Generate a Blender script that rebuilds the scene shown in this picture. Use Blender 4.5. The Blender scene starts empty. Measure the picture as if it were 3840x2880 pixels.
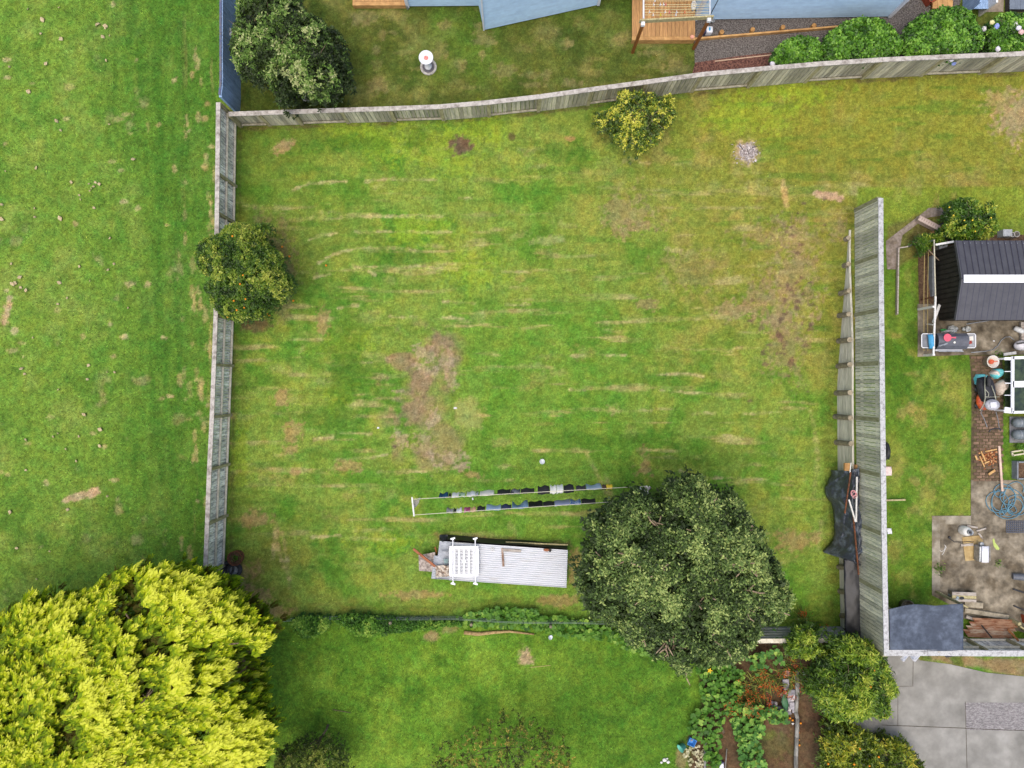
# Backyard lawn seen straight down from a drone.  1 photo pixel = 1 cm on the lawn (z = 0).
import bpy, math, random
import numpy as np
from mathutils import Vector, Matrix

random.seed(7)
RNG = np.random.default_rng(11)
SC = bpy.context.scene
COL = SC.collection
R = math.radians
H = 27.0                                   # camera height in metres

# ------------------------------------------------------------------ camera, sky, sun, exposure
cd = bpy.data.cameras.new('camera'); cam = bpy.data.objects.new('camera', cd); COL.objects.link(cam)
cam.location = (0, 0, H); cam.rotation_euler = (0, 0, 0)
cd.sensor_width = 36.0; cd.lens = 18.0 * H / 19.2; cd.clip_start = 0.1; cd.clip_end = 2000
SC.camera = cam
SUN_EL, SUN_AZ = R(76), R(215)              # azimuth from north (+Y) clockwise
w = bpy.data.worlds.new('World'); SC.world = w; w.use_nodes = True
wn = w.node_tree; bg = wn.nodes['Background']
sk = wn.nodes.new('ShaderNodeTexSky'); sk.sky_type = 'NISHITA'; sk.sun_disc = False
sk.sun_elevation = SUN_EL; sk.sun_rotation = SUN_AZ; sk.air_density = 1.0; sk.dust_density = 4.0; sk.ozone_density = 1.0
wn.links.new(sk.outputs[0], bg.inputs[0]); bg.inputs[1].default_value = 0.15
sd = bpy.data.lights.new('sun', 'SUN'); sd.energy = 1.5; sd.angle = R(70); sd.color = (1.0, 0.93, 0.80)
so = bpy.data.objects.new('sun', sd); COL.objects.link(so)
dv = Vector((math.cos(SUN_EL) * math.sin(SUN_AZ), math.cos(SUN_EL) * math.cos(SUN_AZ), math.sin(SUN_EL)))
so.rotation_euler = dv.to_track_quat('Z', 'Y').to_euler(); so.location = dv * 60
vs = SC.view_settings; vs.view_transform = 'Standard'; vs.look = 'None'; vs.gamma = 1.0; vs.exposure = 0.62

# ------------------------------------------------------------------ helpers
K = 0.82
def lin(c): c = c / 255.0; return c / 12.92 if c <= 0.04045 else ((c + 0.055) / 1.055) ** 2.4
def L(r, g, b): return (lin(r) * K, lin(g) * K, lin(b) * K)

def sstep(a, b, x):
    t = np.clip((x - a) / (b - a), 0, 1); return t * t * (3 - 2 * t)
XR_Y = [-30, -10, -3, 0, 6, 8, 40]; XR_X = [12.55, 12.47, 12.34, 12.32, 12.76, 12.9, 13.0]
def gz(X, Y):
    """terrain height: the right hand yard sits about a metre above the lawn, behind the retaining wall"""
    X = np.asarray(X, float); Y = np.asarray(Y, float)
    xr = np.interp(Y, XR_Y, XR_X)
    yard = 1.1 * sstep(6.3, -0.5, Y) * sstep(xr - 0.06, xr + 0.04, X)
    south = 1.1 * sstep(7.5, 12.0, X)
    return np.where(Y > -9.27, yard, south)
def P(px, py, z=0.0):
    s = (H - z) / H / 100.0
    return Vector(((px - 1920) * s, (1440 - py) * s, z))
def G(px, py, dz=0.0):
    """point of the terrain that is seen at photo pixel px, py"""
    z = 0.0
    for _ in range(8):
        p = P(px, py, z); z = 0.5 * z + 0.5 * float(gz(p.x, p.y))
    p = P(px, py, z); return Vector((p.x, p.y, float(gz(p.x, p.y)) + dz))

ORG = {}
def tag(o, label=None, cat=None, group=None, kind=None):
    if label: o['label'] = label
    if cat: o['category'] = cat
    if group: o['group'] = group
    if kind: o['kind'] = kind
    return o
def thing(name, label, cat, loc, group=None):
    o = bpy.data.objects.new(name, None); o.empty_display_size = 0.2; COL.objects.link(o)
    o.location = loc; ORG[o] = Vector(loc)
    return tag(o, label, cat, group)
def link(name, me, mat, parent=None, loc=None):
    """me holds world coordinates; move them to the thing's own origin"""
    org = ORG[parent] if parent else Vector(loc if loc is not None else (0, 0, 0))
    if org.length: me.transform(Matrix.Translation(-org))
    o = bpy.data.objects.new(name, me); COL.objects.link(o)
    if mat: me.materials.append(mat)
    ORG[o] = org
    if parent: o.parent = parent
    else: o.location = org
    return o
def copy_tree(o, parent=None):
    c = o.copy(); COL.objects.link(c)
    if parent: c.parent = parent
    for ch in list(o.children): copy_tree(ch, c)
    return c

class MB:
    """collects boxes, bars, tubes, lathes and sheets, built as ONE mesh object"""
    def __init__(s): s.v = []; s.f = []
    def add(s, vs, fs):
        b = len(s.v); s.v += [tuple(q) for q in vs]; s.f += [tuple(i + b for i in f) for f in fs]; return s
    def box(s, c, d, rz=0.0, m=None):
        M = m or Matrix.Rotation(rz, 3, 'Z'); c = Vector(c)
        vs = [c + M @ Vector((x * d[0] / 2, y * d[1] / 2, z * d[2] / 2)) for z in (-1, 1) for y in (-1, 1) for x in (-1, 1)]
        return s.add(vs, [(0, 2, 3, 1), (4, 5, 7, 6), (0, 1, 5, 4), (2, 6, 7, 3), (0, 4, 6, 2), (1, 3, 7, 5)])
    def bar(s, a, b, w, h, up=(0, 0, 1)):
        a = Vector(a); b = Vector(b); x = (b - a); l = x.length; x.normalize()
        up = Vector(up); y = up.cross(x)
        if y.length < 1e-4: y = Vector((0, 1, 0)).cross(x)
        y.normalize(); z = x.cross(y)
        M = Matrix((x, y, z)).transposed()
        return s.box((a + b) / 2, (l, w, h), m=M)
    def tube(s, pts, r, n=8, cap=True):
        pts = [Vector(p) for p in pts]; rs = r if isinstance(r, (list, tuple)) else [r] * len(pts)
        b = len(s.v); t0 = None
        for i, p in enumerate(pts):
            t = (pts[min(i + 1, len(pts) - 1)] - pts[max(i - 1, 0)]); t = t.normalized() if t.length > 1e-9 else Vector((0, 0, 1))
            if t0 is None:
                a = Vector((0, 0, 1)) if abs(t.z) < 0.9 else Vector((1, 0, 0))
            u = t.cross(a).normalized(); vv = t.cross(u); a = vv.cross(t) if False else a; t0 = t
            if abs(t.dot(a)) > 0.97: a = u
            for k in range(n):
                q = 2 * math.pi * k / n
                s.v.append(tuple(p + (u * math.cos(q) + vv * math.sin(q)) * rs[i]))
        for i in range(len(pts) - 1):
            for k in range(n):
                k2 = (k + 1) % n
                s.f.append((b + i * n + k, b + i * n + k2, b + (i + 1) * n + k2, b + (i + 1) * n + k))
        if cap:
            s.f.append(tuple(b + k for k in range(n))[::-1]); e = b + (len(pts) - 1) * n
            s.f.append(tuple(e + k for k in range(n)))
        return s
    def lathe(s, c, prof, n=24, m=None, sx=1, sy=1, close=False):
        c = Vector(c); M = m or Matrix.Identity(3); b = len(s.v)
        for r, z in prof:
            for k in range(n):
                q = 2 * math.pi * k / n
                s.v.append(tuple(c + M @ Vector((r * math.cos(q) * sx, r * math.sin(q) * sy, z))))
        for i in range(len(prof) - 1):
            for k in range(n):
                k2 = (k + 1) % n
                s.f.append((b + i * n + k, b + i * n + k2, b + (i + 1) * n + k2, b + (i + 1) * n + k))
        if close or prof[0][0] > 1e-6: s.f.append(tuple(b + k for k in range(n))[::-1])
        if prof[-1][0] > 1e-6: e = b + (len(prof) - 1) * n; s.f.append(tuple(e + k for k in range(n)))
        return s
    def prism(s, poly, z0, z1):
        """poly: list of (x, y) counter-clockwise; z0, z1 may be callables"""
        n = len(poly); poly = poly if sum(poly[i - 1][0] * poly[i][1] - poly[i][0] * poly[i - 1][1] for i in range(n)) > 0 else poly[::-1]; f0 = z0 if callable(z0) else (lambda x, y: z0); f1 = z1 if callable(z1) else (lambda x, y: z1)
        vs = [(x, y, f0(x, y)) for x, y in poly] + [(x, y, f1(x, y)) for x, y in poly]
        fs = [tuple(range(n))[::-1], tuple(range(n, 2 * n))] + [(i, (i + 1) % n, n + (i + 1) % n, n + i) for i in range(n)]
        return s.add(vs, fs)
    def sheet(s, fn, nu, nv, th=0.0):
        """fn(u, v) -> point; th: thickness along the normal, so it is a closed slab"""
        g = [[Vector(fn(i / nu, j / nv)) for j in range(nv + 1)] for i in range(nu + 1)]
        b = len(s.v); W = nv + 1
        def nrm(i, j):
            a = g[min(i + 1, nu)][j] - g[max(i - 1, 0)][j]; c = g[i][min(j + 1, nv)] - g[i][max(j - 1, 0)]
            n = a.cross(c); return n.normalized() if n.length > 1e-9 else Vector((0, 0, 1))
        for i in range(nu + 1):
            for j in range(nv + 1): s.v.append(tuple(g[i][j]))
        for i in range(nu):
            for j in range(nv): s.f.append((b + i * W + j, b + (i + 1) * W + j, b + (i + 1) * W + j + 1, b + i * W + j + 1))
        if th:
            b2 = len(s.v); 
            for i in range(nu + 1):
                for j in range(nv + 1): s.v.append(tuple(g[i][j] - nrm(i, j) * th))
            for i in range(nu):
                for j in range(nv): s.f.append((b2 + i * W + j, b2 + i * W + j + 1, b2 + (i + 1) * W + j + 1, b2 + (i + 1) * W + j))
            rim = [(i, 0) for i in range(nu)] + [(nu, j) for j in range(nv)] + [(i, nv) for i in range(nu, 0, -1)] + [(0, j) for j in range(nv, 0, -1)]
            for q in range(len(rim)):
                (i, j), (k, l) = rim[q], rim[(q + 1) % len(rim)]
                s.f.append((b + i * W + j, b2 + i * W + j, b2 + k * W + l, b + k * W + l))
        return s
    def blob(s, c, r, n=10, jit=0.0, seed=0, m=None):
        """rounded lump (uv-sphere with jitter); r is a 3-tuple"""
        rg = random.Random(seed); M = m or Matrix.Identity(3); c = Vector(c); vs = []; fs = []; nn = n; mm = max(4, n // 2)
        vs.append(c + M @ Vector((0, 0, r[2])))
        for i in range(1, mm):
            a = math.pi * i / mm
            for k in range(nn):
                q = 2 * math.pi * k / nn; j = 1 + rg.uniform(-jit, jit)
                vs.append(c + M @ Vector((r[0] * math.sin(a) * math.cos(q) * j, r[1] * math.sin(a) * math.sin(q) * j, r[2] * math.cos(a) * j)))
        vs.append(c + M @ Vector((0, 0, -r[2])))
        for k in range(nn): fs.append((0, 1 + k, 1 + (k + 1) % nn))
        for i in range(mm - 2):
            for k in range(nn):
                a = 1 + i * nn + k; b2 = 1 + i * nn + (k + 1) % nn; fs.append((a, a + nn, b2 + nn, b2))
        e = len(vs) - 1; o = 1 + (mm - 2) * nn
        for k in range(nn): fs.append((o + k, e, o + (k + 1) % nn))
        return s.add(vs, fs)
    def build(s, name, mat, parent=None, loc=None, smooth=False, bevel=0.0, auto=None):
        me = bpy.data.meshes.new(name); me.from_pydata(s.v, [], s.f); me.update()
        if smooth or auto:
            me.polygons.foreach_set('use_smooth', [True] * len(me.polygons))
            if auto:
                me.set_sharp_from_angle(angle=R(auto))
        o = link(name, me, mat, parent, loc)
        if bevel:
            b = o.modifiers.new('bevel', 'BEVEL'); b.width = bevel; b.segments = 2; b.limit_method = 'ANGLE'; b.angle_limit = R(40)
        return o

def mesh_np(name, verts, faces_n, face_idx, mat, parent=None, loc=None, attrs=None, smooth=False, colors=None):
    """fast mesh: verts (N,3); face_idx flat loop vertex indices, faces_n vertices per face"""
    me = bpy.data.meshes.new(name); nl = len(face_idx); nf = nl // faces_n
    me.vertices.add(len(verts)); me.vertices.foreach_set('co', np.ascontiguousarray(verts, np.float32).ravel())
    me.loops.add(nl); me.loops.foreach_set('vertex_index', np.ascontiguousarray(face_idx, np.int32))
    me.polygons.add(nf); me.polygons.foreach_set('loop_start', np.arange(0, nl, faces_n, dtype=np.int32))
    if smooth: me.polygons.foreach_set('use_smooth', np.ones(nf, bool))
    me.update(calc_edges=True)
    for k, a in (attrs or {}).items():
        at = me.attributes.new(k, 'FLOAT', 'FACE'); at.data.foreach_set('value', np.ascontiguousarray(a, np.float32))
    if colors is not None:
        dom, arr = colors
        at = me.color_attributes.new('Col', 'FLOAT_COLOR', dom)
        at.data.foreach_set('color', np.ascontiguousarray(np.c_[arr, np.ones(len(arr))], np.float32).ravel())
    return link(name, me, mat, parent, loc)

# ---- value noise
_T = np.random.default_rng(3).random((16, 256, 256))
def vn(x, y, seed=0):
    t = _T[seed % 16]; xi = np.floor(x).astype(int); yi = np.floor(y).astype(int); fx = x - xi; fy = y - yi
    fx = fx * fx * (3 - 2 * fx); fy = fy * fy * (3 - 2 * fy)
    a = t[xi & 255, yi & 255]; b = t[(xi + 1) & 255, yi & 255]; c = t[xi & 255, (yi + 1) & 255]; d = t[(xi + 1) & 255, (yi + 1) & 255]
    return (a * (1 - fx) + b * fx) * (1 - fy) + (c * (1 - fx) + d * fx) * fy
def fbm(x, y, seed=0, o=4):
    r = 0; a = 0.5; n = 0
    for i in range(o):
        r = r + a * vn(x * 2 ** i + 17.3 * i, y * 2 ** i + 5.1 * i, seed + i); n += a; a *= 0.55
    return r / n

# ---- materials
def nd(nt, t, **kw):
    n = nt.nodes.new('ShaderNode' + t)
    for k, v in kw.items(): setattr(n, k, v)
    return n
def mat(name, rgb, rough=0.8, col2=None, nv=0.15, ns=6.0, iv=0.0, bump=0.0, metal=0.0, spec=0.3, st=(1, 1, 1), m2=(0.42, 0.62), bs=None, alpha=1.0, trans=0.0, det=5, tl=0.0):
    """principled surface: two colours mixed by noise, per-board (island) tone change, fine bump"""
    m = bpy.data.materials.new(name); m.use_nodes = True; nt = m.node_tree; p = nt.nodes['Principled BSDF']; lk = nt.links.new
    tc = nd(nt, 'TexCoord'); mp = nd(nt, 'Mapping'); mp.inputs['Scale'].default_value = st; lk(tc.outputs['Object'], mp.inputs[0])
    geo = nd(nt, 'NewGeometry')
    off = nd(nt, 'VectorMath', operation='SCALE'); off.inputs[0].default_value = (37.1, 11.7, 23.3); lk(geo.outputs['Random Per Island'], off.inputs['Scale'])
    ad = nd(nt, 'VectorMath', operation='ADD'); lk(mp.outputs[0], ad.inputs[0]); lk(off.outputs[0], ad.inputs[1])
    no = nd(nt, 'TexNoise'); no.inputs['Scale'].default_value = ns; no.inputs['Detail'].default_value = det; no.inputs['Roughness'].default_value = 0.62
    lk(ad.outputs[0], no.inputs['Vector'])
    mx = nd(nt, 'Mix', data_type='RGBA'); mx.inputs[6].default_value = (*rgb, 1); mx.inputs[7].default_value = (*(col2 or rgb), 1)
    mr = nd(nt, 'MapRange'); mr.inputs[1].default_value = m2[0]; mr.inputs[2].default_value = m2[1]; lk(no.outputs[0], mr.inputs[0]); lk(mr.outputs[0], mx.inputs[0])
    # brightness: noise and island
    b1 = nd(nt, 'MapRange'); b1.inputs[1].default_value = 0.3; b1.inputs[2].default_value = 0.7; b1.inputs[3].default_value = 1 - nv; b1.inputs[4].default_value = 1 + nv
    no2 = nd(nt, 'TexNoise'); no2.inputs['Scale'].default_value = ns * 2.7; no2.inputs['Detail'].default_value = 4; lk(ad.outputs[0], no2.inputs['Vector']); lk(no2.outputs[0], b1.inputs[0])
    b2 = nd(nt, 'MapRange'); b2.inputs[3].default_value = 1 - iv; b2.inputs[4].default_value = 1 + iv; lk(geo.outputs['Random Per Island'], b2.inputs[0])
    mu = nd(nt, 'Math', operation='MULTIPLY'); lk(b1.outputs[0], mu.inputs[0]); lk(b2.outputs[0], mu.inputs[1])
    sc = nd(nt, 'VectorMath', operation='SCALE'); lk(mx.outputs[2], sc.inputs[0]); lk(mu.outputs[0], sc.inputs['Scale'])
    lk(sc.outputs[0], p.inputs['Base Color'])
    p.inputs['Roughness'].default_value = rough; p.inputs['Metallic'].default_value = metal; p.inputs['Specular IOR Level'].default_value = spec
    p.inputs['Alpha'].default_value = alpha; p.inputs['Transmission Weight'].default_value = trans
    if bump:
        bp = nd(nt, 'Bump'); bp.inputs['Strength'].default_value = bump; bp.inputs['Distance'].default_value = 0.02
        n3 = nd(nt, 'TexNoise'); n3.inputs['Scale'].default_value = bs or ns * 4; n3.inputs['Detail'].default_value = 4; lk(ad.outputs[0], n3.inputs['Vector'])
        lk(n3.outputs[0], bp.inputs['Height']); lk(bp.outputs[0], p.inputs['Normal'])
    if tl:
        tr = nd(nt, 'BsdfTranslucent'); lk(sc.outputs[0], tr.inputs[0]); ms = nd(nt, 'MixShader'); ms.inputs[0].default_value = tl
        lk(p.outputs[0], ms.inputs[1]); lk(tr.outputs[0], ms.inputs[2]); lk(ms.outputs[0], nt.nodes['Material Output'].inputs[0])
    return m
def leafmat(name, stops, rough=0.5, spec=0.35, tl=0.25):
    """foliage: colour from each leaf's own 'tone' (0..1); part of the light passes through"""
    m = bpy.data.materials.new(name); m.use_nodes = True; nt = m.node_tree; p = nt.nodes['Principled BSDF']; lk = nt.links.new
    at = nd(nt, 'Attribute', attribute_name='tone'); cr = nd(nt, 'ValToRGB'); e = cr.color_ramp.elements
    while len(e) < len(stops): e.new(0.5)
    for i, (q, c) in enumerate(stops): e[i].position = q; e[i].color = (*c, 1)
    lk(at.outputs['Fac'], cr.inputs[0]); lk(cr.outputs[0], p.inputs['Base Color'])
    p.inputs['Roughness'].default_value = rough; p.inputs['Specular IOR Level'].default_value = spec
    tr = nd(nt, 'BsdfTranslucent'); lk(cr.outputs[0], tr.inputs[0]); ms = nd(nt, 'MixShader'); ms.inputs[0].default_value = tl
    out = nt.nodes['Material Output']; lk(p.outputs[0], ms.inputs[1]); lk(tr.outputs[0], ms.inputs[2]); lk(ms.outputs[0], out.inputs[0])
    return m
# ------------------------------------------------------------------ ground sheet: one grid, coloured by what grows there
def axis(lo, hi, step, far): 
    c = np.arange(lo, hi + step / 2, step); return np.concatenate([[-far, -far / 2, -far / 5, lo - 12, lo - 5, lo - 2], c, [hi + 2, hi + 5, hi + 12, far / 5, far / 2, far]])
GXs = axis(-21.0, 21.0, 0.05, 400.0); GYs = axis(-16.0, 16.0, 0.05, 400.0)
GX, GY = np.meshgrid(GXs, GYs, indexing='ij'); GZ = gz(GX, GY)
near = (np.abs(GX) < 22) & (np.abs(GY) < 17)
GZ = np.where(near, GZ - 0.03 * np.clip(0.8 - fbm(GX * 0.8, GY * 0.8, 2, 3), 0, 1), GZ)
PX = 1920 + GX * 100 * H / (H - GZ); PY = 1440 - GY * 100 * H / (H - GZ)
def lay(r, g, b): return np.array(L(r, g, b))
def noisy(f, s, seed, o=4): return fbm(PX * f, PY * s, seed, o)
n_big = fbm(PX / 260, PY / 260, 1, 3); n_mid = fbm(PX / 75, PY / 75, 4, 4); n_fin = fbm(PX / 18, PY / 18, 8, 3); n_xf = vn(PX / 8, PY / 8, 5); n_brk = fbm(PX / 60, PY / 14, 10, 3)
n_str = fbm(PX / 230, PY / 26, 6, 4); n_vst = fbm(PX / 24, PY / 240, 9, 4); n_b2 = fbm(PX / 120 + 9, PY / 120 + 4, 12, 4)
def mixc(base, col, m): return base + (np.asarray(col) - base) * np.clip(m, 0, 1)[..., None]
def inpoly(poly, soft=6.0, wob=0.0, px=None, py=None):
    """soft mask of a pixel polygon (signed distance), its edge roughened by noise"""
    X = PX if px is None else px; Y = PY if py is None else py
    d2 = np.full(X.shape, 1e18); ins = np.zeros(X.shape, bool); n = len(poly)
    for i in range(n):
        (x0, y0), (x1, y1) = poly[i], poly[(i + 1) % n]; dx, dy = x1 - x0, y1 - y0
        t = np.clip(((X - x0) * dx + (Y - y0) * dy) / (dx * dx + dy * dy + 1e-9), 0, 1)
        d2 = np.minimum(d2, (X - x0 - t * dx) ** 2 + (Y - y0 - t * dy) ** 2)
        c = ((y0 > Y) != (y1 > Y)); xx = x0 + (Y - y0) / (y1 - y0 + 1e-9) * dx; ins ^= c & (X < xx)
    d = np.sqrt(d2) * np.where(ins, 1, -1)
    if wob: d = d + (n_mid - 0.5) * wob * 2
    return sstep(-soft, soft, d)
SH = PX.shape
COLR = np.zeros(SH + (3,))
# zone masks
FIELD = inpoly([(-60000, -60000), (838, -60000), (838, 0), (828, 430), (845, 1440), (852, 2110), (852, 60000), (-60000, 60000)], 8)
TOPL = inpoly([(838, -60000), (60000, -60000), (60000, 160), (3840, 245), (3054, 285), (2592, 330), (2397, 345), (2015, 400), (1720, 415), (860, 450), (835, 300)], 5)
LOWL = inpoly([(900, 2310), (1500, 2335), (2260, 2345), (2300, 2400), (2800, 2405), (2800, 60000), (860, 60000)], 8)
YARD = inpoly([(3215, 2420), (3215, 700), (3320, 700), (60000, 700), (60000, 2420)], 8)
MAINL = np.ones(SH)
# main lawn
c = lay(128, 154, 60) + 0 * COLR
c = mixc(c, lay(96, 142, 44), sstep(0.40, 0.68, n_b2))
c = mixc(c, lay(146, 160, 62), sstep(0.5, 0.78, n_mid) * 0.8)
olive = sstep(1900, 3000, PX + (n_big - 0.5) * 900) * sstep(1700, 900, PY + (n_big - 0.5) * 500)
c = mixc(c, lay(138, 138, 54), olive * 0.85)
c = mixc(c, lay(164, 150, 84), olive * sstep(0.5, 0.72, n_mid) * 0.6)
c = mixc(c, lay(140, 146, 48), sstep(2500, 2900, PX) * sstep(760, 500, PY) * 0.6)
c = mixc(c, lay(128, 132, 54), sstep(0.55, 0.8, fbm(PX / 150, PY / 150, 13, 3)) * sstep(1350, 950, PX) * 0.7)
green = sstep(1500, 1800, PX) * sstep(2600, 2200, PX) * sstep(1000, 1250, PY)
c = mixc(c, lay(100, 148, 46), green * 0.55)
c = mixc(c, lay(106, 132, 46), sstep(1450, 950, PX + (n_big - .5) * 400) * sstep(1150, 600, PY) * .6 + sstep(620, 480, PY) * sstep(2300, 1500, PX) * .35)
c = mixc(c, lay(176, 168, 104), sstep(0.60, 0.74, n_str) * (0.35 + 0.65 * sstep(0.4, 0.62, n_mid)) * sstep(600, 760, PY) * sstep(2200, 1900, PY) * 0.85)
c = mixc(c, lay(78, 128, 36), sstep(0.57, 0.76, fbm(PX / 170 + 3, PY / 30 + 7, 15, 3)) * 0.45)
COLR = c
# field on the left: pale wash with a lush strip of long grass along the fence
f = lay(116, 152, 54) + 0 * COLR
f = mixc(f, lay(140, 162, 72), sstep(0.45, 0.72, n_b2) * 0.7)
f = mixc(f, lay(74, 124, 36), sstep(250, 780, PX + (n_big - .5) * 260) * .62)
f = mixc(f, lay(84, 130, 42), sstep(0.5, 0.72, n_mid) * 0.6)
f = mixc(f, lay(172, 166, 108), sstep(0.66, 0.8, n_mid) * sstep(0.45, 0.6, n_big) * 0.7)
strip = np.exp(-((PX - 640 + (n_big - 0.5) * 160) / 150.0) ** 2) * sstep(2050, 1800, PY) + np.exp(-((PX - 560) / 190.0) ** 2) * sstep(700, 300, PY)
f = mixc(f, lay(62, 112, 32), np.clip(strip, 0, 1) * (0.15 + 0.5 * sstep(0.3, 0.7, n_vst)))
f = mixc(f, lay(160, 156, 88), sstep(0.62, 0.75, n_vst) * np.exp(-((PX - 760) / 60.0) ** 2) * 0.9)
COLR = mixc(COLR, 0, FIELD) + f * FIELD[..., None]
# neighbour's lawn above the fence
t = lay(96, 110, 44) + 0 * COLR
t = mixc(t, lay(128, 130, 66), sstep(0.48, 0.75, n_b2)); t = mixc(t, lay(66, 88, 30), sstep(0.5, 0.75, n_mid) * 0.7)
t = mixc(t, lay(92, 126, 40), sstep(0.55, 0.75, n_big) * 0.6)
COLR = mixc(COLR, 0, TOPL) + t * TOPL[..., None]
l = lay(100, 142, 40) + 0 * COLR
l = mixc(l, lay(130, 164, 52), sstep(0.45, 0.7, n_b2) * 0.8); l = mixc(l, lay(66, 108, 28), sstep(0.52, 0.75, n_mid) * 0.7)
l = mixc(l, lay(72, 116, 32), sstep(1900, 2300, PX + (n_big - .5) * 400) * 0.5)
COLR = mixc(COLR, 0, LOWL) + l * LOWL[..., None]
y = lay(104, 138, 42) + 0 * COLR
y = mixc(y, lay(138, 152, 60), sstep(0.45, 0.72, n_b2) * 0.8); y = mixc(y, lay(72, 114, 28), sstep(0.5, 0.75, n_mid) * 0.7)
y = mixc(y, lay(140, 156, 52), sstep(900, 760, PY) * 0.7)
COLR = mixc(COLR, 0, YARD) + y * YARD[..., None]
BARE = np.zeros(SH)
def paint(m, col, a=1.0, bare=0.0):
    global COLR, BARE
    m = np.clip(m, 0, 1); COLR = mixc(COLR, lay(*col), m * a)
    if bare: BARE = np.maximum(BARE, m * bare)
def win(x0, y0, x1, y1): return np.ix_(*(np.nonzero(q)[0] for q in (((PX > x0) & (PX < x1) & (PY > y0) & (PY < y1)).any(1), ((PX > x0) & (PX < x1) & (PY > y0) & (PY < y1)).any(0))))
def spot(cx, cy, rx, ry, col, a=1.0, bare=0.0, rough=0.5, rot=0.0, soft=0.35):
    global COLR, BARE
    r = max(rx, ry) * 1.7; i = np.nonzero((np.abs(PX[:, PX.shape[1] // 2] - cx) < r * 1.2))[0]; j = np.nonzero(np.abs(PY[PY.shape[0] // 2] - cy) < r * 1.2)[0]
    if not len(i) or not len(j): return
    s = np.ix_(i, j); dx = PX[s] - cx; dy = PY[s] - cy; q = math.radians(rot); u = dx * math.cos(q) + dy * math.sin(q); v = -dx * math.sin(q) + dy * math.cos(q)
    d = np.sqrt((u / rx) ** 2 + (v / ry) ** 2) + (n_fin[s] - 0.5) * rough * 1.6 + (n_mid[s] - 0.5) * rough * 1.5 + (n_xf[s] - 0.5) * rough * 0.9
    m = sstep(1.0 + soft, 1.0 - soft, d) * a
    COLR[s] = mixc(COLR[s], lay(*col), m)
    if bare: BARE[s] = np.maximum(BARE[s], m * bare)
def stroke(pts, wd, col, a=0.9, rough=0.9):
    global COLR
    xs = [p[0] for p in pts]; ys = [p[1] for p in pts]; 
    i = np.nonzero((PX[:, PX.shape[1] // 2] > min(xs) - 60) & (PX[:, PX.shape[1] // 2] < max(xs) + 60))[0]; j = np.nonzero((PY[PY.shape[0] // 2] > min(ys) - 60) & (PY[PY.shape[0] // 2] < max(ys) + 60))[0]
    if not len(i) or not len(j): return
    s = np.ix_(i, j); X, Y = PX[s], PY[s]; d2 = np.full(X.shape, 1e12)
    for (x0, y0), (x1, y1) in zip(pts, pts[1:]):
        dx, dy = x1 - x0, y1 - y0; t = np.clip(((X - x0) * dx + (Y - y0) * dy) / (dx * dx + dy * dy + 1e-9), 0, 1)
        d2 = np.minimum(d2, (X - x0 - t * dx) ** 2 + (Y - y0 - t * dy) ** 2)
    d = np.sqrt(d2) / wd + (n_fin[s] - 0.5) * rough * 2.2
    COLR[s] = mixc(COLR[s], lay(*col), sstep(1.3, 0.2, d) * a * (0.25 + 0.75 * sstep(0.36, 0.6, n_brk[s])))
STRAW = (192, 182, 124); PALE = (172, 172, 102); DIRT = (170, 148, 118); DIRT2 = (150, 124, 100); EARTH = (112, 90, 74); BRIGHT = (150, 178, 44)
# mower lines: straw arcs (measured on the lawn)
for p in ([(1100, 710), (1160, 688), (1300, 680)], [(1370, 680), (1460, 672), (1530, 674), (1640, 676)], [(1215, 825), (1300, 812), (1430, 812), (1560, 808), (1660, 812)],
          [(1160, 900), (1205, 880), (1265, 874)], [(1330, 870), (1450, 868), (1560, 872), (1690, 870)], [(1195, 985), (1260, 950), (1340, 932), (1440, 928), (1570, 940)],
          [(1330, 1000), (1420, 1000), (1560, 998), (1715, 1010)], [(1180, 1040), (1235, 1028)], [(1380, 1016), (1405, 1030)], [(1265, 1155), (1340, 1146)], [(1460, 1188), (1560, 1190)],
          [(1660, 1130), (1780, 1136)], [(1660, 1190), (1740, 1196)], [(1880, 1016), (1990, 1022)], [(1920, 1078), (1980, 1080)], [(1900, 1140), (1990, 1144)], [(1250, 1370), (1340, 1358), (1395, 1360)],
          [(1280, 1625), (1390, 1625)], [(1180, 1648), (1250, 1640)], [(1250, 1726), (1390, 1716), (1450, 1704)], [(1420, 1770), (1600, 1768)], [(1170, 2015), (1275, 2008)], [(1330, 1990), (1470, 1984)],
          [(1320, 2018), (1480, 2024)], [(2140, 1334), (2190, 1334)], [(2260, 1332), (2350, 1332)], [(2135, 1460), (2190, 1462)], [(2460, 1406), (2560, 1400), (2640, 1412)], [(2480, 1464), (2600, 1474), (2760, 1478)],
          [(2290, 1538), (2330, 1540)], [(2400, 1536), (2440, 1540)], [(2600, 1552), (2680, 1550)], [(2790, 1552), (2930, 1546)], [(2715, 1632), (2745, 1636)], [(2390, 1684), (2540, 1692)], [(2620, 1790), (2860, 1796)],
          [(2550, 1764), (2590, 1778)], [(1640, 560), (1700, 552)], [(1720, 742), (1770, 745)], [(2440, 610), (2400, 612)]):
    stroke(p, 6, STRAW, 0.8, 1.2)
for p in ([(1035, 1980), (1045, 2060), (1070, 2140)], [(1060, 2000), (1080, 2130), (1085, 2200)], [(1030, 2010), (1025, 2090)]): stroke(p, 10, (196, 178, 116), 0.8)
for p in ([(2270, 1780), (2300, 1870)], [(2200, 1700), (2310, 1920)], [(3040, 1540), (3060, 1660), (3070, 1720), (3050, 1860)], [(3080, 1960), (3070, 2060)]): stroke(p, 10, PALE, 0.7)
for p in ([(900, 500), (900, 1200)], [(880, 1250), (868, 2050)]): stroke(p, 9, (98, 96, 52), 0.55)          # darker brownish strip along the fence foot
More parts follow.
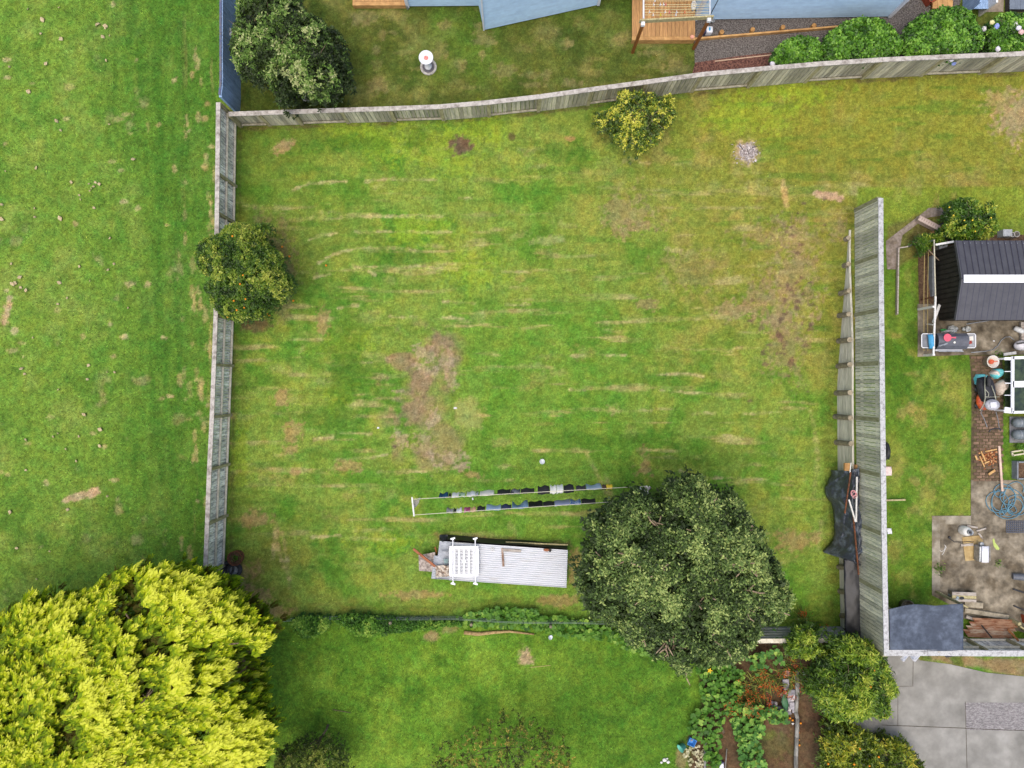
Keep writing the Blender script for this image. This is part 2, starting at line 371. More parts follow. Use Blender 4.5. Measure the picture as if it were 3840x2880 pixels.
stroke([(900, 482), (1310, 470), (1840, 446), (2200, 402), (2600, 352), (3020, 316), (3450, 292), (3840, 276)], 9, (104, 92, 58), 0.75)
stroke([(3188, 800), (3150, 1000), (3118, 1300), (3108, 1700), (3120, 2300)], 26, (108, 112, 44), 0.55)
# random dry scars and bright patches
for k in range(120):
    x = random.uniform(920, 3100); yv = random.uniform(560, 2230)
    if x < 2200 and yv > 2000: continue
    spot(x, yv, random.uniform(12, 46), random.uniform(5, 18), random.choice([STRAW, PALE, PALE, (168, 160, 92)]), random.uniform(0.12, 0.45), 0, 1.5, random.uniform(-12, 12), .7)
for (x, yv, a, b) in [(1440, 540, 95, 60), (1660, 560, 150, 80), (1800, 480, 90, 60), (1290, 480, 80, 40), (2800, 430, 150, 60), (3000, 340, 140, 40), (1265, 1480, 60, 50), (1450, 2040, 90, 26), (905, 1700, 26, 120), (1300, 1290, 80, 60), (1750, 1000, 130, 60), (1560, 870, 120, 50), (2880, 330, 90, 30)]:
    spot(x, yv, a, b, BRIGHT, 0.45, 0, 1.1)
for (x, yv, a, b) in [(1570, 530, 44, 46), (1260, 540, 200, 22), (1290, 1300, 60, 110), (1310, 1420, 90, 90), (2230, 1650, 160, 24), (2480, 1720, 150, 40), (2100, 560, 100, 40), (1480, 960, 110, 26), (1240, 1560, 110, 50)]:
    spot(x, yv, a, b, (74, 118, 34), 0.55, 0, 0.8)
# dirt rectangle, ash heap, worn patches
dp = inpoly([(1560, 1290), (1640, 1240), (1690, 1270), (1705, 1400), (1700, 1500), (1715, 1600), (1730, 1740), (1580, 1752), (1560, 1660), (1570, 1560), (1500, 1500), (1530, 1360)], 22, 40)
paint(dp, (146, 136, 88), 0.3 + 0.5 * sstep(0.36, 0.6, n_mid), 0.4)
paint(inpoly([(1440, 1260), (1560, 1230), (1640, 1230), (1700, 1300), (1560, 1560), (1480, 1700), (1440, 1480)], 40, 60) * sstep(0.46, 0.6, n_mid), DIRT2, 0.65, 0.4)
for (x, yv, a, b) in [(1675, 1340, 26, 55), (1590, 1325, 34, 22), (1690, 1365, 18, 24), (1605, 1395, 34, 20), (1600, 1690, 40, 42), (1680, 1715, 62, 34), (1690, 1420, 16, 40), (1560, 1370, 16, 10), (1498, 1468, 22, 10), (1500, 1650, 22, 30), (1625, 1570, 26, 28), (1730, 1755, 26, 12)]:
    spot(x, yv, a, b, (178, 158, 126) if b < 40 else (168, 150, 116), 0.65, 0.7, 1.3)
spot(1480, 1674, 10, 7, (104, 84, 70), 0.8, 0.5); spot(1760, 1560, 50, 60, PALE, 0.6)
spot(1728, 545, 42, 36, EARTH, 0.95, 0.9, 0.7); spot(1920, 512, 14, 14, (96, 84, 58), 0.8, 0.6); spot(1068, 545, 40, 22, (176, 148, 104), 0.8, 0.5, 0.8, -20)
spot(2800, 575, 48, 46, (190, 168, 128), 0.85, 0.7, 0.5); spot(2804, 568, 32, 30, (196, 188, 186), 0.95, 1.0, 0.35)
spot(2942, 722, 12, 48, (196, 172, 108), 0.85, 0.4, 0.4, -8); spot(3110, 735, 54, 14, (196, 164, 132), 0.9, 0.5, 0.7, 12); spot(2135, 520, 24, 9, (190, 150, 96), 0.7)
for (x, yv, a, b, al) in [(2960, 1060, 80, 120, 0.6), (2900, 1130, 90, 60, 0.55), (2750, 1170, 60, 30, 0.7), (2960, 1290, 60, 120, 0.5), (2350, 800, 100, 60, 0.55), (2900, 880, 90, 40, 0.5), (2600, 1010, 90, 60, 0.35), (2420, 1140, 30, 20, 0.6), (3000, 900, 60, 60, 0.4), (3150, 840, 30, 40, 0.6), (2410, 850, 60, 20, 0.5)]:
    spot(x, yv, a, b, (158, 140, 98), al, 0.4, 1.3)
for k in range(60): spot(random.gauss(2960, 60), random.gauss(1180, 170), random.uniform(5, 14), random.uniform(4, 9), EARTH, 0.65, 0.5, 0.9)
spot(3825, 450, 84, 80, (172, 150, 112), 0.8, 0.6, 1.0); spot(3760, 380, 60, 50, (176, 156, 104), 0.7, 0.4, 0.8)
for (x, yv, a, b) in [(955, 1945, 44, 26), (2990, 2020, 60, 34), (880, 2150, 90, 40), (950, 2240, 70, 40), (1030, 2290, 60, 22), (1100, 1620, 36, 34), (1090, 1690, 30, 20), (1060, 1480, 24, 34), (1110, 1770, 24, 10), (1310, 1750, 40, 20), (1210, 1210, 24, 40), (2420, 1740, 36, 44), (1760, 1780, 36, 14), (1560, 2230, 120, 14), (2100, 2250, 60, 20), (2160, 2140, 30, 60)]:
    spot(x, yv, a, b, (172, 140, 98), 0.6, 0.35, 0.9)
stroke([(1100, 2262), (1500, 2272), (2050, 2266), (2200, 2250)], 34, (122, 116, 58), 0.45)
stroke([(1640, 2012), (2130, 2038)], 14, (128, 104, 72), 0.7)
# dry soil under the orange tree, bare ground by the fence corner
spot(1040, 930, 60, 110, (140, 122, 86), 0.6, 0.4, 0.9, -35); spot(960, 1215, 60, 30, (116, 92, 68), 0.8, 0.6); spot(1060, 1150, 40, 60, (150, 132, 96), 0.5)
spot(2330, 360, 90, 20, (112, 94, 66), 0.7, 0.5); spot(2310, 500, 70, 40, (110, 110, 56), 0.5)
spot(920, 2510, 40, 60, (122, 96, 72), 0.9, 0.7, 0.7); spot(1010, 2350, 50, 20, (128, 92, 66), 0.8, 0.7)
spot(1970, 2468, 20, 34, (184, 160, 124), 0.9, 0.5, 0.8, -15); spot(1620, 2385, 28, 18, (180, 148, 110), 0.7, 0.4); spot(1690, 2360, 30, 16, (164, 140, 100), 0.5)
spot(2560, 2840, 20, 50, (160, 132, 100), 0.6, 0.4)
# field: worn pale streaks
for (x, yv, a, b, r) in [(300, 1860, 60, 12, -18), (350, 1850, 26, 14, -30), (25, 1165, 14, 46, 8)]:
    spot(x, yv, a, b, (206, 176, 138), 0.8, 0.4, 0.8, r)
for k in range(50): spot(random.uniform(0, 800), random.uniform(0, 2100), random.uniform(6, 18), random.uniform(5, 12), random.choice([(196, 180, 130), (182, 172, 112)]), random.uniform(0.4, 0.8), 0, 0.9)
for k in range(60): spot(random.gauss(740, 50), random.uniform(200, 2080), random.uniform(5, 10), random.uniform(10, 34), (182, 168, 110), random.uniform(0.3, 0.75), 0, 0.9)
for k in range(70): spot(random.uniform(1340, 2600), random.uniform(20, 330), random.uniform(14, 50), random.uniform(8, 26), random.choice([(138, 134, 76), (146, 138, 88), (84, 100, 40)]), random.uniform(0.3, 0.6), 0, 0.9)
for k in range(70): spot(random.uniform(3340, 3620), random.uniform(700, 2240), random.uniform(10, 40), random.uniform(8, 40), random.choice([(150, 150, 72), (164, 148, 84), (80, 118, 34)]), random.uniform(0.3, 0.6), 0, 0.9)
# soil beds at the lower right and the garden
SOIL = inpoly([(2600, 2470), (2760, 2395), (2860, 2390), (3260, 2420), (3200, 2560), (3320, 2720), (3340, 60000), (2560, 60000), (2580, 2760), (2640, 2600)], 14, 26)
paint(SOIL, (104, 82, 62), 0.97, 1.0); paint(SOIL * sstep(0.5, 0.7, n_mid), (84, 64, 48), 0.8); paint(SOIL * sstep(0.6, 0.75, n_b2), (142, 116, 88), 0.6)
spot(2900, 2800, 60, 40, (96, 104, 52), 0.4, 0, 0.9); spot(2860, 2755, 50, 16, (100, 120, 50), 0.5)
VERGE = inpoly([(3420, 2445), (3860, 2470), (3860, 2545), (3760, 2530), (3610, 2500), (3500, 2480), (3440, 2470)], 10, 20)
paint(VERGE, (150, 128, 94), 0.9, 0.5); paint(VERGE * sstep(0.48, 0.62, n_mid), (92, 112, 44), 0.9)
GRAVEL_SOIL = inpoly([(3330, 850), (3470, 790), (3560, 800), (3520, 900), (3380, 1000), (3330, 1010)], 10, 16)
paint(GRAVEL_SOIL, (120, 116, 62), 0.8, 0.4)
stroke([(3400, 900), (3450, 1000), (3470, 1300)], 30, (118, 116, 58), 0.6)
spot(3470, 880, 60, 40, (96, 86, 50), 0.7, 0.4)
_g = (0.62 + 0.76 * fbm(GX / 0.12 + 70, GY / 0.12 + 70, 7, 3)) * (0.90 + 0.20 * fbm(GX / 0.5 + 30, GY / 0.5 + 30, 2, 3))
_h = (fbm(GX / 0.3 + 90, GY / 0.3 + 90, 11, 3) - 0.5) * 0.36
COLR = COLR * (0.81 * _g)[..., None] * np.stack([1 + _h, 1 + 0.1 * _h, 1 - 0.5 * _h], -1)
_l = (COLR @ np.array([.3, .6, .1]))[..., None]; COLR = _l + (COLR - _l) * 0.98; COLR[..., 0] *= 1.03
COLR = np.clip(COLR, 0.004, 0.9)

def ground_mat():
    m = bpy.data.materials.new('lawn'); m.use_nodes = True; nt = m.node_tree; p = nt.nodes['Principled BSDF']; lk = nt.links.new
    at = nd(nt, 'Attribute', attribute_name='Col'); tc = nd(nt, 'TexCoord')
    def noise(s, d): n = nd(nt, 'TexNoise'); n.inputs['Scale'].default_value = s; n.inputs['Detail'].default_value = d; n.inputs['Roughness'].default_value = 0.7; lk(tc.outputs['Object'], n.inputs['Vector']); return n
    a, b, e = noise(11, 6), noise(34, 3), noise(3.1, 5)
    s1 = nd(nt, 'MapRange'); s1.inputs[1].default_value = 0.3; s1.inputs[2].default_value = 0.7; s1.inputs[3].default_value = 0.62; s1.inputs[4].default_value = 1.36; lk(a.outputs[0], s1.inputs[0])
    s2 = nd(nt, 'MapRange'); s2.inputs[1].default_value = 0.3; s2.inputs[2].default_value = 0.7; s2.inputs[3].default_value = 0.68; s2.inputs[4].default_value = 1.3; lk(b.outputs[0], s2.inputs[0])
    mu = nd(nt, 'Math', operation='MULTIPLY'); lk(s1.outputs[0], mu.inputs[0]); lk(s2.outputs[0], mu.inputs[1])
    sc = nd(nt, 'VectorMath', operation='SCALE'); lk(at.outputs['Color'], sc.inputs[0]); lk(mu.outputs[0], sc.inputs['Scale'])
    hs = nd(nt, 'HueSaturation'); hr = nd(nt, 'MapRange'); hr.inputs[1].default_value = 0.3; hr.inputs[2].default_value = 0.7; hr.inputs[3].default_value = 0.486; hr.inputs[4].default_value = 0.514
    lk(e.outputs[0], hr.inputs[0]); lk(hr.outputs[0], hs.inputs['Hue']); lk(sc.outputs[0], hs.inputs['Color'])
    lk(hs.outputs[0], p.inputs['Base Color']); p.inputs['Roughness'].default_value = 0.95; p.inputs['Specular IOR Level'].default_value = 0.1
    bp = nd(nt, 'Bump'); bp.inputs['Strength'].default_value = 0.7; bp.inputs['Distance'].default_value = 0.03; lk(a.outputs[0], bp.inputs['Height']); lk(bp.outputs[0], p.inputs['Normal'])
    return m
nx, ny = SH
ii, jj = np.meshgrid(np.arange(nx - 1), np.arange(ny - 1), indexing='ij'); q = (ii * ny + jj).ravel()
mesh_np('ground', np.c_[GX.ravel(), GY.ravel(), GZ.ravel()], 4, np.stack([q, q + ny, q + ny + 1, q + 1], 1).ravel(), ground_mat(), colors=('POINT', COLR.reshape(-1, 3)), smooth=True)['kind'] = 'structure'

# ---- paved and bare sheets a few millimetres above the ground
def sheet_px(name, poly, m, dz=0.006, kind='structure', step=None):
    """ground sheet over a pixel polygon, following the terrain"""
    import bmesh
    pts = [G(x, y) for x, y in poly]; bm = bmesh.new(); bm.faces.new([bm.verts.new((p.x, p.y, 0)) for p in pts])
    xs = [p.x for p in pts]; ys = [p.y for p in pts]
    for ax, lo, hi in ((0, min(xs), max(xs)), (1, min(ys), max(ys))):
        c = math.floor(lo / 0.3) * 0.3 + 0.3
        while c < hi and max(xs) > 12:
            co = (c, 0, 0) if ax == 0 else (0, c, 0); no = (1, 0, 0) if ax == 0 else (0, 1, 0)
            bmesh.ops.bisect_plane(bm, geom=bm.verts[:] + bm.edges[:] + bm.faces[:], plane_co=co, plane_no=no); c += 0.3
    bmesh.ops.recalc_face_normals(bm, faces=bm.faces[:])
    for v in bm.verts: v.co.z = float(gz(v.co.x, v.co.y)) + dz
    me = bpy.data.meshes.new(name); bm.to_mesh(me); bm.free()
    if me.polygons and me.polygons[0].normal.z < 0: me.flip_normals()
    o = link(name, me, m); o['kind'] = kind; return o
# ------------------------------------------------------------------ materials
PALING = mat('weathered_paling', L(192, 184, 160), 0.85, L(146, 144, 130), 0.18, 1.6, 0.36, 0.25, st=(9, 9, 0.9), m2=(0.44, 0.68))
PALING_L = mat('weathered_paling_light', L(250, 246, 236), 0.85, L(152, 152, 152), 0.22, 2.2, 0.3, 0.25, st=(7, 7, 1.2), m2=(0.46, 0.64))
PALING_G = mat('greenish_paling', L(204, 202, 178), 0.85, L(156, 160, 148), 0.2, 1.8, 0.34, 0.3, st=(9, 9, 1.6), m2=(0.42, 0.66))
POSTW = mat('fence_post_timber', L(178, 170, 132), 0.85, L(140, 132, 100), 0.15, 3, 0.08, 0.3, st=(6, 6, 1))
POSTG = mat('green_post', L(150, 150, 118), 0.85, L(122, 122, 92), 0.15, 3, 0.08, 0.3, st=(6, 6, 1))
CAPW = mat('lichen_cap', L(184, 178, 170), 0.9, L(138, 130, 122), 0.18, 5, 0.08, 0.3, st=(1, 1, 1), m2=(0.46, 0.66))
CAPR = mat('pale_cap', L(188, 188, 188), 0.85, L(140, 138, 138), 0.2, 9, 0.06, 0.3, m2=(0.5, 0.66))
RAILW = mat('pale_rail', L(222, 214, 194), 0.85, L(196, 188, 166), 0.15, 3, 0.06, 0.2, st=(2, 2, 6))
RAILD = mat('weathered_rail', L(176, 170, 150), 0.85, L(140, 134, 116), 0.15, 3, 0.1, 0.2, st=(2, 2, 6))
BLUEP = mat('blue_fence_paint', L(150, 178, 214), 0.6, L(126, 154, 190), 0.12, 2, 0.10, 0.15, st=(6, 6, 1))
BLUE_D = mat('dark_blue_cap', L(86, 92, 122), 0.7, L(110, 106, 108), 0.2, 6, 0.05)
WEATHERB = mat('pale_blue_weatherboard', L(196, 226, 250), 0.5, L(184, 214, 240), 0.05, 2, 0.03, 0.05)
WHITE = mat('white_paint', L(232, 234, 238), 0.5, L(214, 216, 220), 0.06, 4, 0.0)
WHITE_R = mat('dirty_white_timber', L(222, 220, 216), 0.7, L(168, 164, 156), 0.1, 8, 0.05, m2=(0.55, 0.75))
DECK = mat('deck_timber', L(196, 150, 96), 0.65, L(166, 124, 82), 0.14, 2.5, 0.16, 0.15, st=(7, 0.8, 7))
DECK_N = mat('new_timber', L(206, 162, 104), 0.65, L(178, 134, 84), 0.12, 3, 0.08, 0.15)
POSTB = mat('stained_post', L(150, 96, 48), 0.6, L(124, 76, 38), 0.15, 4, 0.05, 0.15, st=(6, 6, 1))
TREATED = mat('treated_timber', L(186, 176, 132), 0.75, L(158, 146, 106), 0.14, 4, 0.08, 0.2, st=(3, 3, 3))
LOGW = mat('retaining_log', L(138, 128, 104), 0.9, L(102, 96, 82), 0.25, 6, 0.12, 0.5, st=(2, 2, 1))
LOGEND = mat('log_end_grain', L(176, 164, 140), 0.9, L(140, 130, 110), 0.2, 12, 0.1, 0.3)
RETPL = mat('retaining_plank', L(212, 208, 192), 0.85, L(178, 174, 158), 0.14, 2, 0.08, 0.25, st=(8, 0.7, 8))
CONC = mat('old_concrete', L(148, 138, 120), 0.95, L(92, 82, 66), 0.42, 1.5, 0, 0.5, bs=40, m2=(0.36, 0.62), det=9)
DRIVE = mat('driveway_concrete', L(156, 154, 148), 0.92, L(124, 122, 116), 0.14, 0.9, 0.04, 0.35, bs=60, m2=(0.35, 0.65), det=9)
DRIVE_R = mat('brushed_concrete', L(152, 148, 148), 0.95, L(118, 114, 114), 0.34, 9, 0, 0.8, bs=50, st=(1, 2.2, 1), det=8)
BRICKP = mat('old_brick_path', L(124, 100, 82), 0.95, L(84, 70, 54), 0.3, 2, 0.25, 0.6, bs=40)
MOSSY = mat('mossy_joint', L(96, 88, 56), 0.95, L(76, 66, 48), 0.3, 4, 0, 0.5)
GRAVELM = mat('gravel', L(126, 120, 116), 0.95, L(72, 66, 62), 0.45, 22, 0, 1.0, bs=45, m2=(0.4, 0.6))
MULCHM = mat('bark_mulch', L(126, 88, 76), 0.95, L(72, 46, 42), 0.45, 16, 0, 1.0, bs=35, m2=(0.42, 0.6))
TARP = mat('black_plastic_sheet', L(54, 59, 68), 0.35, L(104, 114, 126), 0.25, 3.5, 0, 0.6, spec=0.5, m2=(0.5, 0.72), bs=12)  # paler second colour paints crease highlights into the black plastic
TARP_D = mat('dark_plastic_strip', L(20, 21, 25), 0.5, L(34, 36, 42), 0.2, 3, 0, 0.3, spec=0.5, bs=12)
CANOPY = mat('faded_shade_cloth', L(70, 78, 92), 0.8, L(98, 108, 124), 0.14, 2.6, 0, 0.3, m2=(0.42, 0.66), bs=60)
STEELR = mat('charcoal_roof_steel', L(72, 72, 78), 0.5, L(64, 64, 71), 0.06, 3, 0.05, spec=0.5)
BLACKW = mat('black_cladding', L(54, 50, 46), 0.6, L(40, 37, 34), 0.15, 3, 0.12)
BLACK = mat('black_plastic', L(40, 41, 46), 0.5, L(52, 53, 58), 0.15, 5)
GREYP = mat('grey_plastic', L(128, 132, 138), 0.55, L(112, 116, 122), 0.1, 6)
GREYM = mat('galvanised_metal', L(168, 172, 176), 0.35, L(140, 144, 148), 0.12, 8, metal=0.5)
DGREY = mat('dark_grey_enamel', L(92, 94, 102), 0.4, L(78, 80, 88), 0.1, 5, spec=0.5)
RUST = mat('rusty_steel', L(120, 74, 48), 0.85, L(84, 54, 40), 0.25, 9, 0.1, 0.3)
ORANGEP = mat('orange_enamel', L(214, 96, 48), 0.4, L(180, 70, 40), 0.1, 7, spec=0.5)
SOILM = mat('soil', L(84, 64, 48), 0.95, L(112, 90, 68), 0.3, 12, 0, 0.6)

# ------------------------------------------------------------------ paving and beds
sheet_px('gravel_bed', [(2600, 74), (3330, 60), (3440, -120), (3640, -120), (3560, 140), (3100, 225), (2606, 262)], GRAVELM, 0.008)
sheet_px('mulch_bed', [(2606, 236), (2760, 212), (2900, 196), (3110, 190), (3300, 200), (3840, 150), (3840, 215), (3054, 262), (2840, 278), (2590, 298)], MULCHM, 0.016)
sheet_px('driveway', [(3170, 2446), (3420, 2446), (3450, 2476), (3560, 2490), (3700, 2522), (3990, 2552), (3990, 3060), (3200, 3060)], DRIVE, 0.008)
sheet_px('driveway_patch', [(3616, 2634), (3990, 2634), (3990, 2744), (3622, 2736)], DRIVE_R, 0.012)
CRACK = mat('joint_dirt', L(92, 86, 76), 0.95, L(70, 64, 56), 0.2, 8)  # dark dirt lines in the driveway joints
for a, b2, wd in [((3306, 2718), (3620, 2730), .022), ((3620, 2731), (3985, 2744), .022), ((3619, 2630), (3628, 2985), .018), ((3424, 2450), (3422, 2570), .016), ((3340, 2574), (3424, 2572), .012), ((3366, 2580), (3366, 2718), .014)]:
    p, q = G(*a, 0.0135), G(*b2, 0.0135); MB().bar(p, q, wd, 0.003).build('driveway_joint', CRACK)['kind'] = 'structure'
sheet_px('patio_slab', [(3494, 1934), (3640, 1934), (3640, 1800), (3990, 1800), (3990, 2400), (3840, 2372), (3760, 2350), (3606, 2318), (3606, 2290), (3494, 2232)], CONC, 0.010)
sheet_px('patio_edge_strip', [(3494, 1934), (3640, 1934), (3640, 1966), (3524, 1966), (3524, 2226), (3494, 2232)], mat('pale_concrete_edge', L(158, 150, 134), 0.95, L(124, 114, 96), 0.22, 2, 0, 0.4, bs=40, det=8), 0.014)
sheet_px('shed_slab', [(3440, 1140), (3560, 1140), (3990, 1140), (3990, 1330), (3640, 1330), (3440, 1338)], CONC, 0.008)
sheet_px('brick_path_base', [(3634, 1330), (3756, 1330), (3756, 1802), (3640, 1802)], MOSSY, 0.006)
sheet_px('shed_base', [(3446, 880), (3990, 880), (3990, 1150), (3446, 1150)], SOILM, 0.006)
sheet_px('concrete_strip', [(3322, 904), (3450, 806), (3482, 780), (3530, 778), (3545, 806), (3470, 818), (3384, 882), (3362, 1010), (3326, 1010)], mat('crumbled_concrete', L(142, 130, 120), 0.95, L(116, 104, 90), 0.25, 4, 0, 0.5, bs=30), 0.010)
b = MB(); rg = random.Random(5)
p0 = G(3640, 1336); p1 = G(3750, 1800); zz = p0.z
yy = p0.y; row = 0
while yy > p1.y:
    xx = p0.x + (0.11 if row % 2 else 0.0)
    while xx < p1.x:
        b.box((xx + 0.1, yy - 0.05, float(gz(xx, yy)) + 0.008), (0.195, 0.095, 0.03), rg.uniform(-0.05, 0.05)); xx += 0.22
    yy -= 0.11; row += 1
b.build('brick_path', BRICKP, bevel=0.006)['kind'] = 'structure'

# ------------------------------------------------------------------ fences
def lerp_poly(pts, x):
    xs = [p[0] for p in pts]; return np.interp(x, xs, [p[1] for p in pts])
def paling_fence(name, label, posts, h, side, mats, bays, pw=0.1, gap=0.006, cap=0.12, rails=(0.12, 0.5), post_d=0.1, rail_w=0.07, poff=None, seed=1, capz=0.035):
    """posts: ground points; h: list of heights; side: +1/-1 which side (left of direction) carries posts and rails;
    bays: per bay 'back' (palings behind the rails) or 'front' (palings over the rails)"""
    rg = random.Random(seed); PM, TM, RM, CM = mats
    base = sum(posts, Vector()) / len(posts); base.z = min(p.z for p in posts)
    t = thing(name, label, 'fence', base)
    n = len(posts)
    for i in range(n - 1):
        a, c = posts[i], posts[i + 1]; d = (c - a); d.z = 0; ln = d.length; d.normalize(); nr = Vector((-d.y, d.x, 0)) * side
        ha, hc = h[i], h[i + 1]; bay = bays[i % len(bays)]
        off = nr * (poff if poff is not None else post_d * 0.5 + 0.012) if bay == 'front' else nr * -(post_d * 0.5 + 0.012)
        m = MB(); k = int(round(ln / (pw + gap))); stp = ln / k
        for j in range(k):
            u = (j + 0.5) * stp; f = u / ln; q = a.lerp(c, f) + off; q.z = float(a.z + (c.z - a.z) * f)
            hh = ha + (hc - ha) * f - 0.012; jit = rg.uniform(-0.003, 0.003)
            m.bar(q + nr * jit + Vector((0, 0, 0.03)), q + nr * jit + Vector((0, 0, hh)), 0.018, pw - rg.uniform(0, 0.006), up=d)
        m.build('paling_panel', PM, t)
        for r_ in rails:
            za = r_ * ha if r_ <= 1 else r_; zc = r_ * hc
            ofr = Vector((0, 0, 0)) + (nr * 0.0)
            p = a + d * (post_d * 0.5) + ofr + Vector((0, 0, za)); q = c - d * (post_d * 0.5) + ofr + Vector((0, 0, zc))
            MB().bar(p, q, rail_w if bay == 'back' else post_d * 0.6, 0.045).build('rail', RM, t)
        if cap:
            p = a + Vector((0, 0, ha + 0.005)); q = c + Vector((0, 0, hc + 0.005))
            MB().bar(p, q - d * 0.006, cap, capz).build('cap_rail', CM, t)
    for i in range(n):
        a = posts[i]; d = (posts[min(i + 1, n - 1)] - posts[max(i - 1, 0)]); rz = math.atan2(d.y, d.x)
        MB().box(a + Vector((0, 0, h[i] / 2 - 0.08)), (post_d, post_d, h[i] - 0.16 + 0.14), rz).build('fence_post', TM, t)
    return t
# left boundary fence: base line (right edge on the lawn side), posts where they stand
lb = [(430, 896), (480, 894), (1215, 885), (1736, 865), (2120, 850)]
ly = [452, 700, 838, 1020, 1200, 1372, 1556, 1740, 1932, 2116]
paling_fence('boundary_fence', 'long weathered grey paling fence between the field and the lawn, orange tree over it', [G(float(lerp_poly(lb, v)) - 6, v) for v in ly],
             [1.72, 1.7, 1.7, 1.7, 1.7, 1.7, 1.7, 1.75, 1.75, 1.75], 1, (PALING_L, POSTW, RAILW, CAPW), ['back'], rails=(0.1, 0.52, 0.93), cap=0.15, seed=3)
# blue painted fence (upper left)
paling_fence('blue_fence', 'blue painted paling fence running up from the grey fences beside the neighbour tree', [G(893, 424), G(897, 384), G(897, 205), G(897, 20), G(897, -150)], [1.72] * 5, 1,
             (BLUEP, BLUEP, BLUEP, BLUE_D), ['back'], rails=(0.1, 0.52, 0.9), cap=0.07, seed=4)
tx = [904, 1012, 1133, 1307, 1482, 1663, 1835, 2019, 2204, 2397, 2592, 2804, 3017, 3232, 3452, 3674, 3900]
tbot = [(899, 478), (1307, 464), (1663, 453.5), (1835, 440), (2019, 421), (2204, 397), (2397, 373), (2592, 348), (2804, 330), (3017, 312), (3232, 298), (3452, 288), (3674, 279), (3840, 270), (3960, 264)]
tp = [G(v, float(lerp_poly(tbot, v)) - 6) for v in tx]
paling_fence('garden_fence', 'bent grey timber fence with alternating panels below the blue house', tp, [float(np.interp(v, [900, 1500, 2800, 3900], [1.16, 1.18, 1.5, 1.5])) for v in tx], -1,
             (PALING, POSTW, RAILD, CAPW), ['back', 'front'], rails=(0.07, 0.9), cap=0.16, seed=8, pw=0.145, post_d=0.13, gap=0.016, poff=0.035)
rb = [(790, 3210), (1475, 3214), (2083, 3222), (2392, 3229)]
ry = [790, 989, 1182, 1367, 1566, 1760, 1964, 2170, 2390]
paling_fence('tall_fence', 'tall green-grey close boarded fence with pale cap standing on the retaining wall', [G(float(lerp_poly(rb, v)), v) for v in ry], [1.8, 1.78, 1.76, 1.75, 1.75, 1.75, 1.75, 1.75, 1.75], -1,
             (PALING_G, POSTG, RAILW, CAPR), ['front'], rails=(0.2, 0.8), cap=0.17, seed=9, pw=0.12, gap=0.012, post_d=0.15, poff=0.062)
# posts of the tall fence show between the palings
# ------------------------------------------------------------------ retaining wall below the tall fence
rt = thing('retaining_wall', 'timber retaining wall of grey planks held by round leaning log posts', 'retaining wall', G(3190, 1400))
ys = [846, 892, 990, 1090, 1178, 1274, 1367, 1472, 1567, 1664, 1800, 1960, 2120, 2216, 2308, 2376]
def rw_x(Y): return float(np.interp(Y, XR_Y, XR_X)) - 0.075
for lev in range(6):
    m = MB()
    for a, c in zip(ys, ys[1:]):
        Ya = (1440 - a) / 100 * 0.97; Yc = (1440 - c) / 100 * 0.97
        za = float(gz(rw_x(Ya) + 0.5, Ya)) + 0.02; zc = float(gz(rw_x(Yc) + 0.5, Yc)) + 0.02
        t0, t1 = za - 0.2 * lev, zc - 0.2 * lev
        if t1 < 0.02 and t0 < 0.02: continue
        xo = -0.004 * lev
        m.bar((rw_x(Ya) + xo, Ya, t0 - 0.1), (rw_x(Yc) + xo, Yc + 0.004, t1 - 0.1), 0.07, 0.19)
    if m.v: m.build('plank', RETPL, rt)
for top, bot in [((3183, 892), (3172, 897)), ((3183, 990), (3166, 997)), ((3185, 1090), (3152, 1101)), ((3183, 1178), (3147, 1184)), ((3186, 1274), (3145, 1279)), ((3187, 1367), (3142, 1373)),
                 ((3188, 1472), (3136, 1474)), ((3189, 1567), (3132, 1562)), ((3192, 1664), (3136, 1659)), ((3178, 2128), (3146, 2126)), ((3182, 2222), (3150, 2217)), ((3186, 2312), (3156, 2308))]:
    zt = float(gz(12.9, (1440 - top[1]) / 100 * 0.97)) + 0.1 - (0.42 if top[1] > 2000 else 0)
    p, q = P(bot[0], bot[1], 0.0), P(top[0], top[1], zt); q.x = min(q.x, rw_x(q.y) - 0.10)
    o = MB().tube([p - Vector((0, 0, 0.2)), p, p.lerp(q, 0.5), q], [0.098, 0.1, 0.095, 0.092], 14).build('log_post', LOGW, rt, smooth=False, auto=40)
    MB().tube([q, q + (q - p).normalized() * 0.006], 0.09, 14).build('end_grain', LOGEND, o)

# ------------------------------------------------------------------ low timber wall at the bottom of the lawn and boundary fence beyond
t = thing('garden_wall', 'low wall of silvery horizontal planks at the bottom right of the lawn', 'wall', G(3040, 2395))
SILV = mat('silver_plank', L(164, 166, 162), 0.8, L(120, 122, 120), 0.2, 2, 0.12, 0.25, st=(0.8, 8, 8))
A, B_ = P(2850, 2368, 0.0), P(3236, 2352, 0.3); A.z = 0; B_.z = 0
a0 = Vector((8.6, -9.24, 0)); a1 = Vector((12.33, -9.22, 0))
for k in range(5):
    MB().bar(a0 + Vector((0, 0.11 - 0.028 * k, 0.1 + 0.2 * k)), a1 + Vector((0, 0.11 - 0.028 * k, 0.1 + 0.2 * k)), 0.05, 0.192).build('plank', SILV, t)
MB().bar(a0 + Vector((-.05, -0.03, 1.02)), a1 + Vector((0, -0.03, 1.02)), 0.16, 0.04).build('cap_board', RAILW, t)
for f in (0.02, 0.5, 0.98): p = a0.lerp(a1, f); MB().box((p.x, p.y - 0.16, 0.5), (0.1, 0.1, 1.0)).build('post', POSTW, t)

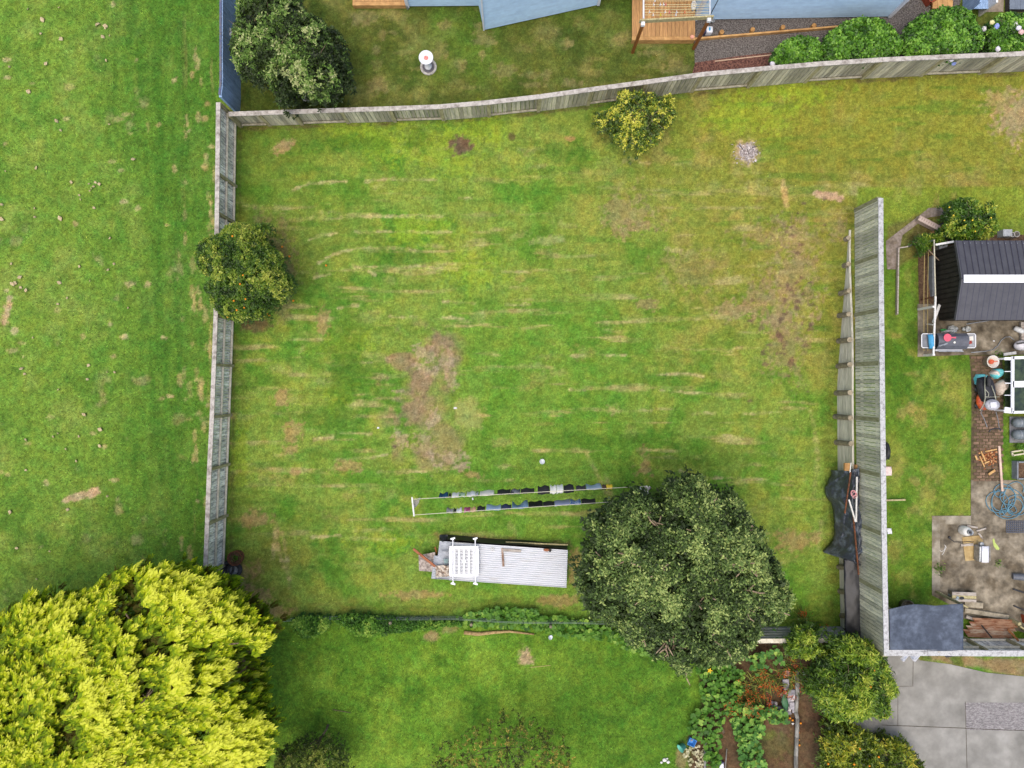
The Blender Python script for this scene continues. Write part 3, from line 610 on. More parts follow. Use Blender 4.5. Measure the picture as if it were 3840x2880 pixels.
fx = [(3238, 2400), (3430, 2396), (3612, 2392), (3760, 2395), (3960, 2399)]
fp = [G(x, y) for x, y in fx]
for p in fp: p.y = -9.12
paling_fence('street_fence', 'grey paling fence with thick white lichened cap along the driveway', fp, [1.45, 1.45, 1.5, 1.5, 1.5], 1, (PALING_L, POSTW, RAILW, CAPR), ['back'], rails=(0.15, 0.62), cap=0.2, seed=12, pw=0.1, capz=0.06)

# ------------------------------------------------------------------ blue house at the top
hs = thing('blue_house', 'pale blue weatherboard house along the top edge', 'house', P(2500, 0, 0))
def wall_boards(a, c, h, z0, nm='wall'):
    """lapped weatherboards on a solid wall; outside is to the right of a->c"""
    a = Vector(a); c = Vector(c); d = (c - a); d.z = 0; ln = d.length; d.normalize(); out = Vector((d.y, -d.x, 0)); m = MB()
    k = int(h / 0.14)
    for i in range(k):
        za = z0 + i * 0.14
        p = [a + out * 0.024 + Vector((0, 0, za)), c + out * 0.024 + Vector((0, 0, za)), c + out * 0.003 + Vector((0, 0, za + 0.145)), a + out * 0.003 + Vector((0, 0, za + 0.145))]
        q = [v - out * 0.1 for v in p]
        m.add(p + q, [(0, 1, 2, 3), (4, 7, 6, 5), (0, 4, 5, 1), (3, 2, 6, 7), (0, 3, 7, 4), (1, 5, 6, 2)])
    return m.build(nm, WEATHERB, hs)
HW = 3.1
A0, A1 = P(1534, 26), P(1806, 24); B0, B1 = P(1817, 114), P(2240, 21); C0, C1 = P(2607, 76), P(3327, 64); Bk = B0 + Vector((-B0.y + B0.y, 0, 0))
perp = Vector((-(B1 - B0).y, (B1 - B0).x, 0)).normalized()
wall_boards(A0, A1, HW, 0.1); wall_boards(B0, B1, HW, 0.1); wall_boards(C0, C1, HW, 0.1)
wall_boards(B0 + perp * 3.0 , B0, HW, 0.1); wall_boards(B1, B1 + perp * 3.0, HW, 0.1)
wall_boards(C0 + Vector((0, 3, 0)), C0, HW, 0.1); wall_boards(C1, C1 + Vector((0, 4, 0)), HW, 0.1); wall_boards(A0 + Vector((0, 4, 0)), A0, HW, 0.1)
wall_boards(P(2240, -100) , P(2607, -100), HW, 0.1)
FOUND = mat('dark_foundation', L(70, 66, 64), 0.9)
for a, c in ((A0, A1), (B0, B1), (C0, C1)):
    d = (c - a).normalized(); o = Vector((-d.y, d.x, 0)) * 0.06
    MB().bar(a + o + Vector((0, 0, 0.04)), c + o + Vector((0, 0, 0.04)), 0.08, 0.1).build('foundation', FOUND, hs)
TRIM = mat('house_trim', L(226, 230, 238), 0.5, L(210, 214, 222), 0.05, 3)
for p, w2 in ((C0 + Vector((-0.03, -0.03, 0)), 0.13), (C1 + Vector((0.03, -0.03, 0)), 0.12), (B1 + Vector((0.02, -0.01, 0)), 0.1), (B0 + Vector((-0.02, -0.01, 0)), 0.06), (A0 + Vector((-0.03, -0.03, 0)), 0.12)):
    MB().box(p + Vector((0, 0, HW / 2 + 0.06)), (w2, 0.12, HW - 0.1)).build('corner_board', TRIM, hs)
m = MB(); m.prism([(A0.x - .1, A0.y - 0.08), (A1.x, A1.y - 0.08), (B0.x - .05, B0.y - .1), (B1.x + .05, B1.y - .1), (C0.x, C0.y + .9), (C0.x - .1, C0.y - 0.08), (C1.x + .2, C1.y - 0.08), (C1.x + .2, C1.y + 6), (A0.x - .1, A0.y + 6)], HW + 0.12, HW + 0.25)
m.build('roof', STEELR, hs)
p = P(1528, 30); MB().tube([p + Vector((0.02, -0.05, 0.05)), p + Vector((0.0, 0.0, 0.3)), p + Vector((0.0, 0.05, 3.0))], 0.045, 10).build('downpipe', GREYM, hs)
p = P(2651, 74); MB().tube([p + Vector((0, -0.05, 0.5)), p + Vector((0, -0.04, 2.4))], 0.012, 6).build('hose_tap_pipe', BLACK, hs)

def deck(name, label, x0, y0, x1, y1, z, vert=True, back=-170):
    """x0.. pixel frame of the deck top; boards run front to back inside a border board"""
    t = thing(name, label, 'deck', P(x0, y1, 0)); a = P(x0, y1, z); c = P(x1, back, z); rg = random.Random(2)
    W = 0.14; m = MB()
    m.box(((a.x + c.x) / 2, a.y + W / 2, z - 0.015), (c.x - a.x, W - .006, 0.03)); 
    m.build('border_board', DECK_N, t)
    m = MB(); m.box((a.x + W / 2, (a.y + W + c.y) / 2, z - 0.015), (W - .006, c.y - a.y - W - .01, 0.03)); m.box((a.x + 1.5 * W, (a.y + W + c.y) / 2, z - 0.015), (W - .006, c.y - a.y - W - .01, 0.03)); m.build('border_board', DECK, t)
    m = MB(); n = int((c.x - a.x - 2 * W) / (W + 0.004)); stp = (c.x - a.x - 2 * W) / n
    for i in range(n): m.box((a.x + 2 * W + (i + .5) * stp, (a.y + W + c.y) / 2, z - 0.015), (stp - .008, c.y - a.y - W - .01, 0.03))
    m.build('deck_boards', DECK, t)
    MB().box(((a.x + c.x) / 2, a.y + 0.02, z / 2 - 0.02), (c.x - a.x - 0.01, 0.04, z - .03)).build('fascia', DECK_N, t)
    m = MB(); m.box(((a.x + c.x) / 2, (a.y + c.y) / 2 + 0.05, z / 2 - 0.03), (c.x - a.x - 0.08, c.y - a.y - .2, z - .06)); m.build('deck_frame', FOUND, t)
    return t
deck('timber_deck', 'small honey coloured timber deck left of the blue house wall', 1322, 0, 1520, 20, 0.22)
deck('drying_deck', 'honey coloured timber deck under the washing line frame', 2370, 0, 2607, 150, 0.28)
# drying frame over the deck
t = thing('airing_rack', 'drying frame with brown posts, pale beam and strung lines over the deck', 'clothesline', G(2480, 190)); zt = 2.15
for bx, by, tx2, ty in ((2372, 197, 2406, 84), (2600, 183, 2643, 74)):
    p, q = P(bx, by, 0), P(tx2, ty, zt); q.x = p.x; q.y = p.y
    MB().box((p.x, p.y, zt / 2), (0.1, 0.1, zt)).build('post', POSTB, t, bevel=0.006)
    MB().box((p.x, p.y - 0.0, zt - 0.02), (0.125, 0.125, 0.12)).build('post_bracket', WHITE, t)
pa, pb = P(2372, 197, 0), P(2600, 183, 0)
MB().bar((pa.x - .12, pa.y + .09, zt + 0.0), (pb.x + .14, pb.y + .09, zt + 0.0), 0.05, 0.2).build('beam', TREATED, t)
pz = zt + 0.1
for p in (pa, pb): MB().tube([(p.x, p.y + 0.12, pz + .02), (p.x, p.y + 2.2, pz + .02)], 0.03 if p is pa else 0.02, 8).build('side_pole', WHITE, t)
LINEM = mat('washing_line_cord', L(206, 196, 150), 0.6)
lines_y = []
for py in (-10, 3, 17, 25, 35, 46, 56):
    q = P(2500, py, pz); lines_y.append(q.y); m = MB(); m.tube([(pa.x + .03, q.y, pz), ((pa.x + pb.x) / 2, q.y + .01, pz - .03), (pb.x, q.y + .02, pz)], 0.008, 5); m.build('line', LINEM, t)
PEGC = {'white': WHITE, 'pink': mat('pink_peg', L(226, 130, 130), .5), 'yellow': mat('yellow_peg', L(226, 206, 60), .5), 'orange': mat('orange_peg', L(220, 120, 84), .5)}
for i, (px, ln, cn) in enumerate([(2456, 1, 'white'), (2452, 2, 'white'), (2477, 2, 'white'), (2489, 2, 'white'), (2497, 2, 'pink'), (2436, 5, 'white'), (2495, 5, 'white'), (2511, 5, 'pink'), (2538, 5, 'white'), (2568, 5, 'orange'), (2450, 6, 'white'), (2478, 6, 'yellow'), (2535, 6, 'white')]):
    q = P(px, 30, pz); m = MB(); c = Vector((q.x, lines_y[ln], pz)); m.bar(c + Vector((0.004, 0.01, -0.06)), c + Vector((0.004, -.03, 0.05)), 0.02, 0.03); m.bar(c + Vector((-.016, -.01, -0.06)), c + Vector((-.012, .03, 0.05)), 0.016, 0.02)
    n_same = {'white': 'white clothes peg clipped on the lines above the deck', 'pink': 'pink clothes peg clipped on the lines above the deck', 'yellow': 'only yellow clothes peg, on the front line over the deck', 'orange': 'orange clothes peg near the right end of the lines'}[cn]
    tag(m.build('clothes_peg', PEGC[cn], None, c), n_same, 'clothes peg', 'pegs on the lines over the deck')
m = MB(); q = P(2604, 15, 2.0); m.lathe(q, [(0.0, -.25), (.1, -.24), (.13, -.1), (.1, 0.0), (.085, -.02), (.1, -.1), (.0, -.2)], 16, sx=.7, sy=1.3); tag(m.build('peg_basket', WHITE_R, None, q, smooth=True), 'off-white oval peg basket hanging at the right end of the deck lines', 'peg basket')
# things on the gravel beside the house
q = G(2650, 126); t = thing('storage_bin', 'white box with navy side and blue oval, on the gravel by the post', 'bin', q)
NAVY = mat('navy_plastic', L(50, 52, 84), .45)
MB().box(q + Vector((.04, .02, .16)), (.24, .24, .3)).build('body', WHITE, t, bevel=.05); MB().box(q + Vector((-.14, .02, .14)), (.12, .23, .26)).build('side_panel', NAVY, t, bevel=.03)
MB().lathe(q + Vector((.03, .02, .312)), [(.0, .004), (.06, .004), (.062, 0)], 18, sx=.55, sy=1.2).build('lid_badge', mat('cyan_badge', L(60, 150, 200), .4), t)
q = G(2669, 84); m = MB(); m.lathe(q, [(.05, .0), (.075, .15), (.085, .16), (.07, .15), (.06, .03), (0, .03)], 18); tag(m.build('flower_pot', GREYM, None, q, smooth=True), 'small round black-mouthed pot with pale rim on the gravel by the house', 'pot')
q = P(2594, 141, .28); m = MB(); m.lathe(q, [(.04, 0), (.07, .06), (.075, .06), (.06, .045), (0, .04)], 18); m.tube([q + Vector((.07, .01, .05)), q + Vector((.1, .03, .06))], .012, 6); tag(m.build('pink_bowl', mat('salmon_plastic', L(226, 164, 140), .5), None, q, smooth=True), 'small salmon pink bowl on the deck corner', 'bowl')
t = thing('garden_edging', 'low timber edging board across the gravel with round pegs', 'edging', G(2860, 130))
MB().bar(G(2600, 152, .08), G(3140, 106, .08), .06, .17).build('board', DECK_N, t)
for px, py in ((2702, 128), (2817, 119), (2930, 110), (3046, 104)):
    q = G(px, py); MB().tube([q, q + Vector((0, 0, .18))], .085, 14).build('peg', mat('edging_peg', L(188, 142, 84), .7, L(150, 108, 62), .2, 12), t)
b = MB(); p, q = G(2680, 231), G(2910, 205)
tag(MB().bar(p + Vector((0, 0, .03)), q + Vector((0, 0, .03)), .035, .02).build('bark_strip', mat('pale_stick', L(196, 168, 142), .8), None, p), 'long pale stick lying on the bark mulch', 'stick')
# top right corner bits
t = thing('front_steps', 'honey timber step platform at the top right of the house', 'steps', G(3525, 10)); q = G(3525, -10)
for i in range(4): MB().box((q.x - .28 + .19 * i, q.y + .3, q.z + .14), (.18, 1.6, .05)).build('tread', DECK_N, t)
MB().box((q.x, q.y + .3, q.z + .06), (.7, 1.5, .11)).build('frame', POSTB, t)
q = G(3478, 2); t = thing('planter_box', 'square terracotta planter with small green plant by the house', 'planter', q); TERRA = mat('terracotta', L(160, 74, 50), .8, L(130, 60, 42), .15, 6)
m = MB(); ang = R(32)
for k in range(4):
    c = Matrix.Rotation(ang + k * math.pi / 2, 3, 'Z') @ Vector((.17, 0, 0)); m.box(q + c + Vector((0, 0, .16)), (.04, .38, .32), ang + k * math.pi / 2)
m.build('pot', TERRA, t); MB().box(q + Vector((0, 0, .13)), (.3, .3, .26), ang).build('soil', SOILM, t)
t = thing('blue_gate_screen', 'short blue boarded screen with white edging behind the round bushes', 'screen', G(3640, 60))
a, c = G(3612, 62), G(3612, -150)
for i in range(5): MB().box((a.x + .09 + i * .11, (a.y + c.y) / 2, a.z + .55), (.105, c.y - a.y, .03)).build('board', BLUEP, t)
for sx in (0, .6): MB().box((a.x + sx, (a.y + c.y) / 2, a.z + .5), (.05 if sx == 0 else .07, c.y - a.y, 1.0)).build('frame_panel', BLUEP if sx == 0 else WHITE_R, t)
t = thing('grey_deck', 'slate blue painted deck in the top right corner', 'deck', G(3830, 20)); q = G(3768, 48)
SLATE = mat('slate_paint', L(112, 122, 136), .6, L(98, 108, 122), .1, 3, .06)
for i in range(9): MB().box((q.x + .1 + i * .2, q.y + 1.0, q.z + .25), (.193, 2.0, .03)).build('board', SLATE, t)
MB().box((q.x + .9, q.y + 1.02, q.z + .11), (1.78, 1.98, .22)).build('base', FOUND, t)
sheet_px('porch_slab', [(3680, -100), (3766, -100), (3762, 44), (3690, 46)], mat('porch_concrete', L(150, 138, 122), .95, L(124, 112, 96), .2, 3), 0.01)
# ------------------------------------------------------------------ foliage
def unit(v): return v / (np.linalg.norm(v, axis=-1, keepdims=True) + 1e-9)
def leaves(name, base, axis, nrm, length, width, tone, m, parent, fold=0.25, colors=None):
    """one bent rhombic blade per leaf"""
    side = unit(np.cross(axis, nrm)); nrm = np.cross(side, axis); l = length[:, None]; w_ = width[:, None]
    mid = base + axis * l * 0.45 + nrm * l * 0.0
    v = np.stack([base, mid + side * w_ * 0.5 + nrm * w_ * fold, base + axis * l - nrm * l * 0.10, mid - side * w_ * 0.5 + nrm * w_ * fold], 1).reshape(-1, 3)
    idx = np.arange(len(base) * 4)
    return mesh_np(name, v, 4, idx, m, parent, attrs={'tone': tone})
def poly_dist(X, Y, poly):
    d2 = np.full(X.shape, 1e18); ins = np.zeros(X.shape, bool); n = len(poly); nx_ = np.zeros(X.shape); ny_ = np.zeros(X.shape)
    for i in range(n):
        (x0, y0), (x1, y1) = poly[i], poly[(i + 1) % n]; dx, dy = x1 - x0, y1 - y0
        t = np.clip(((X - x0) * dx + (Y - y0) * dy) / (dx * dx + dy * dy + 1e-12), 0, 1); ex, ey = X - x0 - t * dx, Y - y0 - t * dy; q = ex * ex + ey * ey
        b = q < d2; d2 = np.where(b, q, d2); nx_ = np.where(b, ex, nx_); ny_ = np.where(b, ey, ny_)
        ins ^= ((y0 > Y) != (y1 > Y)) & (X < x0 + (Y - y0) / (y1 - y0 + 1e-12) * dx)
    d = np.sqrt(d2); return np.where(ins, d, -d)
class Crown:
    """canopy over an outline: a lumpy dome, from a shoulder height at the rim to the top"""
    def __init__(s, poly_px, ze, zt, rad, lump=0.3, lscale=0.8, seed=1, zb=0.3, rim=0.25):
        cx_ = sum(q[0] for q in poly_px) / len(poly_px); cy_ = sum(q[1] for q in poly_px) / len(poly_px); s.poly = []
        for x, y in poly_px:                       # the far side of a crown is seen at its shoulder, the near side at its rim
            a, b = Vector((x - cx_, y - cy_)), Vector((x - 1920, y - 1440)); f = 0.5 + 0.5 * a.normalized().dot(b.normalized()) if a.length and b.length else 0.5
            q = P(x, y, ze + 0.38 * (zt - ze) * f); s.poly.append((q.x, q.y))
        s.ze, s.zt, s.rad, s.lump, s.ls, s.seed, s.zb, s.rim = ze, zt, rad, lump, lscale, seed, zb, rim
        a = np.array(s.poly); s.lo = a.min(0); s.hi = a.max(0); s.c = a.mean(0); s.rg = np.random.default_rng(seed)
    def dist(s, x, y): return poly_dist(x, y, s.poly) + (fbm(x / 0.5 + 40, y / 0.5 + 40, s.seed, 3) - 0.5) * s.rim * 2
    def z(s, x, y, d=None):
        d = s.dist(x, y) if d is None else d; t = np.clip(d / s.rad, 0, 1)
        return s.ze + (s.zt - s.ze) * np.sqrt(np.clip(1 - (1 - t) ** 2, 0, 1)) + (fbm(x / s.ls + 40, y / s.ls + 40, s.seed + 3, 2) - 0.5) * 2 * s.lump * np.clip(t * 3, 0.25, 1)
    def points(s, n, deep=0.25, gap=0.0, side=0.25, ins_=0.05):
        """n points on and just under the canopy, with normals and a 0..1 height-in-lump value"""
        k = int(n * 3.2 + 200); x = s.rg.uniform(s.lo[0], s.hi[0], k); y = s.rg.uniform(s.lo[1], s.hi[1], k); d = s.dist(x, y); ok = d > ins_
        if gap: ok &= fbm(x / (s.ls * 0.7) + 11, y / (s.ls * 0.7) + 23, s.seed + 6, 2) > gap
        x, y, d = x[ok][:n], y[ok][:n], d[ok][:n]; e = 0.06; z0 = s.z(x, y)
        nx_ = -(s.z(x + e, y) - s.z(x - e, y)) / (2 * e); ny_ = -(s.z(x, y + e) - s.z(x, y - e)) / (2 * e)
        nr = unit(np.stack([nx_, ny_, np.ones_like(nx_) * 1.1], 1)); lump = fbm(x / s.ls + 40, y / s.ls + 40, s.seed + 3, 2)
        dp = np.abs(s.rg.normal(0, deep, len(x)))
        p = np.stack([x, y, np.maximum(z0 - dp, s.zb)], 1)
        if side:
            m_ = int(n * side); i = s.rg.integers(0, len(x), m_ * 6); i = i[d[i] < 0.35][:m_]
            ff = s.rg.random(len(i)); zz = s.zb + (s.z(x[i], y[i]) - s.zb) * ff; ins = 0.62 + 0.38 * ff; q = np.stack([s.c[0] + (x[i] - s.c[0]) * ins, s.c[1] + (y[i] - s.c[1]) * ins, zz], 1); cc = np.r_[s.c, 0]
            out = unit((q - cc) * [1, 1, 0]) * 0.9 + [0, 0, 0.35]; p = np.r_[p, q]; nr = np.r_[nr, unit(out)]; lump = np.r_[lump, lump[i]]; dp = np.r_[dp, dp[i] + 0.2]
        return p, nr, lump, dp
def rosettes(p, nr, k, L_, W_, rg, spread=0.9, up=0.25, jit=0.05):
    """k leaves fanned around every shoot tip"""
    nr = unit(nr + np.array([0, 0, 0.7])); n = len(p); a = rg.random((n, 1)) * 6.283 + np.arange(k)[None, :] * (6.283 / k) + rg.normal(0, 0.35, (n, k))
    h = np.where(np.abs(nr[:, 2:3]) < 0.9, np.array([[0, 0, 1.0]]), np.array([[1.0, 0, 0]])); u = unit(np.cross(nr, h)); v = np.cross(nr, u)
    el = rg.normal(up, 0.3, (n, k))[..., None]
    ax = (u[:, None] * np.cos(a)[..., None] + v[:, None] * np.sin(a)[..., None]) * spread + nr[:, None] * (el + 0.15); ax = unit(ax).reshape(-1, 3)
    nn = unit(np.repeat(nr, k, 0) + rg.normal(0, 0.35, (n * k, 3)))
    b = np.repeat(p, k, 0) + rg.normal(0, jit, (n * k, 3)); l = L_ * rg.uniform(0.65, 1.25, n * k); w_ = W_ * rg.uniform(0.7, 1.25, n * k)
    return b, ax, nn, l, w_
def limbs(cr, base, n, r0, parent, m, seed=1, twig=0, name='trunk', zf=0.55, lean=(0, 0), zl=0.0, tw=1.0):
    rg = random.Random(seed); b = MB(); base = Vector(base); fork = base + Vector((lean[0], lean[1], (cr.zt - base.z) * zf * 0.6))
    if n: b.tube([base - Vector((0, 0, .15)), base + Vector((0, 0, .1)), base.lerp(fork, .6) + Vector((.05, .04, 0)), fork], [r0 * 1.4, r0 * 1.1, r0 * .95, r0 * .8], 10)
    ends = []
    for i in range(n):
        for _ in range(40):
            x = rg.uniform(cr.lo[0], cr.hi[0]); y = rg.uniform(cr.lo[1], cr.hi[1])
            if float(cr.dist(np.array([x]), np.array([y]))[0]) > 0.25: break
        z = float(cr.z(np.array([x]), np.array([y]))[0]) - rg.uniform(-.04, .25) + zl; e = Vector((x, y, z)); mid = fork.lerp(e, .5) + Vector((rg.uniform(-.2, .2), rg.uniform(-.2, .2), -.12))
        b.tube([fork, mid, e], [r0 * .5, r0 * .3, r0 * .1], 6); ends.append((mid, e))
    for i in range(twig):
        mid, e = rg.choice(ends); s = mid.lerp(e, rg.uniform(.3, .95)); q = s + Vector((rg.uniform(-.45, .45), rg.uniform(-.45, .45), rg.uniform(.05, .3)))
        b.tube([s, s.lerp(q, .5) + Vector((rg.uniform(-.06, .06), rg.uniform(-.06, .06), 0)), q], [r0 * .14 * tw, r0 * .1 * tw, r0 * .05 * tw], 5)
    return b.build(name, m, parent, smooth=True)
BARK = mat('bark', L(128, 110, 90), .9, L(92, 78, 64), .2, 5, 0, .5)
BARK_P = mat('pale_bark', L(170, 150, 124), .9, L(128, 110, 90), .2, 5, 0, .5)

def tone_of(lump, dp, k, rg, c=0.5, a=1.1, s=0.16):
    t = c + (lump - 0.5) * a; t = np.repeat(t, k) + np.repeat(rg.normal(0, s, len(lump)), k) + rg.normal(0, s * 0.6, len(lump) * k)  # tone follows lump height: shade of the hollows painted into leaf colour
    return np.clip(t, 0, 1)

# --- big dark tree on the lawn
def big_tree():
    poly = [(2505, 1795), (2590, 1780), (2660, 1810), (2690, 1840), (2760, 1832), (2800, 1880), (2820, 1950), (2870, 1990), (2880, 2070), (2945, 2130), (2965, 2200), (2960, 2290), (2920, 2330), (2860, 2360), (2840, 2430), (2790, 2500), (2720, 2530), (2660, 2500), (2600, 2500), (2560, 2530), (2500, 2490), (2440, 2470), (2400, 2420), (2330, 2400), (2260, 2340), (2210, 2290), (2165, 2230), (2160, 2170), (2180, 2110), (2190, 2040), (2190, 1960), (2240, 1910), (2330, 1870), (2370, 1830), (2420, 1850), (2460, 1900), (2490, 1880), (2480, 1830)]
    t = thing('broadleaf_tree', 'large dark green rounded tree covering the end of the washing line', 'tree', (5.9, -6.4, 0))
    cr = Crown(poly, 2.9, 4.7, 1.8, 0.40, 0.7, 5, 0.8, 0.28); rg = cr.rg
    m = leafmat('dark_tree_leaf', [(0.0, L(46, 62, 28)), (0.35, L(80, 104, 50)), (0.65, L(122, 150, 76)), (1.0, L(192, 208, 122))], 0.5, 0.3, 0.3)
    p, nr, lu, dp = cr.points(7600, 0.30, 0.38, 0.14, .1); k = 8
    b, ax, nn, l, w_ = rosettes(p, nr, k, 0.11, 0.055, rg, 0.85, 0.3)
    leaves('crown', b, ax, nn, l, w_, np.clip(tone_of(lu, dp, k, rg, 0.47, 1.0, .24) - np.repeat(dp, k) * 0.25, 0, 1), m, t)  # deeper leaves get a darker tone, shade put into their colour
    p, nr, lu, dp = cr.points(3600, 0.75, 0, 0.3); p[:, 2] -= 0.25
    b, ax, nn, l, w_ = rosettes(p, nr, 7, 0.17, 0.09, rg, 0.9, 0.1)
    leaves('inner_foliage', b, ax, nn, l, w_, np.clip(rg.normal(0.14, 0.1, len(b)), 0, 1), m, t)  # inner leaves toned dark: occlusion shade put into the colour
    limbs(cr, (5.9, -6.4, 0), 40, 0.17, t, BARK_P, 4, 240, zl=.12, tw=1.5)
big_tree()

# --- golden conifer hedge, lower left
def conifer():
    poly = [(-400, 2330), (0, 2310), (40, 2270), (90, 2215), (140, 2200), (200, 2215), (260, 2225), (330, 2200), (390, 2130), (440, 2125), (470, 2112), (540, 2110), (640, 2092), (700, 2120), (770, 2125), (835, 2150), (855, 2205), (905, 2235), (950, 2260), (985, 2290), (1010, 2310), (1070, 2305), (1045, 2370), (1020, 2430), (960, 2452), (915, 2450), (900, 2500), (920, 2570), (950, 2600), (1000, 2650), (1030, 2720), (1038, 2800), (1010, 2850), (980, 2890), (960, 3100), (-400, 3100)]
    t = thing('golden_conifer', 'huge golden yellow conifer hedge in the lower left corner', 'tree', (-12.5, -9.5, 0))
    cr = Crown(poly, 4.1, 5.2, 1.3, 0.36, 0.9, 7, 1.7, 0.18); rg = cr.rg
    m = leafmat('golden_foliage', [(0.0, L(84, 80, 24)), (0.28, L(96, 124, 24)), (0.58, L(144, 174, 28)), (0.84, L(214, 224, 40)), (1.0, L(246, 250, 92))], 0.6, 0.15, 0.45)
    def fronds(n, deep, gap, side, Lf, shift, tc, name):
        p, nr, lu, dp = cr.points(n, deep, gap, side, .14); n = len(p); p[:, 2] -= shift; p[:, 2] = np.maximum(p[:, 2], .15)
        flow = np.array([0.80, 0.42, 0.0]) + np.c_[rg.normal(0, .28, (n, 2)), np.zeros(n)]
        out = (p - np.array([-14.5, -12.5, 0])) * [1, 1, 0]; out = unit(out)
        ax = unit(flow * 0.8 + out * 0.4 + nr * 0.2 + [0, 0, 0.06] + rg.normal(0, .18, (n, 3)))
        nn = unit(nr * .6 + [0, 0, .7] + rg.normal(0, .35, (n, 3))); side_ = unit(np.cross(ax, nn)); ln = Lf * rg.uniform(.6, 1.4, n); p = p - ax * (ln * .62)[:, None]
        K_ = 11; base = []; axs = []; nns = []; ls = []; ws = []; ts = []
        tone = tc + (lu - .5) * 0.9 + rg.normal(0, .13, n)  # hollows between lumps toned darker, as painted shade
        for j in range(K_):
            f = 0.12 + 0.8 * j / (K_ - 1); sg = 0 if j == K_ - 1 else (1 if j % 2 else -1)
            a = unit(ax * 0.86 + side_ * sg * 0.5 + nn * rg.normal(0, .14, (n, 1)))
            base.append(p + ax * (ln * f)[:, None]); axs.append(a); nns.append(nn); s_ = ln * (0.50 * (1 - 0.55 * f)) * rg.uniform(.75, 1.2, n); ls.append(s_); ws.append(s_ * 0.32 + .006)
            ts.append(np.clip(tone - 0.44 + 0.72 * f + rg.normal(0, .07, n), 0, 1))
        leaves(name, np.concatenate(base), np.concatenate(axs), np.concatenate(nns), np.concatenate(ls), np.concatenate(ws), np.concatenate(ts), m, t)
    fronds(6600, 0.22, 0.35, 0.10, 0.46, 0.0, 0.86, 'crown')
    fronds(5200, 0.6, 0, 0.3, 0.44, 0.3, 0.34, 'inner_foliage')  # low tone: browner inner growth plus painted shade between the fronds
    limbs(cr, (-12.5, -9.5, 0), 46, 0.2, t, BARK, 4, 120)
conifer()

def simple_tree(name, label, poly, base, ze, zt, rad, mt, n, k, Ll, Wl, tc=0.5, ta=1.2, gap=0.3, lump=0.25, ls=0.5, seed=1, inner=0.7, deep=0.2, cat='tree', twig=30, nl=14, r0=0.07, bark=None, up=0.3, side=0.2, zb=0.25, rim=0.12, trunk='trunk', tsd=0.16):
    bz = float(gz(base[0], base[1])); t = thing(name, label, cat, (base[0], base[1], bz)); cr = Crown(poly, ze, zt, rad, lump, ls, seed, zb, rim); rg = cr.rg
    p, nr, lu, dp = cr.points(n, deep, gap, side); b, ax, nn, l, w_ = rosettes(p, nr, k, Ll, Wl, rg, 0.85, up, Ll * .25)
    leaves('crown' if cat == 'tree' else 'foliage', b, ax, nn, l, w_, np.clip(tone_of(lu, dp, k, rg, tc, ta, tsd) - np.repeat(dp, k) * 0.2, 0, 1), mt, t)  # tone drops with depth, painting shade inside the canopy
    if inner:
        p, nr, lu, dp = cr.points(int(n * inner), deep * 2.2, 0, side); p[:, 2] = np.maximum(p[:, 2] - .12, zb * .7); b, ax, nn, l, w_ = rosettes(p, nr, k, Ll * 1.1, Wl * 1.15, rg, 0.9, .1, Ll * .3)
        leaves('inner_foliage', b, ax, nn, l, w_, np.clip(rg.normal(tc * .35, .1, len(b)), 0, 1), mt, t)  # inner layer toned darker to paint in the crown's own shade
    limbs(cr, (base[0], base[1], bz), nl, r0, t, bark or BARK, seed, twig, trunk)
    return t, cr
FRUIT_O = mat('orange_fruit', L(236, 150, 30), .5, L(226, 130, 24), .1, 8); FRUIT_Y = mat('lemon_fruit', L(240, 212, 70), .5, L(226, 190, 50), .1, 8)
def fruit(t, cr, n, m, r, name, seed=1):
    rg = np.random.default_rng(seed); p, nr, lu, dp = cr.points(n, .03, 0, 0); o0 = None
    for q, v in zip(p, nr):
        c = Vector(q) + Vector(v) * .03
        if o0 is None:
            o0 = MB().blob((0, 0, 0), (r, r, r * .95), 10).build(name, m, None, smooth=True); o0.parent = t; o0.location = c - t.location
        else:
            o = o0.copy(); COL.objects.link(o); o.parent = t; o.location = c - t.location
# neighbour's tree, upper left
NEI = leafmat('neighbour_leaf', [(0, L(36, 48, 24)), (.4, L(72, 94, 40)), (.66, L(108, 146, 58)), (.86, L(150, 174, 92)), (1, L(196, 202, 140))], .5, .3, .25)
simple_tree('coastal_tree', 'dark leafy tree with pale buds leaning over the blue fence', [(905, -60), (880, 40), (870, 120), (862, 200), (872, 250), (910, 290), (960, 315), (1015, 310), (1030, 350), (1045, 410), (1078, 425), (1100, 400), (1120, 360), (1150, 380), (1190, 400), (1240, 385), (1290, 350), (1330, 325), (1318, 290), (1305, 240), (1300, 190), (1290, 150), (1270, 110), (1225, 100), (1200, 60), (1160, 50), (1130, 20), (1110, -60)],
            (-8.6, 12.4), 1.7, 3.3, 1.2, NEI, 2500, 8, .10, .05, .46, 1.5, .33, .35, .55, 9, .8, .25, twig=40, nl=18, r0=.1)
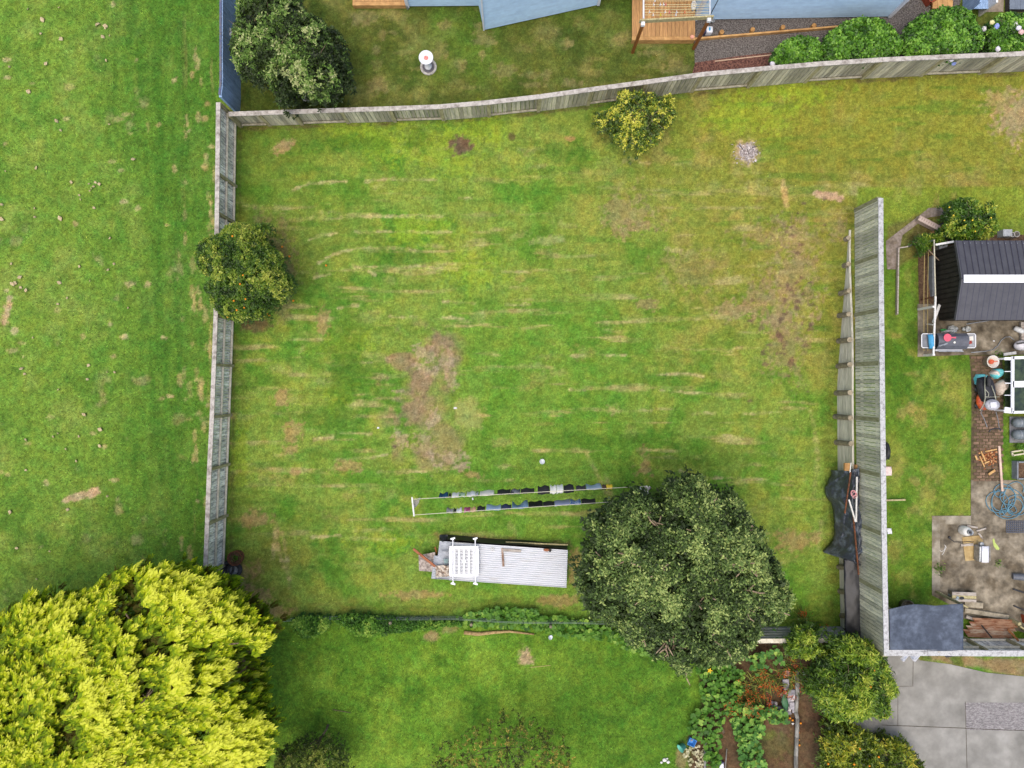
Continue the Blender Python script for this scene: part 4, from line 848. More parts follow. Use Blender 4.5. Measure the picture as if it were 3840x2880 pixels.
# orange tree on the left fence
ORL = leafmat('orange_tree_leaf', [(0, L(40, 66, 20)), (.4, L(88, 126, 34)), (.7, L(142, 166, 48)), (1, L(204, 210, 92))], .42, .4, .32)
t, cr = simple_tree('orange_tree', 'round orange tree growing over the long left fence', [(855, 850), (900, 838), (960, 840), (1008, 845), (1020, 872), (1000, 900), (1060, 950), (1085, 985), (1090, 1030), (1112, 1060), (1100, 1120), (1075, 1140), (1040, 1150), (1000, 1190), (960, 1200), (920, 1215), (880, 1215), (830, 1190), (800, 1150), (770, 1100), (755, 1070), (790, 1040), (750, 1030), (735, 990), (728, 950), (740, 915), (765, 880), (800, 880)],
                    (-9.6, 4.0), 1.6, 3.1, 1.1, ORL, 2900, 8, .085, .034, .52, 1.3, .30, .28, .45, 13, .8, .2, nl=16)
fruit(t, cr, 8, FRUIT_O, .034, 'orange', 3)
# yellowing citrus by the garden fence
YEL = leafmat('yellowing_leaf', [(0, L(56, 74, 26)), (.4, L(98, 130, 40)), (.62, L(154, 168, 50)), (.8, L(206, 206, 68)), (1, L(232, 226, 96))], .42, .4, .25)
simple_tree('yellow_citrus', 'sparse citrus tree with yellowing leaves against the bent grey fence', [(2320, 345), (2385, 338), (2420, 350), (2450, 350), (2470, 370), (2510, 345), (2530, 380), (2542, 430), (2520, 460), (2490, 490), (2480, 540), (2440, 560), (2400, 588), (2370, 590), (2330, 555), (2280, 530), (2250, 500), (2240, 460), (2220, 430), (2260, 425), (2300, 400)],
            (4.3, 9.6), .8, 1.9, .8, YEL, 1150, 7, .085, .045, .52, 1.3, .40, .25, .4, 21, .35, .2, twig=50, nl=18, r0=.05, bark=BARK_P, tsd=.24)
# lemon bush beside the black shed
LEM = leafmat('lemon_leaf', [(0, L(44, 74, 20)), (.45, L(86, 128, 30)), (.75, L(132, 160, 44)), (1, L(200, 204, 80))], .42, .4, .25)
t, cr = simple_tree('lemon_bush', 'green lemon bush at the back corner of the black shed', [(3545, 770), (3570, 755), (3610, 745), (3640, 740), (3665, 770), (3700, 765), (3722, 755), (3715, 785), (3735, 820), (3742, 870), (3725, 895), (3640, 905), (3600, 900), (3545, 898), (3520, 880), (3528, 850), (3550, 820)],
                    (16.2, 5.9), .9, 1.7, .6, LEM, 900, 7, .085, .042, .5, 1.3, .33, .22, .35, 31, .7, .2, cat='shrub', nl=12, r0=.045, trunk='stems')
fruit(t, cr, 6, FRUIT_Y, .03, 'lemon', 3)
# lower right citrus by the driveway
MAN = leafmat('citrus_leaf', [(0, L(44, 72, 20)), (.4, L(100, 138, 36)), (.7, L(156, 184, 52)), (1, L(210, 218, 90))], .45, .4, .34)
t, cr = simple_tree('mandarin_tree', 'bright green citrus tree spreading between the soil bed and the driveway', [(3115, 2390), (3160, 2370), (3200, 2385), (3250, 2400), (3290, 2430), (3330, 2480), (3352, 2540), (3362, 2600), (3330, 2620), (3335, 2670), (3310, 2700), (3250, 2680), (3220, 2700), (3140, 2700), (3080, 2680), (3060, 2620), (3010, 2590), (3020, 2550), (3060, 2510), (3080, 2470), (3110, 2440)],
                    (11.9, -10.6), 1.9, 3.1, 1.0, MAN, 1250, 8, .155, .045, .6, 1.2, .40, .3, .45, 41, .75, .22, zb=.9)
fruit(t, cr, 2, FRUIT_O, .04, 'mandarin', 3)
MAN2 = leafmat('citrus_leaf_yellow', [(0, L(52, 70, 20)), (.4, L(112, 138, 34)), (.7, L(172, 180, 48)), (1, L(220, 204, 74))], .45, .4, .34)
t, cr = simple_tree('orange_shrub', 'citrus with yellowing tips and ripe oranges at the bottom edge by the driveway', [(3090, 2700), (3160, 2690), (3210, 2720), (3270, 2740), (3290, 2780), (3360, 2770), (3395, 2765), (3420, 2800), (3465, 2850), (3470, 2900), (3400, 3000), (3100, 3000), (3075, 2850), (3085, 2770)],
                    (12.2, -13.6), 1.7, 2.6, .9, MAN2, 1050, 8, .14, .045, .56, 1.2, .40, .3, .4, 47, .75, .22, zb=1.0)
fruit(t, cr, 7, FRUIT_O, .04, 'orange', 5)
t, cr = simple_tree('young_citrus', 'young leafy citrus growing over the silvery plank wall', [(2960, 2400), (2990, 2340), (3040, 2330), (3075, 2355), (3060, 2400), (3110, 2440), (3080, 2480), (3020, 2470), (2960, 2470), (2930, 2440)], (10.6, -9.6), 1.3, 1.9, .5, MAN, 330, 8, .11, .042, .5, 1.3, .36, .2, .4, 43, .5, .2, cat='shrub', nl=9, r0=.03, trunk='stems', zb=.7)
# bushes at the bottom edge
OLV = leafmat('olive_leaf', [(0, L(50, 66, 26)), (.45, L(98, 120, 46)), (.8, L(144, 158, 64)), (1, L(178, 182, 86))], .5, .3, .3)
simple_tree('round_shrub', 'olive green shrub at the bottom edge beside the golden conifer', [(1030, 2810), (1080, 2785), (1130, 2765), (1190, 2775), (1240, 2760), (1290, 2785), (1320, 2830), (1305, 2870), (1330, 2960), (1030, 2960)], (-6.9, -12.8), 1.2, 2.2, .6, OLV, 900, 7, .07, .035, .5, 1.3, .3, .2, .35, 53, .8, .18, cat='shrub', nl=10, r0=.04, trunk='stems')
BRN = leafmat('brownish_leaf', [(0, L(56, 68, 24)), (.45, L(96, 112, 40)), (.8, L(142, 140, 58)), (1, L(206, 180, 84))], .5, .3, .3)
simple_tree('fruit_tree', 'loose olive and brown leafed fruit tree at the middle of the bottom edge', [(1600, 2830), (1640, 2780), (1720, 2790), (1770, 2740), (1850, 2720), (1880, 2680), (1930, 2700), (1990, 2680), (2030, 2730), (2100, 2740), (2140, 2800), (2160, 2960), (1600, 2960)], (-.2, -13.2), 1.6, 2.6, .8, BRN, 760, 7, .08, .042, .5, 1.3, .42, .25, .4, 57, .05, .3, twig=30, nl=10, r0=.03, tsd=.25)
# hydrangea mounds
HYD = leafmat('hydrangea_leaf', [(0, L(36, 66, 18)), (.4, L(74, 122, 30)), (.7, L(110, 164, 46)), (1, L(150, 196, 76))], .45, .4, .25)
FLO = {'white': mat('white_hydrangea', L(226, 222, 224), .7, L(206, 204, 220), .1, 20), 'blue': mat('blue_hydrangea', L(132, 150, 216), .7, L(160, 170, 220), .1, 20), 'pink': mat('pink_hydrangea', L(216, 180, 176), .7), 'cream': mat('cream_hydrangea', L(224, 216, 160), .7)}
for nm, poly, zt, sd_, fl in (('small round green hydrangea bush above the bark mulch', [(2890, 230), (2910, 180), (2960, 140), (3010, 132), (3060, 140), (3085, 180), (3080, 245), (3020, 252), (2950, 252)], 1.15, 3, [(2897, 240, 'white')]),
                         ('large clipped green hydrangea bush, middle of the three along the fence', [(3075, 180), (3100, 130), (3160, 85), (3230, 64), (3300, 72), (3350, 110), (3385, 160), (3370, 215), (3300, 240), (3180, 252), (3090, 245)], 1.45, 4, []),
                         ('largest domed green hydrangea bush nearest the blue screen', [(3370, 160), (3390, 110), (3450, 55), (3530, 30), (3600, 25), (3650, 60), (3680, 120), (3680, 180), (3640, 220), (3560, 235), (3440, 238), (3380, 225)], 1.6, 5, [(3568, 222, 'white'), (3576, 236, 'blue'), (3648, 208, 'blue')]),
                         ('flowering hydrangea with white and pink heads in the top right corner', [(3690, 160), (3690, 100), (3740, 60), (3800, 45), (3900, 60), (3940, 150), (3900, 215), (3800, 220), (3720, 215)], 1.3, 6, [(3690, 108, 'white'), (3720, 85, 'cream'), (3738, 98, 'blue'), (3806, 88, 'white'), (3742, 184, 'white'), (3830, 120, 'pink'), (3832, 200, 'pink'), (3820, 105, 'white')])):
    c = P(sum(x for x, y in poly) / len(poly), sum(y for x, y in poly) / len(poly), 1.0)
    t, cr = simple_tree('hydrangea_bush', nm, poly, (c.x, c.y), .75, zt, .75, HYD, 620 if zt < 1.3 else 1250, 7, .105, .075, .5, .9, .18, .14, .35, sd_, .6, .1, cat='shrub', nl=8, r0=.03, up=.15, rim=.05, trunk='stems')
    t['group'] = 'hydrangea bushes by the fence'
    for k, (px, py, cn) in enumerate(fl):
        q = P(px, py, .9); z = max(.75, float(cr.z(np.array([q.x]), np.array([q.y]))[0])); q = P(px, py, z + .05)
        MB().blob(q, (.095, .095, .07), 12, .12, k).build('flower_head', FLO[cn], t, smooth=False)

# ------------------------------------------------------------------ low garden plants: hedge of vegetables, squash vines, lilies
VEG = leafmat('vegetable_leaf', [(0, L(44, 82, 26)), (.45, L(86, 136, 44)), (.8, L(126, 170, 62)), (1, L(168, 198, 84))], .5, .25, .32)
SQ = leafmat('squash_leaf', [(0, L(34, 70, 26)), (.45, L(72, 122, 50)), (.75, L(112, 160, 66)), (1, L(172, 200, 90))], .55, .25, .25)
def big_leaves(name, label, pts, r, m, z, seed, cat='plant', dense=1.0, tc=.5, ts=.2, stem=True, group=None):
    """vine with lobed round leaves on stalks: pts are pixel positions"""
    rg = np.random.default_rng(seed); c0 = G(*pts[len(pts) // 2]); t = thing(name, label, cat, c0, group); V = []; F = []; T = []; st = MB()
    for px, py in pts:
        g = G(px, py); zz = g.z + z * rg.uniform(.5, 1.2); c = np.array(P(px, py, zz)); rr = r * rg.uniform(.65, 1.3); n = unit(np.array([rg.normal(0, .35), rg.normal(0, .35), 1.0])); u = unit(np.cross(n, [0, 1, 0.1])); v = np.cross(n, u); a0 = rg.random() * 6.28
        b = len(V); V.append(c - n * rr * .12); K_ = 13; tn = np.clip(rg.normal(tc, ts), 0, 1)
        for k in range(K_):
            a = a0 + 6.283 * k / K_; q = rr * (0.3 if k == 0 else (1.0 + .12 * math.cos(5 * (a - a0)) + rg.normal(0, .05))); V.append(c + u * math.cos(a) * q + v * math.sin(a) * q + n * rg.normal(0, rr * .09))
        for k in range(K_): F.append((b, b + 1 + k, b + 1 + (k + 1) % K_)); T.append(np.clip(tn + rg.normal(0, .05), 0, 1))
        if stem: st.tube([g, Vector(c)], .008, 4)
    mesh_np('leaves', np.array(V), 3, np.array(F).ravel(), m, t, attrs={'tone': np.array(T)})
    if stem: st.build('stems', mat(name + '_stem', L(120, 140, 70), .7), t)
    return t
def scatter(poly, n, seed):
    rg = np.random.default_rng(seed); a = np.array(poly, float); x = rg.uniform(a[:, 0].min(), a[:, 0].max(), n * 8); y = rg.uniform(a[:, 1].min(), a[:, 1].max(), n * 8); k = poly_dist(x, y, poly) > 0
    return list(zip(x[k][:n], y[k][:n]))
simple_tree('vegetable_row', 'low leafy green row under the net at the left, beside the conifer', [(1075, 2330), (1120, 2310), (1200, 2305), (1245, 2312), (1240, 2345), (1200, 2375), (1150, 2390), (1105, 2378)], (-7.6, -9.0), .3, .65, .25, VEG, 480, 6, .08, .055, .55, 1.1, .15, .1, .3, 61, .5, .1, cat='plant', nl=5, r0=.012, trunk='stems', zb=.08)
simple_tree('bean_row', 'long green leafy bean row growing up the netting', [(1235, 2312), (1320, 2300), (1460, 2310), (1560, 2318), (1640, 2320), (1760, 2322), (1770, 2345), (1660, 2352), (1600, 2364), (1520, 2380), (1420, 2382), (1340, 2385), (1300, 2360)], (-4.7, -9.0), .3, .6, .25, VEG, 900, 6, .075, .05, .5, 1.2, .18, .12, .35, 63, .5, .1, cat='plant', nl=8, r0=.012, trunk='stems', zb=.08)
big_leaves('pumpkin_vine', 'round leafed pumpkin vine trailing along the netting towards the big tree', scatter([(1680, 2325), (1760, 2300), (1860, 2280), (2000, 2285), (2040, 2310), (2200, 2325), (2320, 2370), (2420, 2420), (2440, 2460), (2380, 2450), (2280, 2400), (2160, 2395), (2060, 2370), (1900, 2355), (1720, 2345)], 600, 5), .09, VEG, .3, 5, tc=.5)
big_leaves('pumpkin_vine', 'sprawling pale green pumpkin vine filling the lower right garden bed', scatter([(2800, 2640), (2900, 2650), (2970, 2680), (2960, 2710), (2870, 2710), (2850, 2790), (2880, 2900), (2780, 2900), (2770, 2800), (2740, 2700), (2700, 2660)], 430, 6), .09, SQ, .45, 6, tc=.62)
big_leaves('pumpkin_vine', 'darker pumpkin vine on the garden edge beside the lower lawn with yellow flower', scatter([(2610, 2470), (2700, 2480), (2790, 2520), (2780, 2640), (2720, 2690), (2700, 2780), (2700, 2880), (2650, 2890), (2640, 2790), (2575, 2745), (2590, 2690), (2640, 2640), (2620, 2560)], 520, 7), .085, VEG, .4, 7, tc=.45)
big_leaves('climbing_squash', 'bright squash vine climbing up between the big tree and the plank wall', [(2900, 2370), (2915, 2400), (2905, 2425), (2925, 2455), (2935, 2490), (2850, 2500), (2875, 2500), (2830, 2510), (2890, 2515), (2925, 2470), (2855, 2480), (2915, 2440), (2840, 2530)] + scatter([(2800, 2470), (2900, 2440), (2940, 2470), (2880, 2500), (2800, 2510)], 40, 12), .095, SQ, .5, 8, tc=.62)
q = P(2661, 2514, .7); m = MB()
for k in range(5): a = 6.283 * k / 5; m.add([q, q + Vector((math.cos(a - .4) * .06, math.sin(a - .4) * .06, .02)), q + Vector((math.cos(a) * .11, math.sin(a) * .11, .05)), q + Vector((math.cos(a + .4) * .06, math.sin(a + .4) * .06, .02))], [(0, 1, 2, 3)])
tag(m.build('pumpkin_flower', mat('yellow_petal', L(244, 200, 30), .5), None, q), 'single large yellow pumpkin flower below the big tree', 'flower')
# orange crocosmia clumps: arching blades with orange sprays
CRO = leafmat('strap_leaf', [(0, L(60, 80, 30)), (.5, L(110, 130, 54)), (1, L(170, 170, 80))], .5, .3, .2); CRF = leafmat('crocosmia_flower', [(0, L(150, 54, 30)), (.5, L(206, 84, 40)), (1, L(236, 136, 66))], .5, .2, .25)
def crocosmia(label, poly, n, seed, nf=1.0):
    rg = np.random.default_rng(seed); pts = scatter(poly, n, seed); c = G(*pts[0]); t = thing('crocosmia', label, 'flowers', c, 'orange crocosmia clumps in the garden')
    B = np.array([G(x, y) for x, y in pts]); a = rg.random(n) * 6.28; ax = unit(np.c_[np.cos(a), np.sin(a), rg.uniform(.3, 1.0, n)]); k = 6
    bb = np.repeat(B, k, 0) + rg.normal(0, .05, (n * k, 3)) * [1, 1, 0]; aa = unit(np.repeat(ax, k, 0) + rg.normal(0, .35, (n * k, 3))); aa[:, 2] = np.abs(aa[:, 2])
    leaves('leaves', bb, aa, unit(np.c_[rg.normal(0, .3, (n * k, 2)), np.ones(n * k)]), rg.uniform(.45, .8, n * k), rg.uniform(.025, .045, n * k), rg.random(n * k), CRO, t)
    f = np.repeat(B + ax * .5 + [0, 0, .38], 16, 0) + rg.normal(0, .06, (n * 16, 3)); fa = unit(rg.normal(0, 1, (n * 16, 3)) + [0, 0, .5])
    leaves('flowers', f, fa, unit(rg.normal(0, 1, f.shape) + [0, 0, 1]), rg.uniform(.03, .055, len(f)), rg.uniform(.025, .04, len(f)), rg.random(len(f)), CRF, t)['kind'] = 'stuff'
crocosmia('orange flowered strap leaf clump left of the brick heap', [(2720, 2600), (2760, 2580), (2830, 2540), (2870, 2560), (2860, 2620), (2780, 2640), (2730, 2630)], 36, 3)
crocosmia('orange flowered strap leaf clump above the brick heap', [(2790, 2510), (2920, 2500), (2930, 2540), (2880, 2560), (2800, 2545)], 22, 4)
crocosmia('orange flowered clump leaning on the grey log edging', [(2950, 2490), (2985, 2460), (2990, 2520), (2970, 2560), (2955, 2590)], 18, 5)
crocosmia('small orange flowered clump at the foot of the plank wall on the lawn', [(3010, 2310), (3040, 2310), (3035, 2330), (3005, 2330)], 9, 6)
big_leaves('pale_groundcover', 'patch of pale cream leaves beside the blue tub', scatter([(2570, 2810), (2600, 2790), (2640, 2800), (2660, 2850), (2620, 2890), (2580, 2880), (2560, 2840)], 80, 9), .05, leafmat('cream_leaf', [(0, L(150, 150, 110)), (.5, L(196, 190, 150)), (1, L(222, 216, 186))], .6, .2, .2), .12, 9, tc=.5, stem=False)
simple_tree('weed_clump', 'small green weed clump on the bare soil beside the conifer', [(960, 2490), (985, 2480), (1000, 2500), (985, 2520), (962, 2516)], (-9.4, -10.6), .12, .3, .15, VEG, 60, 5, .09, .05, .5, 1, 0, .05, .2, 71, 0, .05, cat='plant', nl=3, r0=.008, trunk='stems', zb=.04)
for lab, px, py, rr in (('grass tuft growing in the patio joint near the white string', 3518, 2130, 22), ('grass tuft at the middle of the patio', 3742, 2110, 16), ('weed tuft beside the white bucket', 3748, 1335, 22)):
    g = G(px, py); rg = np.random.default_rng(px); n = 60 if rr < 20 else 120; t = thing('weed_tuft', lab, 'plant', g); B = np.array(g) + np.c_[rg.normal(0, rr / 220, (n, 2)), np.zeros(n)]
    leaves('blades', B, unit(np.c_[rg.normal(0, .7, (n, 2)), np.ones(n)]), unit(np.c_[rg.normal(0, 1, (n, 2)), np.ones(n)]), rg.uniform(.06, .14, n), np.full(n, .02), rg.random(n), VEG, t)

# ------------------------------------------------------------------ grass blades over the lawns
def grass():
    rg = np.random.default_rng(99); N = 420000
    px = rg.uniform(-160, 4000, N); py = rg.uniform(-120, 3000, N); lush = ((px < 830) | ((px > 900) & (px < 2700) & (py > 2350)))
    keep = rg.random(N) < np.where(lush, 1.0, .85); px, py, lush = px[keep], py[keep], lush[keep]
    x = (px - 1920) / 100; y = (1440 - py) / 100; z = gz(x, y); x = x * (H - z) / H; y = y * (H - z) / H
    i = np.clip(np.searchsorted(GXs, x), 0, len(GXs) - 1); j = np.clip(np.searchsorted(GYs, y), 0, len(GYs) - 1)
    c = COLR[i, j]; bare = BARE[i, j]; ok = rg.random(len(x)) > bare * 1.1
    for poly in ([(2590, 60), (3440, 40), (3460, -130), (3990, -130), (3990, 270), (3054, 270), (2590, 310)], [(3170, 2440), (3420, 2440), (3450, 2476), (3560, 2490), (3700, 2522), (3990, 2552), (3990, 3060), (3170, 3060)], [(3490, 1930), (3636, 1930), (3632, 1336), (3436, 1340), (3440, 870), (3990, 870), (3990, 2420), (3600, 2330), (3490, 2236)], [(3322, 904), (3450, 806), (3482, 780), (3530, 778), (3470, 818), (3384, 882), (3362, 1010), (3326, 1010)], [(2590, 2470), (2760, 2400), (3230, 2410), (3230, 3000), (2590, 3000)]):
        ok &= ~(poly_dist(px, py, poly) > 0)
    ok &= ~((x > np.interp(y, XR_Y, XR_X) - .2) & (x < np.interp(y, XR_Y, XR_X) + .12) & (y < 6.2) & (y > -9.4))
    x, y, z, c, lush = x[ok], y[ok], z[ok], c[ok], lush[ok]; n = len(x); z = GZ[np.clip(np.searchsorted(GXs, x), 0, len(GXs) - 1), np.clip(np.searchsorted(GYs, y), 0, len(GYs) - 1)]
    dirs = fbm(x * .9 + 60, y * .9 + 60, 3, 2) * 9 + rg.normal(0, 1.2, n)
    ln = np.where(lush, rg.uniform(.05, .12, n), rg.uniform(.03, .075, n)); el = rg.uniform(.25, 1.1, n)
    ax = np.stack([np.cos(dirs) * np.cos(el), np.sin(dirs) * np.cos(el), np.sin(el)], 1); sd_ = np.stack([-np.sin(dirs), np.cos(dirs), np.zeros(n)], 1)
    b = np.stack([x, y, z - .005], 1); wd = np.where(lush, .016, .014)[:, None]
    v = np.stack([b - sd_ * wd * .5, b + sd_ * wd * .5, b + ax * ln[:, None]], 1).reshape(-1, 3)
    f = np.exp(rg.normal(0.02, .48, n))[:, None]; hue = rg.normal(0, .10, (n, 1)); cc = np.clip(c * f * np.concatenate([1 + hue, 1 + hue * .2, 1 - hue], 1), .003, .9)
    m = bpy.data.materials.new('grass_blade'); m.use_nodes = True; nt = m.node_tree; p = nt.nodes['Principled BSDF']; at = nd(nt, 'Attribute', attribute_name='Col'); nt.links.new(at.outputs['Color'], p.inputs['Base Color']); p.inputs['Roughness'].default_value = .7; p.inputs['Specular IOR Level'].default_value = .2
    mesh_np('grass', v, 3, np.arange(n * 3), m, colors=('POINT', np.repeat(cc, 3, 0)))['kind'] = 'stuff'
grass()
# ------------------------------------------------------------------ washing line and the washing
ZL = 1.85
def yl_u(px): return 1872 + (px - 1545) * (1823 - 1872) / (2425 - 1545)
def yl_l(px): return 1931 + (px - 1553) * (1886 - 1931) / (2234 - 1553)
t = thing('clothesline', 'long two-line washing line between white T posts across the lower lawn', 'clothesline', G(1556, 1893))
CORD = mat('clothesline_wire', L(206, 202, 178), .6)
a, b_ = P(1545, 1864, ZL), P(1553, 1936, ZL); MB().bar(a, b_, .05, .05).build('cross_arm', WHITE_R, t); mid = (a + b_) / 2
MB().tube([(mid.x, mid.y, -.1), (mid.x, mid.y, ZL - .03)], .03, 10).build('post', WHITE_R, t)
a2, b2 = P(2425, 1822, ZL), P(2433, 1884, ZL); MB().bar(a2, b2, .05, .05).build('cross_arm', WHITE_R, t); mid = (a2 + b2) / 2
MB().tube([(mid.x, mid.y, -.1), (mid.x, mid.y, ZL - .03)], .03, 10).build('post', WHITE_R, t)
for f, x0, x1 in ((yl_u, 1547, 2425), (yl_l, 1553, 2433)):
    MB().tube([P(x, f(x), ZL + .01) for x in np.linspace(x0, x1, 9)], .011, 5).build('line', CORD, t)
m = MB(); pb = [P(1548, 1874, ZL - .03), P(1572, 1874, ZL - .06), P(1564, 1895, ZL - .55), P(1550, 1910, ZL - .5)]
m.sheet(lambda u, v: pb[0].lerp(pb[1], u).lerp(pb[3].lerp(pb[2], u), v) + Vector((.03 * math.sin(6 * u + 5 * v), .03 * math.sin(7 * v), 0)), 8, 8, .004)
tag(m.build('peg_bag', mat('grey_mesh_bag', L(176, 172, 160), .8, L(140, 138, 128), .2, 20), None, pb[0]), 'grey mesh peg bag hanging from the left T post', 'bag')
CL = {}
def cloth(c, c2=None):
    k = (c, c2)
    if k not in CL: CL[k] = mat('fabric_%d' % len(CL), L(*c), .9, L(*c2) if c2 else None, .08, 14, 0, .15, m2=(.48, .54) if c2 else (.42, .62), tl=.45 if sum(c) > 300 else 0)
    return CL[k]
def garment(f, x0, x1, drop, col, label, kind, col2=None, wav=.03, seed=1, edge=.0, fat=.035):
    """cloth folded over the line: two falls with waves, front and back, uneven hems"""
    rg = random.Random(seed); n = max(6, int((x1 - x0) / 4)); ph = rg.uniform(0, 6); z0 = ZL + .016
    c0 = P((x0 + x1) / 2, f((x0 + x1) / 2), z0); pa = P(x0, f(x0), z0); pb = P(x1, f(x1), z0); k1, k2 = rg.uniform(1, 2.2), rg.uniform(2.5, 5)
    def fn(u, v):
        p = pa.lerp(pb, u); s = (v - .5) * 2; q = abs(s); side = 1 if s > 0 else -1
        hem = drop * .6 * (1 + edge * math.sin(k1 * 3.1 * u + ph)) * (1.0 if side > 0 else .82)
        nar = 1 - .06 * q * math.sin(math.pi * u * 2 + ph); p = pa.lerp(pb, .5 + (u - .5) * nar)
        p.y += (.07 if side > 0 else .0) * q + side * (.012 + fat * math.sin(q * 2.2)) + wav * q * math.sin(k2 * u * 2 + ph + s) + wav * .6 * q * math.sin(k1 * 4 * u + 2 * ph); p.z -= hem * q; p.x += .01 * q * math.sin(k2 * u + ph)
        return p
    m = MB(); m.sheet(fn, n, 12, .004); o = m.build(kind, cloth(col, col2), None, c0, smooth=True); tag(o, label, kind.replace('_', ' '), 'washing on the clothesline'); return o
BL, WH, NV, PB = (40, 40, 44), (250, 250, 253), (48, 56, 88), (196, 220, 246)
for i, (x0, x1, d, c, lb, kd, c2) in enumerate([
    (1645, 1681, .55, (52, 104, 146), 'teal blue shirt, first garment on the upper line from the left post', 'shirt', (40, 84, 124)),
    (1682, 1692, .3, (32, 32, 36), 'small black sock beside the teal blue shirt on the upper line', 'sock', None),
    (1694, 1719, .45, WH, 'small white top between the black sock and the green patterned cloth', 'top', None),
    (1722, 1743, .35, (198, 222, 196), 'white and green patterned cloth on the upper line', 'cloth', (72, 148, 90)),
    (1749, 1784, .6, (246, 248, 252), 'white t-shirt left of the navy and white scarf on the upper line', 'shirt', None),
    (1785, 1794, .5, (216, 218, 228), 'narrow navy and white scarf on the upper line', 'scarf', (44, 48, 80)),
    (1798, 1853, .62, (253, 250, 246), 'wide plain white towel on the upper line', 'towel', None),
    (1865, 1913, .65, BL, 'wide black trousers just right of the white towel, upper line', 'trousers', None),
    (1914, 1951, .5, (160, 162, 172), 'grey and dark striped top, upper line', 'top', (64, 66, 80)),
    (1953, 2004, .55, (50, 48, 50), 'charcoal trousers right of the grey striped top, upper line', 'trousers', None),
    (2016, 2062, .55, BL, 'black top left of the two puffy white items, upper line', 'top', None),
    (2063, 2088, .5, (253, 253, 250), 'left one of two puffy white items on the upper line', 'pillowcase', None),
    (2089, 2113, .52, (251, 252, 252), 'right one of two puffy white items on the upper line', 'pillowcase', None),
    (2114, 2153, .5, (30, 32, 38), 'black shorts right of the puffy white items', 'shorts', None),
    (2161, 2197, .42, (52, 50, 58), 'thin dark grey vest beside the pale blue sheet', 'vest', None),
    (2199, 2258, .72, (184, 204, 226), 'pale blue wide shirt near the right end of the upper line', 'shirt', None),
    (2259, 2274, .3, (72, 56, 48), 'small brown bundled cap on the upper line', 'cap', None),
    (2275, 2297, .2, (238, 210, 70), 'thin yellow strap, last on the upper line', 'strap', None)]):
    garment(yl_u, x0, x1, d, c, lb, kd, c2, seed=i + 3, edge=.14, fat=.10 if 'puffy' in lb else .035, wav=.02)
for i, (x0, x1, d, c, lb, kd, c2) in enumerate([
    (1673, 1699, .45, (206, 206, 204), 'pale grey ruffled top, first on the lower line from the left', 'top', (168, 168, 166)),
    (1700, 1710, .3, (36, 38, 44), 'small black sock on the lower line', 'sock', None),
    (1711, 1732, .36, WH, 'small white underwear on the lower line', 'underwear', None),
    (1740, 1763, .36, (196, 90, 140), 'pink patterned child top on the lower line', 'top', (226, 160, 190)),
    (1765, 1785, .25, (226, 186, 150), 'small peach cloth beside the pink top', 'cloth', None),
    (1789, 1818, .42, BL, 'black shorts right of the peach cloth on the lower line', 'shorts', None),
    (1823, 1878, .6, PB, 'pale blue shirt left of the navy garment on the lower line', 'shirt', None),
    (1879, 1917, .48, NV, 'navy blue shorts on the lower line', 'shorts', None),
    (1919, 1982, .85, (148, 184, 216), 'light blue ragged hemmed sheet, deepest hanging on the lower line', 'sheet', (166, 198, 226)),
    (1983, 2036, .75, (26, 26, 30), 'large black hoodie right of the light blue sheet', 'hoodie', None),
    (2037, 2079, .55, (36, 36, 40), 'black leggings beside the large black hoodie', 'leggings', None),
    (2081, 2138, .68, (182, 190, 222), 'lavender pale blue top, lower line', 'top', None),
    (2139, 2180, .55, (176, 198, 228), 'blue and white patterned dress, lower line', 'dress', (84, 124, 184)),
    (2182, 2234, .5, (38, 38, 38), 'black trousers, last on the lower line', 'trousers', None)]):
    garment(yl_l, x0, x1, d, c, lb, kd, c2, seed=i + 43, edge=.3 if 'ragged' in lb else .14, wav=.06 if 'ragged' in lb else .02)
m = MB(); q = P(2426, 1826, ZL - .02); m.sheet(lambda u, v: q + Vector(((u - .5) * .2 + .05 * math.sin(6 * v), -.28 * v + .05 * math.sin(9 * u), .06 - .3 * v + .05 * math.sin(8 * u + 5 * v))), 8, 8, .004)
tag(m.build('plastic_bag', mat('white_plastic_film', L(216, 214, 216), .4, L(188, 188, 192), .1, 10), None, q, smooth=True), 'crumpled white plastic bag tied to the right T post', 'bag')
q = G(2033, 1730); m = MB(); m.lathe(q, [(.07, 0), (.095, .05), (.1, .075), (.085, .075), (.075, .03), (0, .03)], 20); tag(m.build('pet_bowl', mat('pale_enamel', L(206, 214, 216), .4), None, q, smooth=True), 'small pale round bowl alone on the lawn above the washing line', 'bowl')

# ------------------------------------------------------------------ chicken coop with corrugated roof, things on it
ZR = .5
t = thing('garden_coop', 'long low coop under a whitish corrugated roof in the lower lawn', 'coop', G(1880, 2110))
IRON = mat('whitewashed_iron', L(228, 230, 234), .55, L(196, 190, 182), .05, 3, 0, .1, spec=.4, st=(.35, 7, 1), m2=(.54, .8)); IRON2 = mat('dull_iron', L(186, 190, 196), .55, L(160, 164, 170), .1, 3)
cA, cB, cC, cD = P(1648, 2029, ZR + .04), P(2129, 2062, ZR + .04), P(2124, 2203, ZR - .06), P(1632, 2171, ZR - .06)
def roofp(u, v, dz=0):
    p = cA.lerp(cB, u).lerp(cD.lerp(cC, u), v); p.z += dz; return p
nc = 18
MB().sheet(lambda u, v: roofp(.105 + .895 * u, v, .032 * math.cos(v * nc * 2 * math.pi)), 1, nc * 6, .003).build('roof_sheet', IRON, t)
MB().sheet(lambda u, v: roofp(.125 * u, .0 + .40 * v, -.03 + .014 * math.cos(v * 10 * 2 * math.pi)), 1, 60, .003).build('roof_sheet', IRON2, t)
